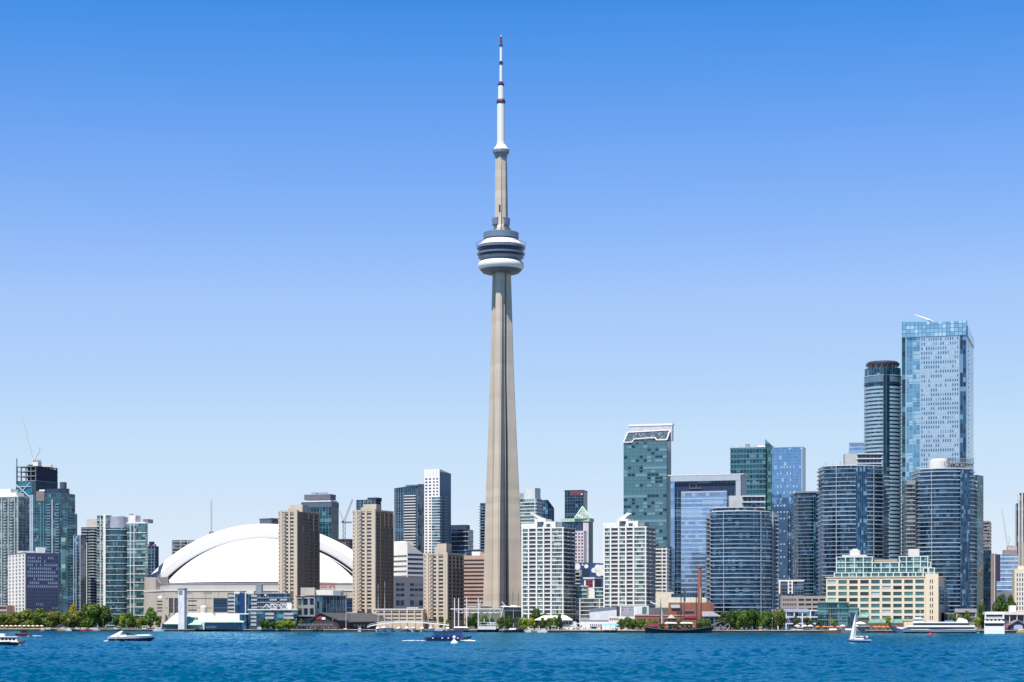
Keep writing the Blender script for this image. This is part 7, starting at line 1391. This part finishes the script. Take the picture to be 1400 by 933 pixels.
def kiosk(px, Y, w, h, mt, label, roof=WHITE):
    T = thing('kiosk', label, 'kiosk', (PX(px, Y), Y, GZ)); k = Y/F; b = MB(); b.box(-w*k/2, w*k/2, 0, 4, 0, h*k); b.build('booth', mt, T, True); b = MB(); b.box(-w*k/2-.3, w*k/2+.3, -.5, 4.3, h*k, h*k+.3); b.build('roof', roof, T, True); b = MB(); b.box(-w*k*.35, w*k*.35, -.05, 0, h*k*.4, h*k*.8); b.build('window', GLZ, T, True)
kiosk(197, 1735, 5, 4, OFFW, 'white ticket booth on the quay below the park trees'); kiosk(162, 1750, 4, 3.5, BROWNP, 'brown booth on the quay path below the park'); kiosk(757, 1440, 6, 5, plain('pale_green_booth', (.4, .5, .48), .6), 'pale green booth on the quay beside the dark narrow tree'); kiosk(1040, 1372, 3, 4, WHITE, 'tiny white booth at the foot of the grove'); kiosk(1094, 1374, 8, 4, OFFW, 'off-white stall left of the terminal'); kiosk(1130, 1376, 9, 4.5, plain('terracotta_stall', (.4, .18, .12), .7), 'terracotta stall left of the terminal'); kiosk(812, 1396, 9, 5, OFFW, 'white awning stall before the low restaurant'); kiosk(224, 1715, 5, 7, BLUEH, 'deep blue tent booth beside the mint-roofed terminal', BLUEH); kiosk(1182, 1378, 14, 5, plain('dark_green_stall', (.08, .12, .11), .7), 'dark green stall under the glazed awning')
T = thing('red_figure_sign', 'tall pinkish red board standing before the low white restaurant', 'sign', (PX(822, 1392), 1392, GZ)); b = MB(); b.box(-.7, .7, 0, .2, .4, 3.4); b.build('board', plain('coral_red', (.6, .12, .16), .7), T, True); b = MB(); b.tube((-.5, .1, 0), (-.5, .1, .5), .06, 4); b.tube((.5, .1, 0), (.5, .1, .5), .06, 4); b.build('post', METAL, T, True)
# street lamps and flag poles
def lamp_tree():
    T = None; b = MB(); b.tube((0, 0, 0), (0, 0, 8), .12, 6, .07); po = b.mesh('pole', METAL); b = MB(); b.lathe([(0, 8.6), (.35, 8.45), (.4, 8.2), (.15, 7.95), (0, 7.95)], 8); he = b.mesh('lamp_head', OFFW); lst = [30, 93, 141, 173, 208, 350, 405, 455, 716, 757, 800, 1056, 1078, 1095, 1150, 1241, 1337]
    for i, px in enumerate(lst):
        Y = shoreY(px)+6; T = thing('street_lamp', f'quayside street lamp, {ORD[i % 20]} from the left along the waterfront', 'street lamp', (PX(px, Y), Y, GZ), group='street lamps along the quay')
        for nm, me in (('pole', po), ('lamp_head', he)): o = bpy.data.objects.new(nm, me); COL.objects.link(o); o.parent = T
lamp_tree()
# cars parked on the quay
def car_parts():
    b = MB(); b.loft([[(-2.1, -.85, .35), (2.1, -.85, .35), (2.1, .85, .35), (-2.1, .85, .35)], [(-2.15, -.88, .8), (2.2, -.88, .7), (2.2, .88, .7), (-2.15, .88, .8)], [(-1.7, -.75, .95), (1.0, -.78, .92), (1.0, .78, .92), (-1.7, .75, .95)]]); body = b
    c = MB(); c.loft([[(-1.75, -.75, .93), (.95, -.77, .9), (.95, .77, .9), (-1.75, .75, .93)], [(-1.3, -.62, 1.42), (.2, -.62, 1.42), (.2, .62, 1.42), (-1.3, .62, 1.42)]]); wv = MB()
    for x in (-1.35, 1.35): 
        for s_ in (-.88, .72): wv.tube((x, s_, .32), (x, s_+.16, .32), .32, 10)
    return body, c, wv
bd, cb, wv = car_parts(); cabm = cb.mesh('cabin_glass', GLZ); whm = wv.mesh('wheels', DARK)
for i, (px, c, d) in enumerate(((158, (.7, .7, .7), 'white'), (182, (.35, .03, .03), 'red'), (214, (.7, .7, .72), 'silver white'), (236, (.05, .06, .08), 'black'), (1085, (.7, .7, .7), 'white'), (1111, (.3, .32, .35), 'grey'), (1044, (.5, .5, .52), 'silver'), (770, (.25, .27, .3), 'grey'), (786, (.7, .7, .7), 'white'))):
    Y = shoreY(px)+12; T = thing('parked_car', f'{d} car parked on the quay, {ORD[i]} from the left along the waterfront', 'car', (PX(px, Y), Y, GZ), group='cars parked along the quay')
    for nm, me in (('body', bd.mesh('body', plain('car_'+d.replace(' ', '_'), c, .25))), ('cabin_glass', cabm), ('wheels', whm)): o = bpy.data.objects.new(nm, me); COL.objects.link(o); o.parent = T
# ======================================================= footbridge, truss pavilion, white tents
Y = 1560; T = thing('footbridge', 'low white arched footbridge curving over the marina boats', 'bridge', (PX(560, Y), Y, GZ)); pts = [(502, 857), (507, 854.8), (520, 852.5), (540, 850.2), (560, 850), (580, 850.8), (600, 852.6), (614, 854.2)]
def beam(pts, Y, d, h, T, nm, mt):
    b = MB(); ss = [[(PX(x, Y), Y, PZ(y, Y)), (PX(x, Y), Y+d, PZ(y, Y)), (PX(x, Y), Y+d, PZ(y, Y)-h), (PX(x, Y), Y, PZ(y, Y)-h)] for x, y in pts]; b.loft([s_[::-1] for s_ in ss]); return b.build(nm, mt, T)
beam(pts, Y, 3.5, .9, T, 'deck', WHITE); beam([(x, y-1.9) for x, y in pts], Y, .15, .18, T, 'handrail', WHITE)
for x, y in ((557, 851), (608, 853.5)): b = MB(); b.tube((PX(x, Y), Y+1.7, -1), (PX(x, Y), Y+1.7, PZ(y, Y)), .5, 8); b.build('pier', WHITE, T)
for x in range(505, 614, 6): yv = np.interp(x, [p[0] for p in pts], [p[1] for p in pts]); b = MB(); b.tube((PX(x, Y), Y+.1, PZ(yv, Y)), (PX(x, Y), Y+.1, PZ(yv-1.9, Y)), .07, 4); b.build('baluster', WHITE, T)
Y = 1570; T = thing('promenade_lamp', 'tall white twin-armed lamp mast behind the footbridge', 'street lamp', (PX(557, Y), Y, GZ)); b = MB(); b.tube((PX(557, Y), Y, GZ), (PX(557, Y), Y, PZ(832, Y)), .22, 6); b.build('pole', WHITE, T); b = MB(); b.tube((PX(556, Y), Y, PZ(831.5, Y)), (PX(572, Y), Y, PZ(831.5, Y)), .35, 5); b.build('arm', WHITE, T)
Y = 1540; T = thing('truss_canopy', 'white steel truss canopy on tall masts at the water, left of the tower foot', 'canopy', (PX(650, Y), Y, GZ))
for x, t, bt in ((621.5, 818, 858), (627, 818, 858), (638, 818, 862), (654, 818, 862)): b = MB(); b.tube((PX(x, Y), Y, GZ), (PX(x, Y), Y, PZ(t, Y)), .48, 8, .38); b.build('mast', STEELW, T)
for y_, dy in ((833, 0), (833, 7)): b = MB(); b.tube((PX(616, Y), Y+dy, PZ(y_, Y)), (PX(686, Y), Y+dy, PZ(y_, Y)), .3, 6); b.build('top_chord', STEELW, T)
b = MB(); b.tube((PX(628, Y), Y+3.5, PZ(838, Y)), (PX(684, Y), Y+3.5, PZ(838, Y)), .3, 6); b.build('bottom_chord', STEELW, T)
xs = list(np.linspace(622, 686, 9))
for i, x in enumerate(xs[:-1]):
    m = (x+xs[i+1])/2
    for dy in (0, 7):
        b = MB(); b.tube((PX(x, Y), Y+dy, PZ(833, Y)), (PX(m, Y), Y+3.5, PZ(838, Y)), .34, 5); b.tube((PX(m, Y), Y+3.5, PZ(838, Y)), (PX(xs[i+1], Y), Y+dy, PZ(833, Y)), .34, 5); b.build('web_member', STEELW, T)
b = MB(); b.tube((PX(654, Y), Y, PZ(833, Y)), (PX(657, Y), Y, PZ(822, Y)), .3, 5); b.tube((PX(639, Y), Y, PZ(829.5, Y)), (PX(652, Y), Y, PZ(829.5, Y)), .3, 5); b.build('brace', STEELW, T); b = MB(); b.box(PX(656.5, Y), PX(672.5, Y), Y-.3, Y+.2, PZ(831.3, Y), PZ(829, Y)); b.build('name_board', plain('dark_board', (.08, .1, .12), .6), T); b = MB(); b.box(PX(656, Y), PX(673, Y), Y-.1, Y+.3, PZ(831.8, Y), PZ(828.5, Y)); b.build('board_frame', WHITE, T)
T = thing('tensile_canopy', 'white peaked fabric canopy at the foot of the observation tower', 'canopy', (PX(700, 1590), 1590, GZ)); Y = 1590; b = MB()
prev = None
for x0, x1, t in ((683, 700, 828.0), (694, 714, 827.4)):
    c = [(PX(x0, Y), Y-6, PZ(830, Y)), (PX(x1, Y), Y-6, PZ(830, Y)), (PX(x1, Y), Y+6, PZ(830, Y)), (PX(x0, Y), Y+6, PZ(830, Y))]; ap = (PX((x0*2+x1)/3, Y), Y, PZ(t, Y))
    for i in range(4): b.poly([c[i], c[(i+1) % 4], ap])
b.build('membrane', WHITE, T); b = MB(); b.box(PX(684, Y), PX(714, Y), Y-5, Y+6, PZ(836, Y), PZ(831, Y)); b.build('painted_shade_band', plain('canopy_shade_grey', (.12, .14, .16), .3), T); b = MB(); [b.tube((PX(x, Y), Y-5, GZ), (PX(x, Y), Y-5, PZ(831, Y)), .12, 5) for x in (685, 702)]; b.build('post', STEELW, T); b = MB(); b.box(PX(690, Y), PX(714, Y), Y-2, Y+6, GZ, PZ(836, Y)); b.build('glass_hall', plain('greenish_glass_wall', (.05, .085, .07), .2), T)  # grey box under the membrane paints in the shade below it
for i, (x0, y0, x1, y1) in enumerate(((689, 828, 680, 838), (686, 823, 691, 829))): T = thing('slanted_mast', f'slanted white steel mast, {"longer" if i == 0 else "shorter"} one beside the fabric canopy', 'mast', (PX(x0, 1560), 1560, GZ)); b = MB(); b.tube((PX(x1, 1560), 1560, PZ(y1, 1560) if i else GZ), (PX(x0, 1560), 1560, PZ(y0, 1560)), .4, 6); b.build('spar', STEELW, T)
T = thing('white_stair', 'white zigzag stair and ramp at the quay beside the tent-roofed pavilion', 'stairs', (PX(786, 1425), 1425, GZ)); Y = 1425; b = MB(); b.tube((PX(780, Y), Y, PZ(862, Y)), (PX(785, Y), Y, PZ(853, Y)), .35, 5); b.tube((PX(785, Y), Y, PZ(853, Y)), (PX(792, Y), Y, PZ(860, Y)), .35, 5); b.tube((PX(780, Y), Y, PZ(856, Y)), (PX(795, Y), Y, PZ(851.5, Y)), .3, 5); b.build('ramp', WHITE, T)
T = thing('sculpture', 'jagged grey and white tilted metal ramp by the quay right of the tall ship', 'ramp', (PX(990, 1375), 1375, GZ)); Y = 1375; b = MB()
for p in (((982, 861), (985, 854)), ((985, 854), (988, 858)), ((988, 858), (996, 853)), ((996, 853), (998, 857)), ((998, 857), (993, 862))): b.tube((PX(p[0][0], Y), Y, PZ(p[0][1], Y)), (PX(p[1][0], Y), Y, PZ(p[1][1], Y)), .26, 5)
b.build('white_frame', METAL, T); b = MB(); b.prism([(PX(979, Y), Y+1), (PX(994, Y), Y+1), (PX(994, Y), Y+5), (PX(979, Y), Y+5)], GZ, PZ(857.5, Y)); b.build('grey_base', CONCD, T)
T = thing('radar_dish', 'white dish antenna on a ledge of the stadium corner', 'dish', (PX(218, 1880), 1880, PZ(817, 1880))); b = MB(); b.lathe([(0, 0), (1.6, .6), (2.2, 1.6)], 12); o = b.build('dish', WHITE, T, True); o.rotation_euler = (R(50), R(20), 0); b = MB(); b.tube((0, 0, -1), (0, 0, .2), .3, 6); b.build('stand', METAL, T, True)
# bollards along the quay
bm = MB(); bm.lathe([(.3, 0), (.25, .5), (.38, .65), (.3, .85), (0, .9)], 8); bo = bm.mesh('bollard', DARK)
for i in range(48):
    px = 10+i*28.7; Y = shoreY(px)+.9; o = bpy.data.objects.new('bollard', bo); COL.objects.link(o); o.location = (PX(px, Y), Y, GZ+.12); tag(o, 'short dark mooring bollard on the concrete quay edge', 'bollard', 'mooring bollards on the quay edge')

for o in list(COL.objects):
    if o.parent is None and o.get('category') in ('boat', 'ferry', 'ship', 'sailboat', 'buoy') and o.location.z < .5: o.location.z += .3
    if o.parent is None and 'sailing yacht' in (o.get('label') or '') and o.get('category') == 'person': o.location.z += .3
